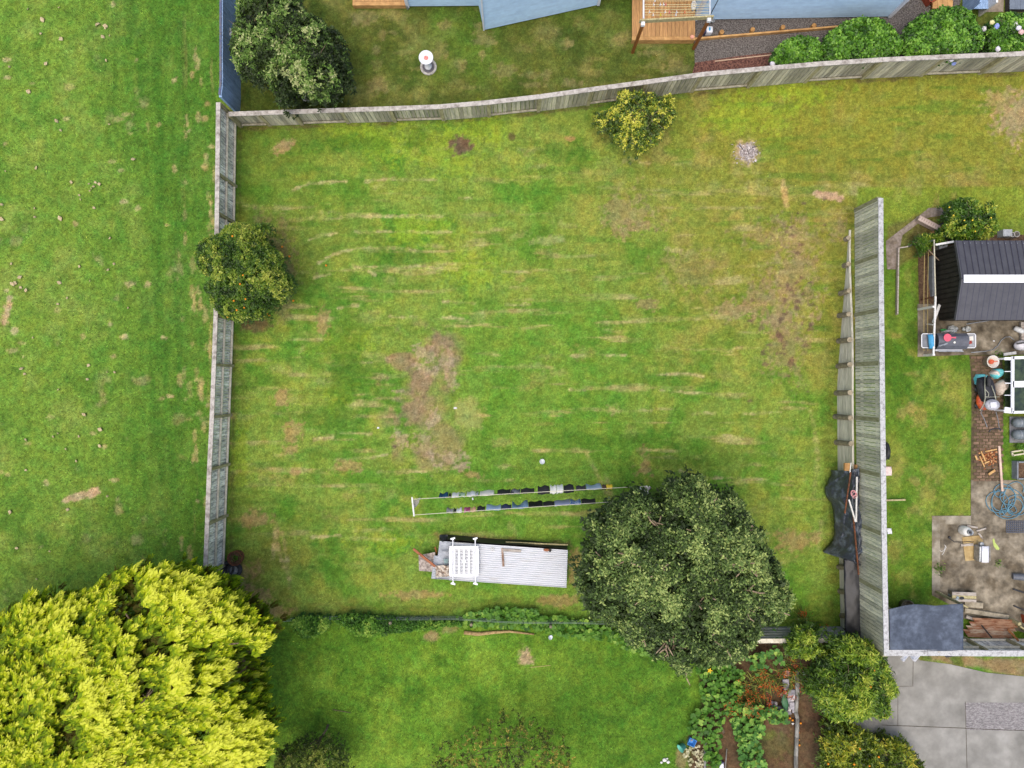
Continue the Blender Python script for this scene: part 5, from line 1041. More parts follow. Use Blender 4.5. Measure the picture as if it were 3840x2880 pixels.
MB().sheet(lambda u, v: roofp(-.03 + .15 * u, .39 + .61 * v, -.02 + .014 * math.cos(v * 14 * 2 * math.pi)), 1, 84, .003).build('roof_sheet', IRON2, t)
inn = [roofp(.01, .03), roofp(.995, .03), roofp(.99, .98), roofp(.0, .98)]
for i, nm in ((0, 'front_wall'), (1, 'side_wall'), (2, 'back_wall'), (3, 'side_wall')):
    a, c = inn[i], inn[(i + 1) % 4]; MB().add([(a.x, a.y, 0), (c.x, c.y, 0), (c.x, c.y, ZR - .06), (a.x, a.y, ZR - .06)], [(0, 1, 2, 3)]).build(nm, FOUND, t)
m = MB(); e = [roofp(.0, -.02), roofp(1.0, -.01)]
m.sheet(lambda u, v: e[0].lerp(e[1], u) + Vector((0, .03 + .07 * v + .02 * math.sin(12 * u), -.08 - .5 * v)), 20, 5, .004); m.build('skirt_sheet', TARP_D, t)
m = MB(); q = P(1660, 2022, .3); m.sheet(lambda u, v: q + Vector((-.12 + .3 * u, .16 - .2 * v, .25 * math.sin(3 * u) * v)), 5, 5, .004); m.build('skirt_flap', TARP_D, t)
p, q = P(1896, 2031, .2), P(2128, 2041, .2); MB().bar(p + Vector((0, 0, .1)), q + Vector((0, 0, .1)), .05, .03).build('skirt_batten', TREATED, t)
# weight lying on the roof: upturned white plastic lounger
zt = ZR + .22; t = thing('plastic_lounger', 'upturned white slatted plastic lounger on two long white legs on the coop roof', 'sun lounger', P(1740, 2105, ZR))
l0, l1, ly0, ly1 = P(1686, 0, zt).x, P(1794, 0, zt).x, P(0, 2047, zt).y, P(0, 2161, zt).y
WHP = mat('white_garden_plastic', L(236, 237, 240), .4, None, .03, 5)
m = MB(); m.box(((l0 + l1) / 2, ly0 - .05, zt), (l1 - l0, .1, .05)); m.box(((l0 + l1) / 2, ly1 + .05, zt), (l1 - l0, .1, .05)); cyc = (ly0 + ly1) / 2
xs = np.linspace(l0, l1, 7); 
for x in xs: m.box((x + (.035 if x == l0 else -.035 if x == l1 else 0), cyc, zt), (.1 if x in (l0, l1) else .066, ly0 - ly1 - .2, .045))
m.box((xs[3], cyc, zt - .003), (.16, .1, .04))
for k in range(17): m.box(((l0 + l1) / 2, ly0 - .13 - k * (ly0 - ly1 - .26) / 16, zt - .03), (l1 - l0 - .15, .022, .03))
m.build('slatted_top', WHP, t)
for cx in (1698, 1782):
    p, q = P(cx, 2019, zt + .05), P(cx + 1, 2189, zt + .05); o = MB().tube([p, q], .02, 10).build('leg', WHP, t)
    for s_, e_ in ((p, 1), (q, -1)):
        m = MB(); m.box(s_ + Vector((0, .0, 0)), (.17, .055, .05), .25 * e_); m.box(s_ + Vector((.0, -.03 * e_, 0)), (.08, .05, .04)); m.build('foot', WHP, o)
WEATH = mat('bleached_board', L(186, 178, 168), .85, L(140, 128, 118), .15, 4, .1, .2, st=(1, 6, 6))
def board(lab, a, c, w, h, m, nm='plank', cat='plank', group=None):
    a, c = Vector(a), Vector(c); return tag(MB().bar(a, c, w, h).build(nm, m, None, (a + c) / 2, bevel=.004), lab, cat, group)
board('short bleached board lying lengthwise on the coop roof', P(1886, 2062, ZR + .09), P(1954, 2066, ZR + .08), .09, .03, WEATH)
board('board with bark brown middle lying across the coop roof', P(1883, 2055, ZR + .08), P(1888, 2124, ZR + .04), .075, .03, mat('half_brown_board', L(168, 150, 136), .85, L(120, 86, 62), .2, 3, 0, .2, st=(1, 1.2, 1)))
q = P(1846, 2060, ZR + .085); m = MB(); pts = [q + Vector((math.cos(a) * .055, math.sin(a) * .055, 0)) for a in np.linspace(0, 6.28, 17)]; m.tube(pts, .014, 6, cap=False); m.blob(q + Vector((.01, .0, .01)), (.02, .02, .015), 8)
tag(m.build('door_knocker_ring', WHITE_R, None, q), 'small white ring on the coop roof right of the lounger', 'ring')
q = P(2056, 2062, ZR + .1); t = thing('work_boot', 'tan and black work boot standing on the coop roof', 'boot', q)
m = MB(); m.blob(q + Vector((-.06, 0, .01)), (.13, .055, .05), 12, .08, 2); m.build('upper', mat('tan_leather', L(176, 120, 84), .7, L(140, 84, 60), .15, 12), t, smooth=True)
MB().lathe(q + Vector((.06, 0, .0)), [(.05, -.04), (.055, .09), (.045, .09), (.04, 0), (0, 0)], 14).build('cuff', BLACK, t); MB().box(q + Vector((-.04, 0, -.04)), (.26, .09, .025)).build('sole', BLACK, t, bevel=.01)
m = MB(); rg = random.Random(4)
q = P(1660, 2140, ZR + .06); m.sheet(lambda u, v: q + Vector(((u - .5) * .52, (v - .5) * .42, .05 + .07 * math.sin(9 * u + 4 * v) * math.cos(8 * v + 3 * u) + .03 * math.sin(19 * u + 5))), 18, 16, .004)
tag(m.build('crumpled_cloth', mat('dirty_cream_cloth', L(214, 202, 186), .9, L(132, 112, 96), .2, 9, 0, .3, m2=(.46, .58)), None, q, smooth=True), 'crumpled dirty cream cloth at the lower left corner of the coop roof', 'cloth')
q = P(1672, 2100, ZR + .08); m = MB(); m.tube([q + Vector((-.12, .03, 0)), q + Vector((.14, .04, 0))], .012, 6); m.tube([q + Vector((-.08, .03, 0)), q + Vector((.02, -.16, .02)), q + Vector((.1, .03, 0))], .01, 6); m.sheet(lambda u, v: q + Vector((-.06 + .14 * u, .02 - .14 * v, .02 * math.sin(5 * u))), 3, 3, .004)
tag(m.build('wire_hanger_scrap', mat('teal_grey_wire', L(128, 150, 150), .5), None, q), 'teal grey wire scrap with mesh left of the lounger on the roof', 'scrap')
board('dark metal rod lying above the wire scrap on the coop roof', P(1655, 2066, ZR + .07), P(1686, 2064, ZR + .07), .03, .02, GREYP, 'rod', 'rod')
q = G(1595, 2108); m = MB(); m.sheet(lambda u, v: P(1570, 2082, .35).lerp(P(1632, 2070, .45), u).lerp(P(1572, 2140, .3).lerp(P(1632, 2144, .4), u), v), 3, 3, .02)
tag(m.build('ply_sheet', mat('mouldy_board', L(176, 164, 154), .9, L(120, 108, 100), .2, 7, 0, .3), None, q), 'mouldy grey board leaning against the left end of the coop', 'board')
board('long rust brown timber laid diagonally against the coop', P(1550, 2058, .55), P(1632, 2124, .62), .085, .06, mat('red_brown_timber', L(160, 98, 64), .7, L(132, 78, 50), .12, 4))
board('short brown upright stake at the back left of the coop', G(1640, 2085), P(1632, 2052, .7), .06, .04, POSTB, 'stake', 'stake')

# ------------------------------------------------------------------ by the corner of the long fence
q = G(893, 2086); t = thing('rusty_drum', 'cut down rusty drum planted with a small shoot by the fence end', 'planter', q)
MB().lathe(q, [(.24, 0), (.26, .36), (.275, .36), (.245, .35), (.235, .22), (0, .22)], 28).build('drum', RUST, t, smooth=True, auto=50); MB().lathe(q, [(.236, .2), (.236, .235), (0, .24)], 20).build('soil', SOILM, t)
rg = np.random.default_rng(2); n = 40; B = np.array(q) + np.c_[rg.normal(0, .06, (n, 2)), np.full(n, .24)]; leaves('seedling', B, unit(np.c_[rg.normal(0, .7, (n, 2)), np.ones(n)]), unit(np.c_[rg.normal(0, 1, (n, 2)), np.ones(n)]), rg.uniform(.06, .16, n), np.full(n, .05), rg.random(n), VEG, t)
q = G(884, 2134); t = thing('spare_wheel', 'old car tyre with silver wheel lying by the fence end', 'wheel', q)
RUBBER = mat('tyre_rubber', L(48, 48, 50), .8, L(66, 66, 68), .15, 8)
MB().lathe(q, [(.17, .0), (.25, .0), (.275, .06), (.275, .15), (.25, .2), (.18, .2), (.155, .18), (.155, .02)], 32).build('tyre', RUBBER, t, smooth=True)
m = MB(); m.lathe(q, [(.155, .17), (.15, .185), (.13, .13), (.06, .10), (.055, .13), (0, .13)], 28)
for k in range(5): a = 6.28 * k / 5; m.box(q + Vector((math.cos(a) * .075, math.sin(a) * .075, .125)), (.02, .02, .02))
m.build('rim', GREYM, t, smooth=True, auto=40)
q = G(860, 2128); m = MB(); m.lathe(q, [(.17, .0), (.26, .0), (.28, .06), (.28, .14), (.25, .19), (.18, .19), (.16, .1)], 28); tag(m.build('old_tyre', RUBBER, None, q + Vector((0, 0, 0)), smooth=True), 'bare black tyre half hidden between the fence and the silver wheel', 'tyre')

# ------------------------------------------------------------------ bird bath
q = G(1607, 252); t = thing('bird_bath', 'white pedestal bird bath with pink stain on a round slab', 'bird bath', q)
SLABM = mat('bath_slab', L(190, 186, 178), .9, L(158, 154, 146), .12, 8)
MB().lathe(q, [(.31, 0), (.31, .05), (0, .05)], 36).build('slab', SLABM, t); MB().lathe(q, [(.23, .05), (.23, .058), (.155, .058), (.155, .05)], 36).build('slab_ring', mat('dark_ring', L(108, 104, 108), .9, L(92, 88, 92), .1, 12), t)
MB().lathe(q, [(.15, .05), (.13, .12), (.07, .2), (.06, .6), (.09, .68), (.11, .72), (0, .72)], 24).build('pedestal', WHITE, t, smooth=True)
o = MB().lathe(q, [(.10, .7), (.2, .74), (.262, .80), (.262, .82), (.24, .82), (.19, .79), (.1, .775), (0, .77)], 36).build('basin', WHITE, t, smooth=True)
MB().lathe(q, [(.085, .7765), (.07, .778), (0, .776)], 20).build('pink_deposit', mat('pink_stain', L(206, 110, 104), .7, L(226, 160, 150), .2, 20), o)
q = G(1158, 372); m = MB(); m.lathe(q, [(.14, 0), (.2, .3), (.21, .32), (.17, .3), (.15, .1), (0, .1)], 24); tag(m.build('white_tub', WHITE_R, None, q, smooth=True), 'white round tub half hidden under the neighbour tree', 'tub')
q = P(857, 118, 1.1); t = thing('wall_lamp', 'round white lamp fixed to the blue fence', 'lamp', q); MB().lathe(q, [(.11, -.03), (.12, .02), (.1, .03), (0, .03)], 20, m=Matrix.Rotation(R(50), 3, 'Y'), sy=1.4).build('shade', WHITE, t, smooth=True); MB().lathe(q + Vector((.03, 0, .03)), [(.05, 0), (.04, .02), (0, .03)], 14, m=Matrix.Rotation(R(50), 3, 'Y')).build('bulb_cover', GREYM, t, smooth=True)

# ------------------------------------------------------------------ netting fence at the bottom of the lawn
t = thing('net_fence', 'low sagging grey green net along the bottom of the lawn', 'fence', G(1660, 2318))
npts = [(1070, 2312), (1300, 2306), (1475, 2308), (1700, 2300), (1900, 2312), (2060, 2318), (2270, 2328), (2420, 2340)]
NET = mat('garden_net', L(128, 146, 134), .7, L(104, 124, 116), .2, 12, alpha=.2); gp = [G(x, y) for x, y in npts]
def netp(u, v):
    f = u * (len(gp) - 1); i = min(int(f), len(gp) - 2); p = gp[i].lerp(gp[i + 1], f - i); return p + Vector((0, -.02 + .05 * math.sin(9 * u) - .02 * v, (.02 + .46 * v) + .03 * math.sin(21 * u) * v))
MB().sheet(netp, 48, 5).build('net', NET, t)
for k, v in enumerate((.97, .8, .55)): MB().tube([netp(u, v) + Vector((0, .012 * k, .0)) for u in np.linspace(0, 1, 40)], .006, 5).build('strand', mat('net_strand_%d' % k, L(138, 152, 142), .6), t)
for px, py, s_ in ((1478, 2322, .16), (1772, 2326, .06), (2063, 2332, .03)):
    g = G(px, py); MB().tube([g - Vector((0, 0, .1)), g + Vector((-s_ * .3, s_ * .3, .6))], .055, 10).build('post', LOGW, t)
pts = [(1740, 2370), (1790, 2376), (1850, 2370), (1910, 2366), (2003, 2377)]; m = MB(); m.tube([G(x, y, .05) for x, y in pts], [.07, .075, .06, .045, .03], 10)
tag(m.build('fallen_branch', mat('dry_branch', L(178, 152, 106), .85, L(140, 116, 78), .2, 8), None, G(1870, 2370), smooth=True), 'long pale dry branch lying below the netting', 'branch')
q = G(2062, 2388); t = thing('white_cup', 'small white cup lying on the lower lawn by the vine', 'cup', q); M2 = Matrix.Rotation(R(35), 3, 'Y')
MB().lathe(q + Vector((0, 0, .04)), [(.05, -.04), (.085, .05), (.088, .05), (.07, .0), (.04, -.03), (0, -.03)], 18, m=M2).build('cup_body', mat('cup_white', L(214, 222, 236), .4), t, smooth=True)
m = MB(); m.tube([G(1990, 2502, .015), G(2030, 2498, .02), G(2065, 2494, .015)], .012, 5); tag(m.build('thin_stalk', mat('straw_stalk', L(188, 176, 110), .8), None, G(2030, 2498)), 'thin dry stalk beside the dead grass patch on the lower lawn', 'stalk')
m = MB(); m.tube([G(1248, 2660, .015), G(1280, 2666, .02), G(1316, 2672, .015)], .014, 5); tag(m.build('twig', BARK, None, G(1280, 2666)), 'dark twig lying on the left of the lower lawn', 'twig')

# ------------------------------------------------------------------ black plastic over the retaining wall, with pipes
Zy = 1.1
t0 = G(3200, 1950)
def tarp(name, label, outline_l, outline_r, zl, zr, m, nv=36, nu=14, wr=.06, seed=1):
    """sheet between two pixel polylines (left edge low, right edge high) with creases"""
    rg = random.Random(seed); ph = [rg.uniform(0, 6) for _ in range(6)]
    yl = [p[1] for p in outline_l]; yr = [p[1] for p in outline_r]
    def fn(u, v):
        a = yl[0] + (yl[-1] - yl[0]) * v; b_ = yr[0] + (yr[-1] - yr[0]) * v
        z0, z1 = zl(v), zr(v); p = P(float(np.interp(a, yl, [q[0] for q in outline_l])), a, z0); q = P(float(np.interp(b_, yr, [k[0] for k in outline_r])), b_, z1)
        s = u; w_ = p.lerp(q, s); w_.z = z0 + (z1 - z0) * min(1, (s * 1.7)) ** .8
        w_.z += wr * (math.sin(11 * v + 6 * u + ph[0]) * .5 + math.sin(23 * v - 9 * u + ph[1]) * .35 + math.sin(41 * v + 17 * u + ph[2]) * .2) + wr * .6 * (1 - abs(math.sin(7 * u + 15 * v + ph[3]))) ** 3 + wr * .5 * (1 - abs(math.sin(5 * u - 24 * v + ph[4]))) ** 4 + wr * .5 * (1 - abs(math.sin(13 * u + 5 * v + ph[5]))) ** 4
        w_.z = max(w_.z, .03); return w_
    b = MB(); b.sheet(fn, nu, nv, .004); return tag(b.build(name, m, None, t0, smooth=True), label, 'plastic sheet')
tarp('plastic_tarp', 'crumpled blue black plastic sheet draped over the retaining wall', [(3112, 1762), (3118, 1782), (3104, 1800), (3092, 1830), (3098, 1860), (3118, 1885), (3122, 1930), (3128, 1990), (3120, 2040), (3084, 2070), (3110, 2078), (3160, 2090)],
     [(3216, 1752), (3222, 1800), (3222, 1880), (3228, 1950), (3238, 2000), (3240, 2060), (3234, 2120)], lambda v: .14 + .15 * math.sin(3 * v), lambda v: Zy + .26, TARP, 90, 34, .11, 3)
tarp('plastic_strip', 'long flat black plastic strip below the draped sheet by the tall fence', [(3163, 2096), (3165, 2200), (3168, 2300), (3166, 2350), (3172, 2385)], [(3240, 2096), (3240, 2200), (3242, 2300), (3244, 2390)], lambda v: Zy - .02, lambda v: Zy + .1, TARP_D, 40, 10, .02, 6)
zt = Zy + .42
board('long rusty pipe lying on the draped plastic', P(3199, 1930, zt), P(3220, 2155, zt - .05), .05, .05, RUST, 'rusty_pipe', 'pipe')
board('rusty bar crossing the upper part of the plastic sheet', P(3190, 1770, zt), P(3168, 1925, zt), .05, .04, RUST, 'rusty_bar', 'bar')
board('rusty pipe on the flat black strip', P(3232, 2150, Zy + .2), P(3236, 2370, Zy + .2), .045, .045, RUST, 'rusty_pipe', 'pipe')
m = MB(); m.bar(P(3213, 1788, zt + .08), P(3210, 1957, zt + .08), .045, .045); m.bar(P(3183, 1873, zt + .08), P(3208, 1957, zt + .07), .045, .045); tag(m.build('white_pole', WHITE_R, None, P(3211, 1900, zt)), 'white angled pole lying on the plastic sheet', 'pole')
board('short pale batten end at the top of the plastic sheet', P(3191, 1735, zt), P(3187, 1772, zt), .03, .03, WHITE_R, 'batten', 'batten')
for i, (a, c, lb) in enumerate((((3166, 1742), (3180, 1758), 'cut pale timber block under the top edge of the plastic'), ((3203, 1748), (3216, 1752), 'small pale timber end beside the fence foot'))):
    p, q = P(*a, Zy), P(*c, Zy); tag(MB().box((p + q) / 2 + Vector((0, 0, .05)), (abs(q.x - p.x) + .05, abs(q.y - p.y) + .12, .1)).build('timber_block', DECK_N, None, (p + q) / 2), lb, 'timber')
q = P(3202, 1852, zt + .1); m = MB(); rg = random.Random(3)
for k in range(4):
    c = q + Vector((rg.uniform(-.04, .04), rg.uniform(-.05, .05), .015 * k)); m.tube([c + Vector((math.cos(a) * .085, math.sin(a) * .1, .012 * math.sin(2 * a))) for a in np.linspace(0, 6.28, 15)], .012, 5, cap=False)
tag(m.build('rope_coil', mat('pink_rope', L(206, 104, 116), .8, L(222, 196, 196), .1, 30), None, q), 'small coil of pink and white rope on the plastic sheet', 'rope')
# bits along the other side of the tall fence
def scrap(nm, lab, px, py, sx, sy, m, cat, z=.03, seed=1):
    g = G(px, py); rg = random.Random(seed); a = rg.uniform(0, 1); b = MB(); b.sheet(lambda u, v: g + Vector(((u - .5) * sx, (v - .5) * sy, z + .025 * math.sin(6 * u + 4 * v + a))), 5, 5, .005); return tag(b.build(nm, m, None, g, smooth=True), lab, cat)
scrap('paper_sheet', 'pale pink paper lying at the foot of the tall fence', 3328, 1766, .24, .32, mat('pink_paper', L(228, 206, 200), .8), 'paper', .05, 1)
scrap('white_rag', 'small white rag beside the tall fence on the yard grass', 3334, 1991, .16, .2, WHITE, 'rag', .03, 2)
board('grey timber batten lying on the grass against the tall fence', G(3318, 1875, .06), G(3392, 1873, .05), .06, .05, TREATED, 'batten', 'batten')
g = G(3308, 1690); m = MB(); m.blob(g + Vector((0, 0, .2)), (.13, .35, .3), 12, .12, 3); tag(m.build('black_sack', BLACK, None, g, smooth=True), 'black sack against the yard side of the tall fence', 'sack')

# ------------------------------------------------------------------ black garden shed
g = G(3640, 1048); sz = float(gz(16.9, 3.7)); t = thing('garden_shed', 'black metal garden shed with grey ribbed roof and white ridge', 'shed', (17.2, 3.7, sz))
EZ = sz + 1.55; x0 = P(3586, 0, EZ).x; x1 = 21.5; yn = P(0, 902, EZ).y; ysn = P(0, 1200, EZ).y; ym = (yn + ysn) / 2; RZ = EZ + .34
xw = x0 + .07
m = MB(); m.box(((xw + x1) / 2, (yn + ysn) / 2, (sz + EZ) / 2), (x1 - xw - .1, yn - ysn - .16, EZ - sz)); m.add([(xw + .05, yn - .08, EZ), (xw + .05, ysn + .08, EZ), (xw + .05, ym, RZ - .05)], [(0, 1, 2)]); m.build('walls', BLACKW, t)
m = MB()
for k in range(15): y = ysn + .12 + k * (yn - ysn - .3) / 14; m.box((xw + .035, y + .02, (sz + EZ) / 2 + .02), (.03, .015, EZ - sz - .08))
m.build('wall_ribs', mat('black_rib', L(24, 22, 20), .6), t)
for s_ in (1, -1):
    y_e = yn if s_ > 0 else ysn; m = MB()
    def slope(u, v, y_e=y_e): return Vector((x0 + (x1 - x0) * u, ym + (y_e - ym) * v, RZ - (RZ - EZ) * v))
    m.sheet(slope, 2, 2, .02); m.build('roof_panel', STEELR, t)
    m = MB(); nr = int((x1 - x0) / .205)
    for k in range(nr + 1):
        x = x0 + .02 + k * .205; m.bar((x, ym, RZ + .006), (x, y_e, EZ + .006), .024, .03)
    m.build('roof_ribs', mat('roof_rib', L(62, 62, 74), .5), t)
    m = MB()
    for k in range(1, nr): m.box((x0 + .02 + k * .205 + .04, ym + (y_e - ym) * .93, RZ - (RZ - EZ) * .93 + .008), (.022, .022, .015))
    m.build('roof_screws', GREYM, t)
MB().box(((x0 + .03 + x1) / 2, ym, RZ + .032), (x1 - x0 - .03, .27, .02)).build('ridge_cap', mat('ridge_white', L(248, 249, 252), .4, None, .01, 2), t)
m = MB(); m.bar((x0 - .02, yn, EZ - .03), (x0 - .02, ym, RZ - .03), .04, .1); m.bar((x0 - .02, ysn, EZ - .03), (x0 - .02, ym, RZ - .03), .04, .1); m.build('gable_trim', STEELR, t)
# frame fence and trough beside the shed
t = thing('frame_rail', 'thin rail fence with white and rusty posts in front of the shed', 'rail fence', G(3480, 1130)); hz = .95
pts = [(3503, 900), (3505, 1000), (3508, 1112), (3505, 1170), (3500, 1332)]
rp = [P(x, y, float(G(x - 50, y).z) + hz) for x, y in pts]
MB().tube(rp[:3], .022, 8).build('top_rail', mat('pale_pipe', L(206, 200, 176), .6), t); MB().bar(rp[2], rp[4], .06, .04).build('top_rail', WHITE_R, t)
for i, m_ in ((2, RUST), (0, GREYP)): p = rp[i]; MB().tube([(p.x, p.y, float(gz(p.x, p.y))), p], .022, 8).build('post', m_, t)
for y in (1150, 1330): p = P(3502, y, rp[3].z - .02); MB().box((p.x, p.y, (p.z + float(gz(p.x, p.y))) / 2), (.09, .07, p.z - float(gz(p.x, p.y)))).build('post', WHITE_R, t)
p, q = G(3476, 1150), P(3500, 1210, rp[3].z - .05); MB().bar(p + Vector((.1, 0, .6)), q, .09, .03).build('brace', WHITE_R, t); p, q = P(3478, 1215, sz + .5), P(3500, 1218, sz + .85); MB().bar(p, q, .07, .03).build('brace', WHITE_R, t)
for x in (3446, 3460):
    p, q = G(x, 915, .38), G(x - 4, 1318, .38); MB().tube([p, (p + q) / 2 - Vector((0, 0, .03)), q], .012, 6).build('wire', mat('bamboo_wire', L(180, 160, 104), .7), t)
t = thing('water_trough', 'long dark grey trough beside the black shed wall', 'trough', G(3484, 1060)); p, q = G(3470, 966), G(3497, 1118); cx, cy, w_, h_ = (p.x + q.x) / 2, (p.y + q.y) / 2, q.x - p.x, p.y - q.y; zz = float(gz(cx, cy))
m = MB(); m.box((cx, cy, zz + .05), (w_, h_, .1))
for s_ in (-1, 1): m.box((cx + s_ * (w_ / 2 - .02), cy, zz + .2), (.04, h_, .2)); m.box((cx, cy + s_ * (h_ / 2 - .02), zz + .2), (w_ - .08, .04, .2))
m.build('trough_body', GREYP, t); MB().box((cx, cy, zz + .19), (w_ - .1, h_ - .1, .18)).build('soil', SOILM, t)
g = G(3512, 944); t = thing('grey_cabinet', 'grey metal box at the shed corner under the rail', 'box', g); MB().box(g + Vector((.0, .1, .2)), (.28, .5, .4)).build('body', GREYP, t, bevel=.01); MB().box(g + Vector((.0, .1, .415)), (.3, .52, .025)).build('lid', mat('cabinet_lid', L(150, 152, 154), .5), t)
board('white board lying across the gap at the back of the shed', P(3508, 918, sz + 1.0), P(3576, 906, sz + 1.05), .07, .04, WHITE_R)
t = thing('lawn_edging', 'grey weathered edging rail along the yard grass left of the shed', 'edging', G(3362, 1050)); MB().bar(G(3364, 932, .06), G(3360, 1180, .06), .05, .12).build('rail', WEATH, t); MB().bar(G(3364, 932, .06), G(3400, 926, .06), .04, .1).build('rail', WEATH, t)
board('dark pole leaning towards the branch pile', G(3400, 928, .1), G(3440, 900, .3), .035, .035, BLACK, 'dark_pole', 'pole'); board('white pole end lying beside the green cuttings', G(3440, 899, .3), G(3458, 888, .34), .06, .04, WHITE_R, 'white_pole', 'pole')
board('pale stick leaning over the trough', G(3450, 944, .5), G(3492, 986, .5), .03, .03, BARK_P, 'stick', 'stick')
# stack of boards
BRD = mat('stack_board', L(190, 172, 162), .85, L(150, 130, 120), .15, 4, .1)
p, q = G(3432, 822), G(3508, 862)
for k in range(9):
    c = p.lerp(q, (k + .5) / 9); o = MB().box(c + Vector((0, 0, .14)), (.105, .2, .26), math.atan2(q.y - p.y, q.x - p.x)).build('timber_offcut', BRD, None, c, bevel=.006); tag(o, 'end of the stacked pinkish boards by the lemon bush' if k else 'leftmost of the stacked pinkish boards by the lemon bush', 'timber', 'stack of pinkish boards')
board('orange brown log at the right end of the board stack', G(3484, 878, .08), G(3512, 866, .08), .09, .09, DECK_N, 'split_log', 'log')
g = G(3520, 850); tag(MB().box(g + Vector((0, 0, .14)), (.17, .17, .28), .5).build('dark_pot', BLACK, None, g, bevel=.03), 'small dark square pot between the board stack and the lemon bush', 'pot')
simple_tree('cut_branches', 'pile of cut green branches at the back left of the shed', [(3428, 905), (3450, 890), (3490, 880), (3530, 885), (3560, 900), (3540, 920), (3480, 915), (3470, 945), (3455, 960), (3445, 925)], (G(3480, 905).x, G(3480, 905).y), .55, .8, .2, LEM, 170, 6, .12, .03, .5, 1.2, .3, .12, .3, 81, .4, .12, cat='plant', nl=10, r0=.02, trunk='twigs', bark=BARK_P, zb=.35)
for k, (px, py) in enumerate(((3762, 884), (3774, 887), (3790, 885))):
    g = G(px, py)
    if k: m = MB(); m.lathe(g, [(.07 + .02 * k, 0), (.07 + .02 * k, .34), (.05 + .02 * k, .34), (.05 + .02 * k, .05), (0, .05)], 20); tag(m.build('concrete_pipe', mat('pipe_concrete_%d' % k, L(188, 184, 176), .85), None, g), ('smaller', 'larger')[k - 1] + ' of two pipe ends standing behind the shed', 'pipe')
g = G(3758, 880); t = thing('concrete_block', 'pale grey concrete block beside two pipe ends behind the shed', 'block', g); MB().box(g + Vector((-.02, .0, .17)), (.34, .26, .34)).build('block_body', mat('pale_block', L(190, 194, 198), .85, L(164, 168, 172), .1, 8), t, bevel=.01)

# ------------------------------------------------------------------ barbecue corner
g = G(3552, 1275); t = thing('barbecue', 'black hooded gas barbecue with silver shelves beside the shed', 'barbecue', g); bz = g.z; by = g.y
hz = bz + .86
def PXY(x, y, z): q = P(x, y, z); return q
xa, xb = PXY(3508, 0, hz).x, PXY(3622, 0, hz).x; yn_, ys_ = PXY(0, 1248, hz).y, PXY(0, 1312, hz).y; cx, cy = (xa + xb) / 2, (yn_ + ys_) / 2
MB().box((cx, cy, bz + .42), (xb - xa - .08, yn_ - ys_ - .12, .76)).build('cabinet', BLACK, t, bevel=.01)
m = MB(); W_ = yn_ - ys_
prof = [(-.5, .0), (-.5, .1), (-.30, .22), (.0, .27), (.30, .24), (.5, .12), (.5, 0)]
def hood(u, v):
    f = v * (len(prof) - 1); i = min(int(f), len(prof) - 2); a, c = prof[i], prof[i + 1]; q = (a[0] + (c[0] - a[0]) * (f - i), a[1] + (c[1] - a[1]) * (f - i)); tp = 1 - .10 * (1 - math.sin(math.pi * min(max(u, 0), 1))) * 0; return Vector((xa + (xb - xa) * u, cy + q[0] * W_ * .92, hz - .06 + q[1] * tp))
m.sheet(hood, 8, 12, .02); o = m.build('hood', DGREY, t, auto=30)
for s_, xx in ((1, xa), (-1, xb)):
    MB().add([(xx, cy + a * W_ * .92, hz - .06 + z_) for a, z_ in prof], [tuple(range(7))]).build('hood_end', BLACK, t)
MB().bar((xa + .1, ys_ - .05, hz + .02), (xb - .1, ys_ - .05, hz + .02), .035, .03).build('hood_handle', GREYM, t); MB().box((cx - .05, ys_ - .01, hz - .04), (xb - xa - .12, .07, .06)).build('front_panel', mat('silver_panel', L(190, 192, 196), .35, None, .05, 5, metal=.4), t, bevel=.01)
q = Vector((cx - .0, cy - .05, hz + .215)); MB().lathe(q, [(.035, 0), (.035, .012), (0, .014)], 16).build('thermometer', mat('dial_white', L(232, 230, 216), .4), t)
for nm, a, c in (('left', 3455, 3508), ('right', 3622, 3657)):
    p, q = PXY(a, 1252, hz - .05), PXY(c, 1304, hz - .05); MB().box(((p.x + q.x) / 2, (p.y + q.y) / 2, hz - .06), (q.x - p.x - .03, p.y - q.y - .06, .03)).build('side_shelf', GREYP if nm == 'left' else mat('shelf_grey', L(150, 152, 156), .5), t)
    e = p.x if nm == 'left' else q.x; i_ = q.x if nm == 'left' else p.x
    MB().tube([(i_, p.y, hz - .03), (e + (.04 if nm == 'left' else -.04), p.y, hz - .03), (e, p.y - .04, hz - .03), (e, q.y + .04, hz - .03), (e + (.04 if nm == 'left' else -.04), q.y, hz - .03), (i_, q.y, hz - .03)], .016, 8).build('shelf_rail', WHP, t)
for sx in (xa + .08, xb - .08):
    for sy in (yn_ - .1, ys_ + .1): MB().lathe((sx, sy, bz + .03), [(.0, -.03), (.035, -.03), (.035, .03), (0, .03)], 12).build('wheel', BLACK, t)
q = P(3553, 1266, hz + .235); m = MB(); m.lathe(q, [(.13, 0), (.135, .01), (.12, .016), (0, .012)], 24); m.box(q + Vector((.19, 0, .008)), (.16, .035, .012)); m.box(q + Vector((.26, 0, .008)), (.06, .05, .014)); tag(m.build('splatter_bat', mat('pink_bat', L(222, 92, 112), .5), None, q, smooth=False), 'round pink paddle lying on the barbecue hood', 'paddle')
q = P(3546, 1290, hz + .235); m = MB(); m.box(q, (.14, .05, .02), .35); m.bar(q + Vector((-.06, -.02, .01)), q + Vector((-.26, -.1, .01)), .014, .012); m.bar(q + Vector((-.06, 0, .02)), q + Vector((-.25, -.06, .02)), .014, .012); tag(m.build('tongs', GREYM, None, q), 'steel tongs lying on the barbecue hood', 'tongs')
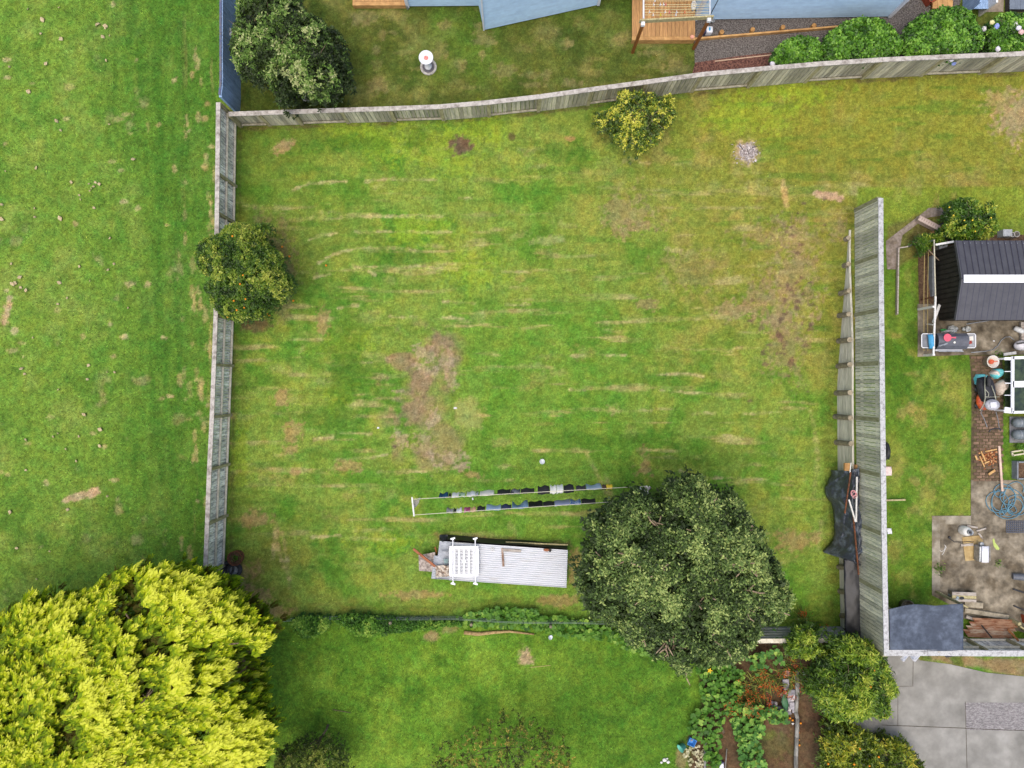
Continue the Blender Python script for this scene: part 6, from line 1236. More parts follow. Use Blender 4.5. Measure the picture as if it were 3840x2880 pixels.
p, q = P(3625, 1262, hz), P(3652, 1278, hz); tag(MB().box((p + q) / 2 + Vector((0, 0, -.02)), (.22, .15, .03), .12).build('cream_board', mat('cream_board', L(222, 214, 202), .6), None, p), 'cream board on the right barbecue shelf', 'board')
p = P(3636, 1284, hz); tag(MB().box(p + Vector((0, 0, -.02)), (.18, .12, .035), .25).build('red_cloth', mat('dull_red_cloth', L(146, 56, 46), .8), None, p, bevel=.01), 'dull red cloth on the right barbecue shelf', 'cloth')
m = MB(); q = P(3487, 1280, hz); m.sheet(lambda u, v: q + Vector((-.1 + .2 * u + .05 * v, .24 - .5 * v, .06 + .1 * math.sin(math.pi * u) - .1 * abs(v - .5) + .02 * math.sin(9 * v))), 8, 10, .005); tag(m.build('blue_bag', mat('sky_blue_bag', L(62, 148, 196), .5, L(90, 170, 210), .1, 6), None, q, smooth=True), 'sky blue bag over the left barbecue shelf', 'bag')
FILM = mat('clear_plastic_bag', L(190, 192, 192), .3, L(150, 156, 152), .2, 12)
g = G(3562, 1236); m = MB(); m.blob(g + Vector((.0, 0, .14)), (.18, .14, .14), 16, .18, 4); m.tube([g + Vector((-.1, -.05, .18)), g + Vector((-.36, -.1, .08))], [.06, .02], 8); tag(m.build('plastic_bag', FILM, None, g), 'clear plastic bag with green contents between shed and barbecue', 'bag'); 
m = MB(); m.blob(g + Vector((-.26, -.02, .06)), (.12, .05, .06), 10, .2, 2); tag(m.build('green_wrapper', mat('green_wrap', L(60, 150, 76), .5), None, g + Vector((-.26, 0, 0))), 'bright green wrapper beside the clear bag', 'wrapper')
g = G(3620, 1234); m = MB(); m.blob(g + Vector((.02, 0, .1)), (.11, .1, .1), 14, .2, 6); m.blob(g + Vector((-.1, 0, .06)), (.07, .07, .06), 10, .1, 7); tag(m.build('plastic_bag', FILM, None, g), 'small clear crumpled bag behind the right barbecue shelf', 'bag')
board('grey metal rail lying at the foot of the shed eave', G(3620, 1216, .05), G(3720, 1200, .05), .03, .03, GREYM, 'rail', 'rail')
scrap('paper_scrap', 'small pale scrap on the concrete right of the barbecue', 3725, 1279, .06, .04, WHITE, 'scrap', .02, 4)
# objects at the right edge by the barbecue
board('bleached plank upright against the shed slab edge at the right border', G(3824, 1210, .1), G(3826, 1276, .1), .12, .1, WEATH)
g = G(3812, 1238); m = MB(); m.lathe(g + Vector((0, 0, .12)), [(.0, -.17), (.085, -.15), (.1, 0), (.085, .14), (.03, .18), (0, .18)], 16, m=Matrix.Rotation(R(70), 3, 'Y') @ Matrix.Rotation(R(30), 3, 'X')); tag(m.build('white_jug', mat('frosted_jug', L(204, 206, 206), .4), None, g, smooth=True), 'frosted white jug lying at the right edge by the shed', 'jug')
g = G(3812, 1297); t = thing('pressure_washer', 'white and grey machine with hose at the right edge', 'machine', g); m = MB(); m.blob(g + Vector((.05, 0, .17)), (.26, .19, .17), 18, .03, 3); m.build('body', mat('machine_white', L(214, 212, 216), .4, L(196, 196, 202), .05, 5), t, smooth=True); MB().bar(g + Vector((-.18, .06, .26)), g + Vector((.06, .1, .34)), .06, .05).build('handle', BLACK, t)
m = MB(); hp = [(3640, 1322), (3690, 1318), (3720, 1312), (3740, 1296), (3752, 1276), (3768, 1264), (3785, 1263), (3802, 1277)]; m.tube([G(x, y, .03) for x, y in hp], .016, 6); m.build('hose', GREYM, t, smooth=True)
board('white painted board by the weeds above the glazed frame', G(3756, 1330, .1), G(3802, 1323, .1), .1, .05, WHITE_R)
# bucket
g = G(3698, 1357); t = thing('white_bucket', 'white bucket with a red tool inside on the brick path', 'bucket', g); t2 = Matrix.Identity(3)
MB().lathe(g, [(.17, 0), (.205, .38), (.225, .38), (.2, .365), (.165, .06), (0, .06)], 28).build('bucket_body', mat('bucket_white', L(226, 222, 214), .4, None, .03), t, smooth=True); 
m = MB(); m.blob(g + Vector((.02, 0, .24)), (.09, .09, .09), 14, .06, 2); m.bar(g + Vector((.06, 0, .26)), g + Vector((.17, .01, .36)), .03, .03); tag(m.build('red_tool', ORANGEP, None, g, smooth=False), 'red tool standing in the white bucket', 'tool')
# wheelbarrow upside down on a pile, mower, sacks
g = G(3700, 1478); t = thing('wheelbarrow', 'black wheelbarrow tipped upside down on the brick path', 'wheelbarrow', g); zt = g.z + .5
out = [(3663, 1418), (3690, 1412), (3718, 1420), (3728, 1450), (3735, 1500), (3694, 1512), (3680, 1506), (3668, 1480), (3660, 1440)]
op = [P(x, y, zt - .18) for x, y in out]; cc = sum(op, Vector()) / len(op); m = MB(); n = len(op)
rings = [op] + [[cc.lerp(p, s_) + Vector((0, 0, dz)) for p in op] for s_, dz in ((.97, .05), (.8, .16), (.72, .18))]
vs = [v for r_ in rings for v in r_] + [cc + Vector((0, 0, .185))]; fs = [(i * n + k, i * n + (k + 1) % n, (i + 1) * n + (k + 1) % n, (i + 1) * n + k) for i in range(3) for k in range(n)] + [(3 * n + k, 3 * n + (k + 1) % n, 4 * n) for k in range(n)]
m.add(vs, fs); m.build('tray', BLACK, t, auto=35)
TUBEM = mat('barrow_tube', L(168, 168, 150), .5, L(132, 132, 116), .1, 8)
hp = [(3701, 1404), (3694, 1412), (3693, 1450), (3695, 1490), (3690, 1515), (3675, 1540)]; MB().tube([P(x, y, zt + .06) for x, y in hp], .018, 8).build('frame_tube', TUBEM, t, smooth=True)
hp = [(3718, 1446), (3730, 1478), (3737, 1510)]; MB().tube([P(x, y, zt + .03) for x, y in hp], .018, 8).build('frame_tube', TUBEM, t, smooth=True)
MB().tube([P(3695, 1460, zt + .06), P(3708, 1475, zt + .08), P(3706, 1488, zt + .06), P(3695, 1488, zt + .06)], .014, 6).build('leg_brace', TUBEM, t); MB().tube([P(3690, 1489, zt + .05), P(3748, 1488, zt + .03)], .01, 6).build('cross_bar', TUBEM, t)
MR = Matrix.Rotation(R(58), 3, 'Y'); wc = P(3708, 1429, zt + .17); o = MB().lathe(wc, [(.07, -.05), (.17, -.06), (.2, -.03), (.2, .03), (.17, .06), (.07, .05)], 24, m=MR, close=True).build('wheel', RUBBER, t, smooth=True); MB().lathe(wc, [(.0, -.055), (.085, -.052), (.085, .054), (0, .058)], 18, m=MR).build('hub', mat('cream_hub', L(176, 164, 130), .6), o)
g = G(3685, 1500); t = thing('lawn_mower', 'orange lawn mower with grey catcher beside the wheelbarrow', 'lawn mower', g)
MB().blob(G(3672, 1502) + Vector((.02, 0, .2)), (.26, .34, .16), 18, .02, 3).build('deck', ORANGEP, t, smooth=True)
for px, py in ((3651, 1460), (3652, 1521)): c = G(px, py) + Vector((.02, 0, .1)); o = MB().lathe(c, [(.06, -.03), (.095, -.03), (.1, 0), (.095, .03), (.06, .03)], 18, m=Matrix.Rotation(R(70), 3, 'Y'), close=True).build('wheel', BLACK, t, smooth=True); MB().lathe(c, [(0, -.034), (.06, -.034), (.06, .034), (0, .036)], 14, m=Matrix.Rotation(R(70), 3, 'Y')).build('hub', GREYM, o)
c = P(3720, 1518, g.z + .55); MB().blob(c, (.26, .2, .16), 20, .02, 4).build('catcher', mat('catcher_grey', L(186, 186, 192), .5, L(160, 160, 168), .1, 6), t, smooth=True); MB().box(c + Vector((-.05, 0, .15)), (.22, .2, .03), .1).build('catcher_lid', mat('catcher_lid', L(212, 212, 218), .4), t, bevel=.01)
for hp in ([(3690, 1525), (3678, 1548), (3690, 1570), (3702, 1602)], [(3735, 1545), (3742, 1570), (3745, 1590), (3748, 1612)]): MB().tube([P(x, y, g.z + .45 + .04 * i) for i, (x, y) in enumerate(hp)], .013, 6).build('handle_tube', GREYP, t)
MB().tube([P(x, y, g.z + .62) for x, y in ((3708, 1620), (3716, 1610), (3735, 1606), (3750, 1608), (3752, 1615))], .022, 8).build('handle_grip', BLACK, t, smooth=True)
def lump(nm, lab, poly, h, m, cat, seed=1, base=0.0):
    pts = [G(x, y) for x, y in poly]; cc = sum(pts, Vector()) / len(pts); z = cc.z + base; n = len(pts); rg = random.Random(seed); b = MB(); rr = [(1.0, 0), (1.0, .35), (.86, .75), (.55, .95), (.2, 1.0)]
    vs = [Vector((cc.x + (p.x - cc.x) * s_ * rg.uniform(.94, 1.04), cc.y + (p.y - cc.y) * s_ * rg.uniform(.94, 1.04), z + h * q * rg.uniform(.8, 1.1))) for s_, q in rr for p in pts] + [Vector((cc.x, cc.y, z + h))]
    fs = [(i * n + k, i * n + (k + 1) % n, (i + 1) * n + (k + 1) % n, (i + 1) * n + k) for i in range(4) for k in range(n)] + [(4 * n + k, 4 * n + (k + 1) % n, 5 * n) for k in range(n)]
    b.add(vs, fs); return tag(b.build(nm, m, None, Vector((cc.x, cc.y, z)), smooth=True), lab, cat)
AQUA = mat('aqua_plastic', L(96, 196, 202), .45, L(126, 212, 216), .12, 8)
lump('aqua_sheet', 'aqua plastic sheet end sticking out left of the wheelbarrow', [(3650, 1420), (3656, 1404), (3680, 1402), (3700, 1408), (3700, 1425), (3670, 1432), (3662, 1446), (3652, 1440)], .22, AQUA, 'plastic sheet', 2)
lump('aqua_bag', 'aqua and cream bag end above the wheelbarrow wheel', [(3706, 1398), (3722, 1384), (3742, 1382), (3752, 1392), (3748, 1408), (3728, 1422), (3712, 1410)], .3, AQUA, 'bag', 3)
lump('cream_sack', 'large cream woven sack right of the wheelbarrow', [(3726, 1440), (3745, 1425), (3768, 1418), (3770, 1440), (3766, 1460), (3750, 1478), (3742, 1484), (3730, 1465)], .32, mat('woven_cream', L(214, 200, 186), .8, L(190, 176, 160), .1, 8), 'sack', 4)
lump('cream_sack', 'small cream bag fold beside the aqua bag', [(3705, 1400), (3718, 1388), (3730, 1396), (3728, 1412), (3715, 1408)], .36, mat('bag_cream', L(222, 210, 198), .8), 'bag', 5)
# glazed frame (old window frames) at the right edge
t = thing('glazed_frame', 'white framed cold frame with dark glass panes at the right border', 'cold frame', G(3800, 1440)); zf = g.z + .55
GLS = mat('dark_glass', L(40, 52, 40), .12, L(62, 76, 50), .3, 3, 0, 0, spec=.6); fz = zf
def fbar(a, c, w_, m=WHP): MB().bar(P(a[0], a[1], fz), P(c[0], c[1], fz), w_, .05).build('frame_bar', m, t)
for a, c, w_ in (((3797, 1337), (3796, 1548), .1), ((3797, 1342), (3990, 1336), .1), ((3797, 1441), (3990, 1438), .22), ((3797, 1546), (3990, 1544), .09), ((3766, 1345), (3794, 1345), .1), ((3766, 1537), (3794, 1540), .2), ((3766, 1393), (3794, 1393), .025), ((3768, 1437), (3794, 1437), .03), ((3766, 1482), (3794, 1482), .025)): fbar(a, c, w_)
for a, c in (((3800, 1348), (3990, 1428)), ((3800, 1454), (3990, 1540))): p, q = P(*a, fz - .02), P(*c, fz - .02); MB().box(((p.x + q.x) / 2, (p.y + q.y) / 2, fz - .02), (q.x - p.x, p.y - q.y, .012)).build('glass_pane', GLS, t)
p, q = P(3768, 1348, fz - .3), P(3792, 1535, fz - .3); MB().box(((p.x + q.x) / 2, (p.y + q.y) / 2, fz - .3), (q.x - p.x, p.y - q.y, .01)).build('side_glass', GLS, t)
for a in ((3768, 1345), (3768, 1540)): p = P(a[0], a[1], fz); MB().box((p.x, p.y, (p.z + g.z) / 2), (.06, .06, p.z - g.z)).build('leg', WHP, t)
# grey gas bottles / drums and the rest of the right edge
for k, (py, lb) in enumerate(((1585, 'upper of two grey cylinders lying on a slab at the right border'), (1630, 'lower of two grey cylinders lying on a slab at the right border'))):
    c = P(3800, py, 1.35); t = thing('grey_cylinder', lb, 'cylinder', c, 'grey cylinders at the right border'); MY = Matrix.Rotation(R(90), 3, 'Y')
    MB().lathe(c, [(0, -.02), (.1, .0), (.165, .08), (.175, .2), (.175, 1.0), (0, 1.0)], 24, m=MY).build('body', mat('cyl_grey_%d' % k, L(116, 124, 128), .5, L(104, 112, 116), .08, 5), t, smooth=True, auto=50); MB().lathe(c, [(.178, .18), (.182, .2), (.178, .22)], 24, m=MY).build('seam_ring', GREYM, t)
sheet_px('grey_slab', [(3782, 1562), (3990, 1562), (3990, 1660), (3782, 1660)], mat('grey_slab', L(128, 128, 130), .9, L(110, 110, 112), .1, 5), .05)
q = G(3812, 1698); t = thing('window_sash', 'small cream rectangular frame lying in the weeds at the right border', 'frame', q)
for a, c in (((3786, 1694), (3834, 1686)), ((3790, 1707), (3834, 1700)), ((3788, 1694), (3792, 1708)), ((3834, 1686), (3836, 1700))): MB().bar(G(*a, .08), G(*c, .08), .05, .05).build('frame_bar', mat('cream_paint', L(206, 198, 170), .7) if a == (3786, 1694) else bpy.data.materials['cream_paint'], t)
t = thing('raised_bed', 'grey edged square raised bed at the right border', 'raised bed', G(3820, 1760))
for a, c in (((3796, 1730), (3990, 1730)), ((3796, 1792), (3990, 1792)), ((3796, 1728), (3796, 1794))): MB().bar(G(*a, .14), G(*c, .14), .05, .28).build('side_board', GREYP, t)
p, q = G(3800, 1734), G(3990, 1790); MB().box(((p.x + q.x) / 2, (p.y + q.y) / 2, p.z + .1), (q.x - p.x, p.y - q.y, .2)).build('soil', SOILM, t)
simple_tree('low_weeds', 'green weeds growing behind the raised bed', [(3770, 1662), (3850, 1665), (3860, 1688), (3780, 1682)], (G(3810, 1674).x, G(3810, 1674).y), 1.25, 1.35, .15, VEG, 70, 5, .08, .04, .5, 1, 0, .05, .2, 75, 0, .06, cat='plant', nl=3, r0=.008, trunk='stems', zb=1.12)
# sawn timber offcuts on the path
PALEW = mat('fresh_sawn_wood', L(206, 166, 108), .75, L(180, 134, 82), .12, 5, .1); PINKW = mat('pinkish_board', L(216, 190, 170), .7, L(194, 168, 148), .1, 4)
board('long pale pink plank lying beside the brick path', G(3742, 1672, .06), G(3751, 1841, .1), .075, .04, PINKW)
for k, (a, c, w_, lb) in enumerate((((3690, 1693), (3734, 1684), .05, 'longest upper offcut stick on the brick path'), ((3674, 1692), (3692, 1732), .05, 'offcut leaning through the chip pile'), ((3668, 1710), (3686, 1750), .04, 'thin offcut left of the chip pile'), ((3651, 1707), (3658, 1724), .06, 'short offcut left on the path edge'), ((3700, 1778), (3724, 1762), .08, 'short flat offcut below the chip pile'), ((3684, 1736), (3702, 1728), .05, 'stubby offcut at the chip pile'))):
    board(lb, G(*a, .05 + .012 * k), G(*c, .05 + .012 * k), w_, .035, PALEW, 'timber_offcut', 'offcut', 'sawn timber offcuts on the path')
rg = np.random.default_rng(6); n = 190; g = G(3705, 1716); B = np.array(g) + np.c_[rg.normal(0, .14, n), rg.normal(0, .13, n), rg.uniform(.01, .07, n)]
t = thing('wood_chips', 'heap of rusty orange bark and wood chips on the brick path', 'wood chips', g); leaves('chips', B, unit(rg.normal(0, 1, (n, 3)) * [1, 1, .3]), unit(rg.normal(0, .4, (n, 3)) + [0, 0, 1]), rg.uniform(.05, .14, n), rg.uniform(.03, .06, n), rg.random(n), leafmat('chip', [(0, L(110, 60, 34)), (.5, L(176, 104, 58)), (1, L(220, 180, 130))], .8, .2, 0), t)['kind'] = 'stuff'
# garden hose tangle
rg = random.Random(21); pts = []; c0 = G(3770, 1880)
for i in range(190):
    a = i * .33; r_ = .30 + .22 * math.sin(i * .113) + .10 * math.sin(i * .41 + 1); ox = .26 * math.sin(i * .047 + 1) + .06 * math.sin(i * .19); oy = .36 * math.sin(i * .061 + 2.0)
    pts.append(c0 + Vector((ox + r_ * math.cos(a), oy + r_ * math.sin(a), .03 + .04 * (i / 260) + .015 * math.sin(i * 1.7))))
tag(MB().tube(pts, .0145, 6).build('garden_hose', mat('blue_hose', L(96, 140, 158), .45, L(80, 122, 142), .08, 4), None, c0, smooth=True), 'long tangled blue garden hose on the patio', 'hose')
p, q = G(3772, 1952), G(3990, 1994); t = thing('rubber_mat', 'dark blue grey rubber grid mat on the patio below the hose', 'mat', (p + q) / 2); MATM = mat('rubber_grid', L(84, 88, 98), .7, L(72, 76, 86), .1, 10); m = MB()
for k in range(30): m.box((p.x + k * .075, (p.y + q.y) / 2, p.z + .03), (.03, p.y - q.y, .02))
for k in range(7): m.box(((p.x + q.x) / 2, p.y - .01 - k * .068, p.z + .032), (q.x - p.x, .03, .02))
m.build('grid', MATM, t)
# gas bottle and smoker on plywood
g = G(3606, 1986); t = thing('gas_bottle', 'white rounded gas bottle standing on the patio', 'gas bottle', g)
MB().lathe(g, [(.13, 0), (.16, .04), (.165, .1), (.165, .3), (.14, .38), (.07, .43), (0, .44)], 28).build('bottle', mat('gas_bottle_white', L(240, 238, 232), .4, L(222, 220, 212), .05, 5), t, smooth=True); MB().lathe(g, [(.085, .42), (.085, .52), (.095, .53), (.075, .53), (.075, .44)], 20, close=False).build('collar', GREYM, t, smooth=True); MB().tube([g + Vector((0, 0, .42)), g + Vector((0, 0, .52))], .03, 10).build('valve', BLACK, t)
p = [G(3606, 2014), G(3680, 2006), G(3688, 2098), G(3618, 2102)]; m = MB(); m.prism([(v.x, v.y) for v in p], 1.115, 1.135); tag(m.build('plywood_sheet', mat('plywood', L(190, 166, 116), .75, L(160, 134, 88), .1, 3), None, p[0]), 'sheet of plywood lying on the patio under the white appliance', 'plywood')
p = [G(3612, 2030, .03), G(3630, 2030, .03)]; board('pale strip of wood lying across the plywood', G(3598, 2043, .07), G(3645, 2040, .07), .09, .03, WEATH)
g = G(3662, 2062, .03); t = thing('white_appliance', 'white and steel box appliance with black cord on the plywood', 'appliance', g); MB().box(g + Vector((.02, -.06, .2)), (.34, .56, .34), -.03).build('body', GREYM, t, bevel=.03)
m = MB(); m.sheet(lambda u, v: g + Vector((.04 + .25 * (u - .5) , -.06 + (v - .5) * .57, .375 + .045 * math.cos((u - .5) * 2.6))), 10, 2, .01); m.build('lid', mat('appliance_lid', L(236, 236, 244), .3, None, .02), t, smooth=True); MB().tube([g + Vector((.2, .22, .3)), g + Vector((.23, .2, .34)), g + Vector((.23, -.3, .34)), g + Vector((.2, -.32, .3))], .012, 6).build('handle', GREYM, t)
MB().lathe(g + Vector((-.02, .28, .24)), [(.07, -.04), (.07, .06), (0, .07)], 16).build('motor', GREYM, t); hp = [(3557, 2014), (3562, 2022), (3575, 2031), (3600, 2032), (3625, 2030), (3648, 2031)]; MB().tube([G(x, y, .05) for x, y in hp], .012, 6).build('cord', BLACK, t, smooth=True); MB().box(G(3557, 2014, .05), (.07, .06, .05), .6).build('plug', BLACK, t)
for k, (a, c, lb) in enumerate((((3622, 1970), (3662, 1978), 'upper grey stick of the two beside the gas bottle'), ((3658, 1990), (3694, 1980), 'lower grey stick of the two beside the gas bottle'), ((3665, 1997), (3680, 2018), 'short grey block touching the plywood corner'))): board(lb, G(*a, .05), G(*c, .05), .06, .04, WEATH, 'timber_offcut', 'offcut')
m = MB(); m.tube([G(x, y, .03) for x, y in ((3522, 2062), (3528, 2068), (3538, 2062), (3543, 2048), (3540, 2042), (3546, 2050), (3536, 2072), (3530, 2080))], .008, 5); tag(m.build('white_string', WHITE_R, None, G(3535, 2060)), 'loose white string on the patio', 'string')
m = MB(); pl = [G(x, y) for x, y in ((3720, 2022), (3726, 2018), (3730, 2034), (3738, 2044), (3746, 2056), (3744, 2062), (3734, 2060), (3724, 2046))]; m.prism([(v.x, v.y) for v in pl], 1.115, 1.125); tag(m.build('green_leaf', mat('lime_leaf', L(176, 192, 106), .6), None, pl[0]), 'large lime green leaf lying on the patio', 'leaf')
g = G(3790, 2158); m = MB(); MM = Matrix.Rotation(R(100), 3, 'Y') @ Matrix.Rotation(R(-8), 3, 'X'); m.lathe(g + Vector((.0, 0, .13)), [(0, -.02), (.11, -.02), (.125, .4), (.115, .4), (.10, .05), (0, .05)], 24, m=Matrix.Rotation(R(72), 3, 'Y')); tag(m.build('grey_bucket', mat('slate_bucket', L(98, 102, 110), .5), None, g, smooth=True, auto=50), 'slate grey bucket lying on its side on the patio', 'bucket')
for k, (a, c, lb) in enumerate((((3796, 2208), (3840, 2222), 'upper of two black metal bars on the patio at the right border'), ((3798, 2270), (3845, 2290), 'lower of two black metal bars on the patio at the right border'))): board(lb, G(*a, .04), G(*c, .04), .05, .05, BLACK, 'metal_bar', 'bar')
# low bench of old timber
t = thing('timber_bench', 'low bench of old grey planks on the patio edge', 'bench', G(3615, 2235)); zb = 1.1 + .3
for k, py in enumerate((2225, 2238, 2249)): p, q = P(3570, py, zb), P(3660, py + 3, zb); MB().bar(p, q, .12, .04).build('seat_plank', WEATH if k != 1 else TREATED, t)
for px in (3578, 3652): p = P(px, 2238, zb); MB().box((p.x, p.y, 1.1 + .13), (.08, .34, .26)).build('leg', LOGW, t)
MB().blob(P(3607, 2243, zb + .03), (.09, .055, .02), 12).build('knot_hole', BLACK, t)
lump('glass_jar', 'shiny teal and silver bag at the left end of the old bench', [(3553, 2226), (3565, 2216), (3578, 2224), (3580, 2244), (3566, 2250), (3556, 2240)], .36, mat('silver_foil', L(150, 160, 166), .25, L(190, 226, 222), .3, 12, metal=.3, m2=(.5, .6)), 'bag', 11)
t = thing('timber_edging', 'long tan board on edge running down to the shade canopy', 'edging', G(3550, 2240)); MB().bar(G(3508, 2214, .14), G(3612, 2270, .14), .045, .28).build('board', TREATED, t)
for k, (a, c, lb) in enumerate((((3612, 2262), (3680, 2268), 'upper concrete step edge right of the shade canopy'), ((3612, 2286), (3775, 2312), 'lower concrete kerb right of the shade canopy'))): board(lb, G(*a, .05), G(*c, .05), .2 if k == 0 else .16, .1, mat('kerb_%d' % k, L(168, 158, 138), .95, L(136, 126, 106), .2, 4), 'kerb', 'kerb')
board('grey plank lying behind the rusty sheets', G(3615, 2308, .12), G(3730, 2348, .12), .1, .05, WEATH)
# shade canopy
t = thing('shade_canopy', 'faded slate blue cloth canopy stretched in the fence corner', 'canopy', G(3470, 2350)); zc = 1.1 + 1.45
c4 = [P(3332, 2282, zc), P(3610, 2260, zc), P(3611, 2438, zc + .03), P(3336, 2440, zc)]
def can(u, v):
    p = c4[0].lerp(c4[1], u).lerp(c4[3].lerp(c4[2], u), v); s_ = math.sin(math.pi * u) * math.sin(math.pi * v); p.z += .02 - .16 * s_ + .012 * math.sin(14 * u + 3 * v) * (1 - v) + .02 * math.exp(-((u - .42) / .03) ** 2) * (1 - v)
    p.y += .1 * (1 - v) * math.sin(math.pi * min(1, u * 1.6)) - .02; return p
MB().sheet(can, 40, 24, .006).build('cloth', CANOPY, t, smooth=True)
for q in c4[:2]: MB().box((q.x - (.05 if q is c4[1] else -.1), q.y - .05, (1.1 + zc) / 2), (.07, .07, zc - 1.1)).build('post', POSTW, t)
MB().bar(c4[3] + Vector((-.1, -.05, -.03)), c4[2] + Vector((0.0, -.05, -.03)), .06, .09).build('rear_beam', CAPW, t)
m = MB(); q = P(3420, 2452, zc - .1); m.sheet(lambda u, v: q + Vector(((u - .5) * .55, -.02 - .22 * v * (1 + .5 * math.sin(9 * u)), .02 - .25 * v + .03 * math.sin(8 * u))), 10, 4, .004); tag(m.build('torn_plastic', mat('torn_film', L(206, 206, 210), .5, L(150, 160, 180), .2, 8), None, q), 'torn white plastic hanging behind the shade canopy over the driveway', 'plastic')
m = MB(); q = P(3562, 2452, 1.6); m.sheet(lambda u, v: q + Vector(((u - .5) * .5, .02 - .2 * v * math.sin(math.pi * u), -.1 * v + .05 * math.sin(9 * u))), 10, 4, .004); tag(m.build('black_bag', BLACK, None, q), 'black plastic bag hanging behind the shade canopy', 'bag')
g = G(3390, 2268); m = MB(); m.lathe(g, [(.2, 0), (.24, .25), (.25, .26), (.21, .24), (.18, .1), (0, .1)], 24); tag(m.build('grey_tub', LOGW, None, g, smooth=True), 'grey round tub peeping out above the shade canopy', 'tub')
# stack of rusty roofing sheets
RSH = [mat('rust_sheet_%d' % k, L(*c), .85, L(*c2), .2, 3, 0, .2, st=(1, 6, 1), m2=(.44, .6)) for k, (c, c2) in enumerate((((176, 140, 112), (140, 92, 64)), ((196, 178, 156), (150, 104, 74)), ((160, 112, 82), (188, 164, 142))))]
for k in range(4):
    a, c = (3622 + 8 * k, 2384 - 16 * k), (3792 + 2 * k, 2392 - 16 * k); p0, p1 = G(a[0], a[1], .12 + .05 * k), G(c[0], c[1], .12 + .05 * k); dn = Vector((-.32, .46, .02))
    m = MB(); m.sheet(lambda u, v: p0.lerp(p1, u) + dn * v * .62 + Vector((0, 0, .012 * math.cos(v * 6 * 6.28))), 2, 36, .003); tag(m.build('roofing_sheet', RSH[k % 3], None, p0), ['lowest and frontmost', 'second from the front', 'third from the front', 'rearmost'][k] + ' of the stacked rusty roofing sheets', 'roofing sheet', 'stacked rusty roofing sheets')
board('dark batten laid across the rusty sheets', G(3652, 2330, .42), G(3690, 2376, .42), .045, .03, BLACKW); board('pair of brown battens at the right end of the rusty sheets', G(3748, 2346, .42), G(3790, 2388, .4), .07, .04, POSTB); board('bleached board leaning over the rusty sheets to the street fence', G(3770, 2394, .5), G(3860, 2432, .9), .1, .03, WEATH)
t = thing('planter_wall', 'tan timber raised planter corner at the right border', 'planter', G(3780, 2310)); p = G(3780, 2345); MB().box(p + Vector((0, .25, .3)), (.1, .1, .6)).build('post', TREATED, t); MB().bar(G(3786, 2330, .3), G(3880, 2388, .3), .05, .5).build('board', TREATED, t)
g = G(3832, 2318); tag(MB().box(g + Vector((0, 0, .1)), (.06, .3, .2), .2).build('red_brick', mat('red_brick', L(160, 74, 44), .8), None, g), 'dark red brick on edge behind the tan planter', 'brick')

# ------------------------------------------------------------------ lower right garden
t = thing('log_edging', 'long grey log edging between the garden and the soil bed', 'edging', G(2985, 2700))
eg = [(2985, 2510), (2986, 2600), (2980, 2665), (2986, 2690), (2984, 2760), (2981, 2830), (2979, 2990)]
LOGG = mat('silver_log', L(150, 148, 142), .85, L(112, 110, 104), .2, 3, .15, .3, st=(5, .8, 5))
for a, c in zip(eg, eg[1:]): MB().tube([G(*a, .1), G(c[0], c[1] - 2, .1)], .075, 10).build('log', LOGG, t, smooth=True)
STN = [mat('rubble_%d' % k, L(*c), .9, L(c[0] - 24, c[1] - 24, c[2] - 24), .15, 9, .1, .3) for k, c in enumerate(((176, 172, 178), (146, 144, 150), (200, 192, 190), (182, 140, 128)))]
stones = [(2930, 2478, .22, .2, .1, 3), (2945, 2518, .2, .24, .0, 3), (2942, 2552, .22, .2, .05, 0), (2945, 2570, .18, .26, .1, 1), (2966, 2592, .3, .22, 0, 1), (2938, 2596, .14, .2, -.5, 3), (2958, 2608, .2, .15, .4, 3), (2972, 2612, .1, .26, -.6, 2), (2930, 2600, .16, .16, .3, 3), (2944, 2630, .26, .2, .6, 0), (2958, 2622, .2, .2, .1, 0), (2965, 2640, .18, .24, .1, 0),
          (2906, 2640, .1, .24, .1, 2), (2890, 2634, .12, .2, -.1, 1), (2878, 2640, .1, .22, .1, 1), (2958, 2650, .1, .26, -.2, 2), (2972, 2655, .12, .24, .1, 0), (2938, 2656, .2, .14, .1, 1), (2918, 2652, .2, .14, 0, 1), (2900, 2656, .16, .12, .2, 1), (2952, 2668, .2, .1, .1, 1), (2935, 2672, .2, .1, 0, 1)]
names = {0: 'pale grey', 1: 'dark grey', 2: 'long whitish', 3: 'pinkish red'}
for k, (px, py, a, b_, rz, mi) in enumerate(stones):
    c = G(px, py, .07 + .02 * (k % 3)); tag(MB().box(c, (a, b_, .1), rz, m=Matrix.Rotation(rz, 3, 'Z') @ Matrix.Rotation(random.uniform(-.15, .15), 3, 'X')).build('rubble_brick', STN[mi], None, c, bevel=.012), names[mi] + ' piece in the heap of bricks by the log edging', 'brick', names[mi] + ' bricks in the rubble heap')
m = MB(); c = G(2925, 2620, .3); m.sheet(lambda u, v: c + Vector((.12 * math.sin(math.pi * u) * (v - .5) * 2 + .14 * (u - .5) ** 2 + .1 * u, .36 - .72 * u, .08 * math.sin(math.pi * u) - .04 * abs(v - .5))), 12, 4, .004); tag(m.build('fallen_leaf_blade', mat('dark_green_blade', L(64, 106, 72), .5), None, c, smooth=True), 'long dark green leaf blade lying over the brick heap', 'leaf')
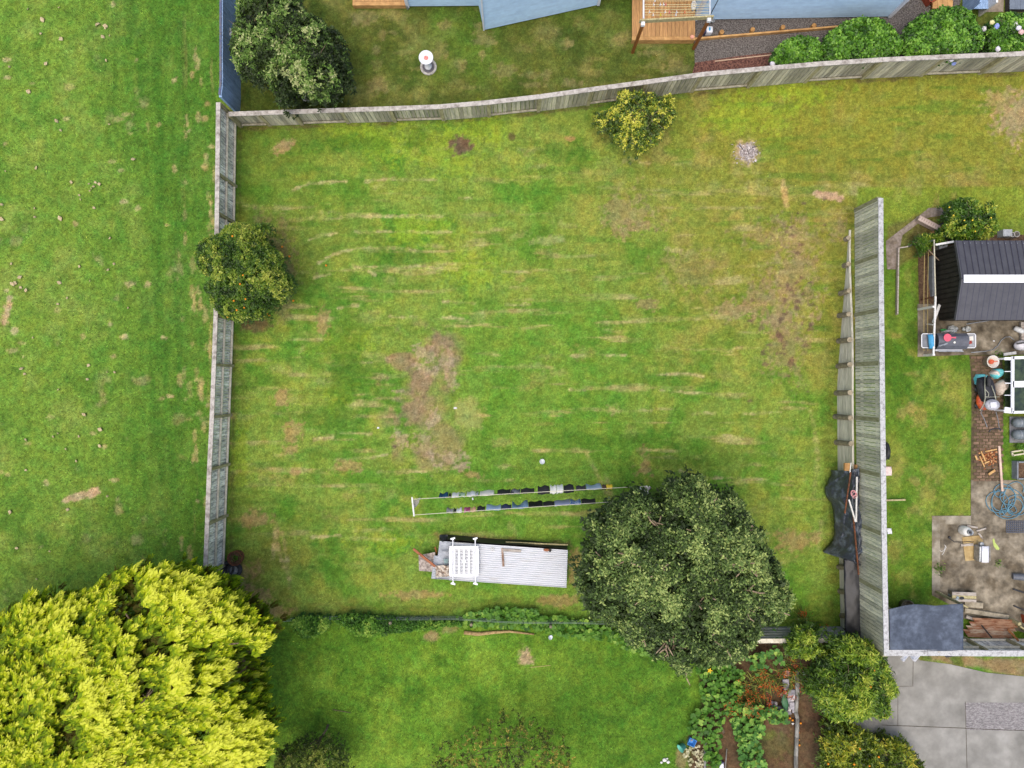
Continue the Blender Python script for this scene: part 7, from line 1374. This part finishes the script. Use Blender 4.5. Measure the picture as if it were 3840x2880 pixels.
for lb, px, py, c, tl, mm in (('square blue plastic tub on the lower lawn edge', 2590, 2774, (66, 138, 208), .0, .16), ('teal green plant pot lying beside the blue tub', 2562, 2790, (84, 168, 150), 1.0, .13)):
    g = G(px, py); t = thing('blue_tub' if tl == 0 else 'teal_pot', lb, 'tub' if tl == 0 else 'pot', g); M3 = Matrix.Rotation(R(20), 3, 'Z') if tl == 0 else Matrix.Rotation(R(-60), 3, 'Y') @ Matrix.Rotation(R(20), 3, 'X')
    nsid = 4 if tl == 0 else 24
    MB().lathe(g + Vector((0, 0, .02 if tl == 0 else .12)), [(mm * .85, 0), (mm * 1.15, .2), (mm * 1.22, .205), (mm * 1.1, .2), (mm * .8, .03), (0, .03)], nsid, m=M3).build('body', mat('tub_' + t.name, L(*c), .45, L(c[0] + 20, c[1] + 20, c[2] + 16), .08, 5), t, smooth=tl > 0)
    if tl == 0: MB().blob(g + Vector((.02, .02, .07)), (.05, .04, .03), 8, .2).build('stone_inside', STN[1], t)
    else: MB().lathe(g + Vector((0, 0, .12)), [(0, .035), (mm * .7, .035), (mm * .75, .07), (0, .07)], 18, m=M3).build('potting_soil', SOILM, t)
for k, (px, py, r_) in enumerate(((2491, 2848, .08), (2505, 2856, .07), (2502, 2844, .04), (2480, 2858, .05))): g = G(px, py); tag(MB().blob(g + Vector((0, 0, r_ * .4)), (r_, r_ * .8, r_ * .6), 10, .15, k).build('white_stone', WHITE_R, None, g), 'white stone on the grass at the lower edge left of the blue tub', 'stone', 'white stones at the lower edge')
for k, (pts, lb) in enumerate(((((2688, 2665), (2692, 2690), (2700, 2720), (2711, 2742)), 'curved brown log edging in the middle of the vine bed'), (((2644, 2762), (2642, 2820), (2640, 2890)), 'grey pole edging beside the pale cream leaves'), (((2722, 2802), (2718, 2850), (2716, 2900)), 'thin grey pole along the dark soil at the bottom'), (((2690, 2550), (2700, 2575), (2712, 2600)), 'thin grey cane in the dark vine'))): m = MB(); m.tube([G(x, y, .12) for x, y in pts], .05 if k < 2 else .022, 8); tag(m.build('garden_pole', LOGG if k else BARK, None, G(*pts[1]), smooth=True), lb, 'pole')
g = G(2697, 2868); t = thing('white_sack', 'white printed sack lying at the bottom edge in the garden', 'sack', g); MB().box(g + Vector((0, 0, .08)), (.3, .34, .13), .12).build('sack_body', mat('white_sack_film', L(222, 224, 236), .5, L(196, 200, 216), .1, 6), t, bevel=.05); MB().box(g + Vector((.0, .14, .1)), (.3, .05, .12), .12).build('blue_band', NAVY, t)
for k, (px, py) in enumerate(((2961, 2691), (2971, 2699), (3001, 2710), (2993, 2745), (2993, 2772), (2996, 2792))): g = G(px, py, .035); o = MB().blob(g, (.04, .04, .038), 12).build('fallen_orange', FRUIT_O, None, g, smooth=True); tag(o, 'fallen orange on the soil beside the log edging', 'orange', 'fallen oranges on the soil bed')
for k, (px, py) in enumerate(((1059, 926), (1086, 962), (1224, 996), (1101, 1128), (1005, 1176), (1012, 1184))): g = G(px, py, .035); o = MB().blob(g, (.04, .04, .038), 12).build('fallen_orange', FRUIT_O, None, g, smooth=True); tag(o, 'fallen orange on the lawn near the orange tree by the long fence', 'orange', 'fallen oranges on the lawn')
for k, (px, py, r_) in enumerate(((3012, 2524, .07), (2972, 2712, .05), (3205, 2650, .05))): g = G(px, py, .03); tag(MB().blob(g, (r_, r_ * .7, .03), 10, .25, k).build('white_scrap', WHITE_R, None, g), ['white scrap on the soil right of the log edging top', 'white scrap left of the log edging near the fallen oranges', 'white scrap under the driveway citrus'][k], 'scrap')
# dry leaves blown on the field
lf = None; rg = random.Random(8)
spots = [(108, 35), (224, 30), (162, 76), (370, 92), (398, 100), (397, 108), (363, 98), (156, 128), (231, 148), (388, 140), (413, 136), (175, 240), (38, 252), (400, 228), (110, 345), (215, 455), (230, 490), (413, 467), (138, 630), (24, 643), (502, 598), (337, 690), (360, 685), (354, 700), (345, 708), (340, 716), (375, 692), (270, 685), (300, 733), (305, 750), (132, 782), (134, 815), (228, 820), (414, 894), (355, 780), (10, 768), (8, 822), (45, 990), (77, 1040), (60, 1062), (80, 1078), (100, 1088), (50, 1066), (408, 1012), (430, 990), (340, 1052), (225, 1060), (254, 1118), (482, 1155), (126, 1266), (334, 1370), (330, 1422), (404, 1394), (432, 1396), (95, 1402), (84, 1382), (222, 1460), (318, 1555), (378, 1610), (202, 1638), (220, 1625), (100, 1650), (298, 1636), (376, 1672), (288, 1728), (100, 1762), (250, 1684), (405, 1860), (256, 1910), (40, 1920), (66, 2054), (190, 2066), (140, 2170), (220, 1140), (300, 1000)]
LEAFD = mat('dry_leaf', L(196, 182, 144), .8, L(176, 154, 116), .1, 14)
for i, (px, py) in enumerate(spots):
    g = G(px, py, .05)
    if lf is None:
        m = MB(); m.sheet(lambda u, v: Vector(((u - .5) * .16, (v - .5) * .11 * math.sin(math.pi * min(max(u, .08), .95)) * 1.6, .03 * math.sin(3 * u + 2 * v))), 6, 4, .003); lf = m.build('dry_leaf', LEAFD, None, None, smooth=True); o = lf
    else: o = lf.copy(); COL.objects.link(o)
    s_ = rg.choice([.45, .55, .7, 1.0]); o.location = g; o.rotation_euler = (rg.uniform(-.3, .3), rg.uniform(-.3, .3), rg.uniform(0, 6.28)); o.scale = (s_, s_ * rg.uniform(.7, 1.2), 1)
    tag(o, 'pale dry fallen leaf lying on the field left of the long fence', 'leaf', 'dry leaves on the field')
# ash and half burnt sticks in the fire spot, small litter on the lawn
g = G(2800, 573); t = thing('ash_heap', 'round heap of pale ash and burnt sticks on the upper right lawn', 'ash heap', g); rg2 = np.random.default_rng(4); n = 260; B = np.array(g) + np.c_[rg2.normal(0, .17, (n, 2)), rg2.uniform(.01, .05, n)]
leaves('ash_flakes', B, unit(rg2.normal(0, 1, (n, 3)) * [1, 1, .2]), unit(rg2.normal(0, .4, (n, 3)) + [0, 0, 1]), rg2.uniform(.05, .13, n), rg2.uniform(.03, .06, n), rg2.random(n), leafmat('ash', [(0, L(128, 116, 112)), (.5, L(186, 176, 174)), (1, L(224, 216, 214))], .9, .1, 0), t)['kind'] = 'stuff'
m = MB(); rr = random.Random(2)
for k in range(3): c = g + Vector((rr.uniform(-.2, .2), rr.uniform(-.2, .2), .05)); a = rr.uniform(0, 3.1); m.tube([c, c + Vector((math.cos(a) * .2, math.sin(a) * .2, .01))], .012, 5)
m.build('burnt_sticks', BLACKW, t)
scrap('white_litter', 'tiny white litter between the two washing lines', 1773, 1870, .05, .09, WHITE, 'litter', .03, 3)
scrap('white_litter', 'white scrap at the right edge of the dirt patch', 1708, 1530, .12, .07, WHITE_R, 'litter', .03, 4)
scrap('white_litter', 'small white scrap left of the dirt patch', 1419, 1604, .08, .06, WHITE, 'litter', .03, 5)
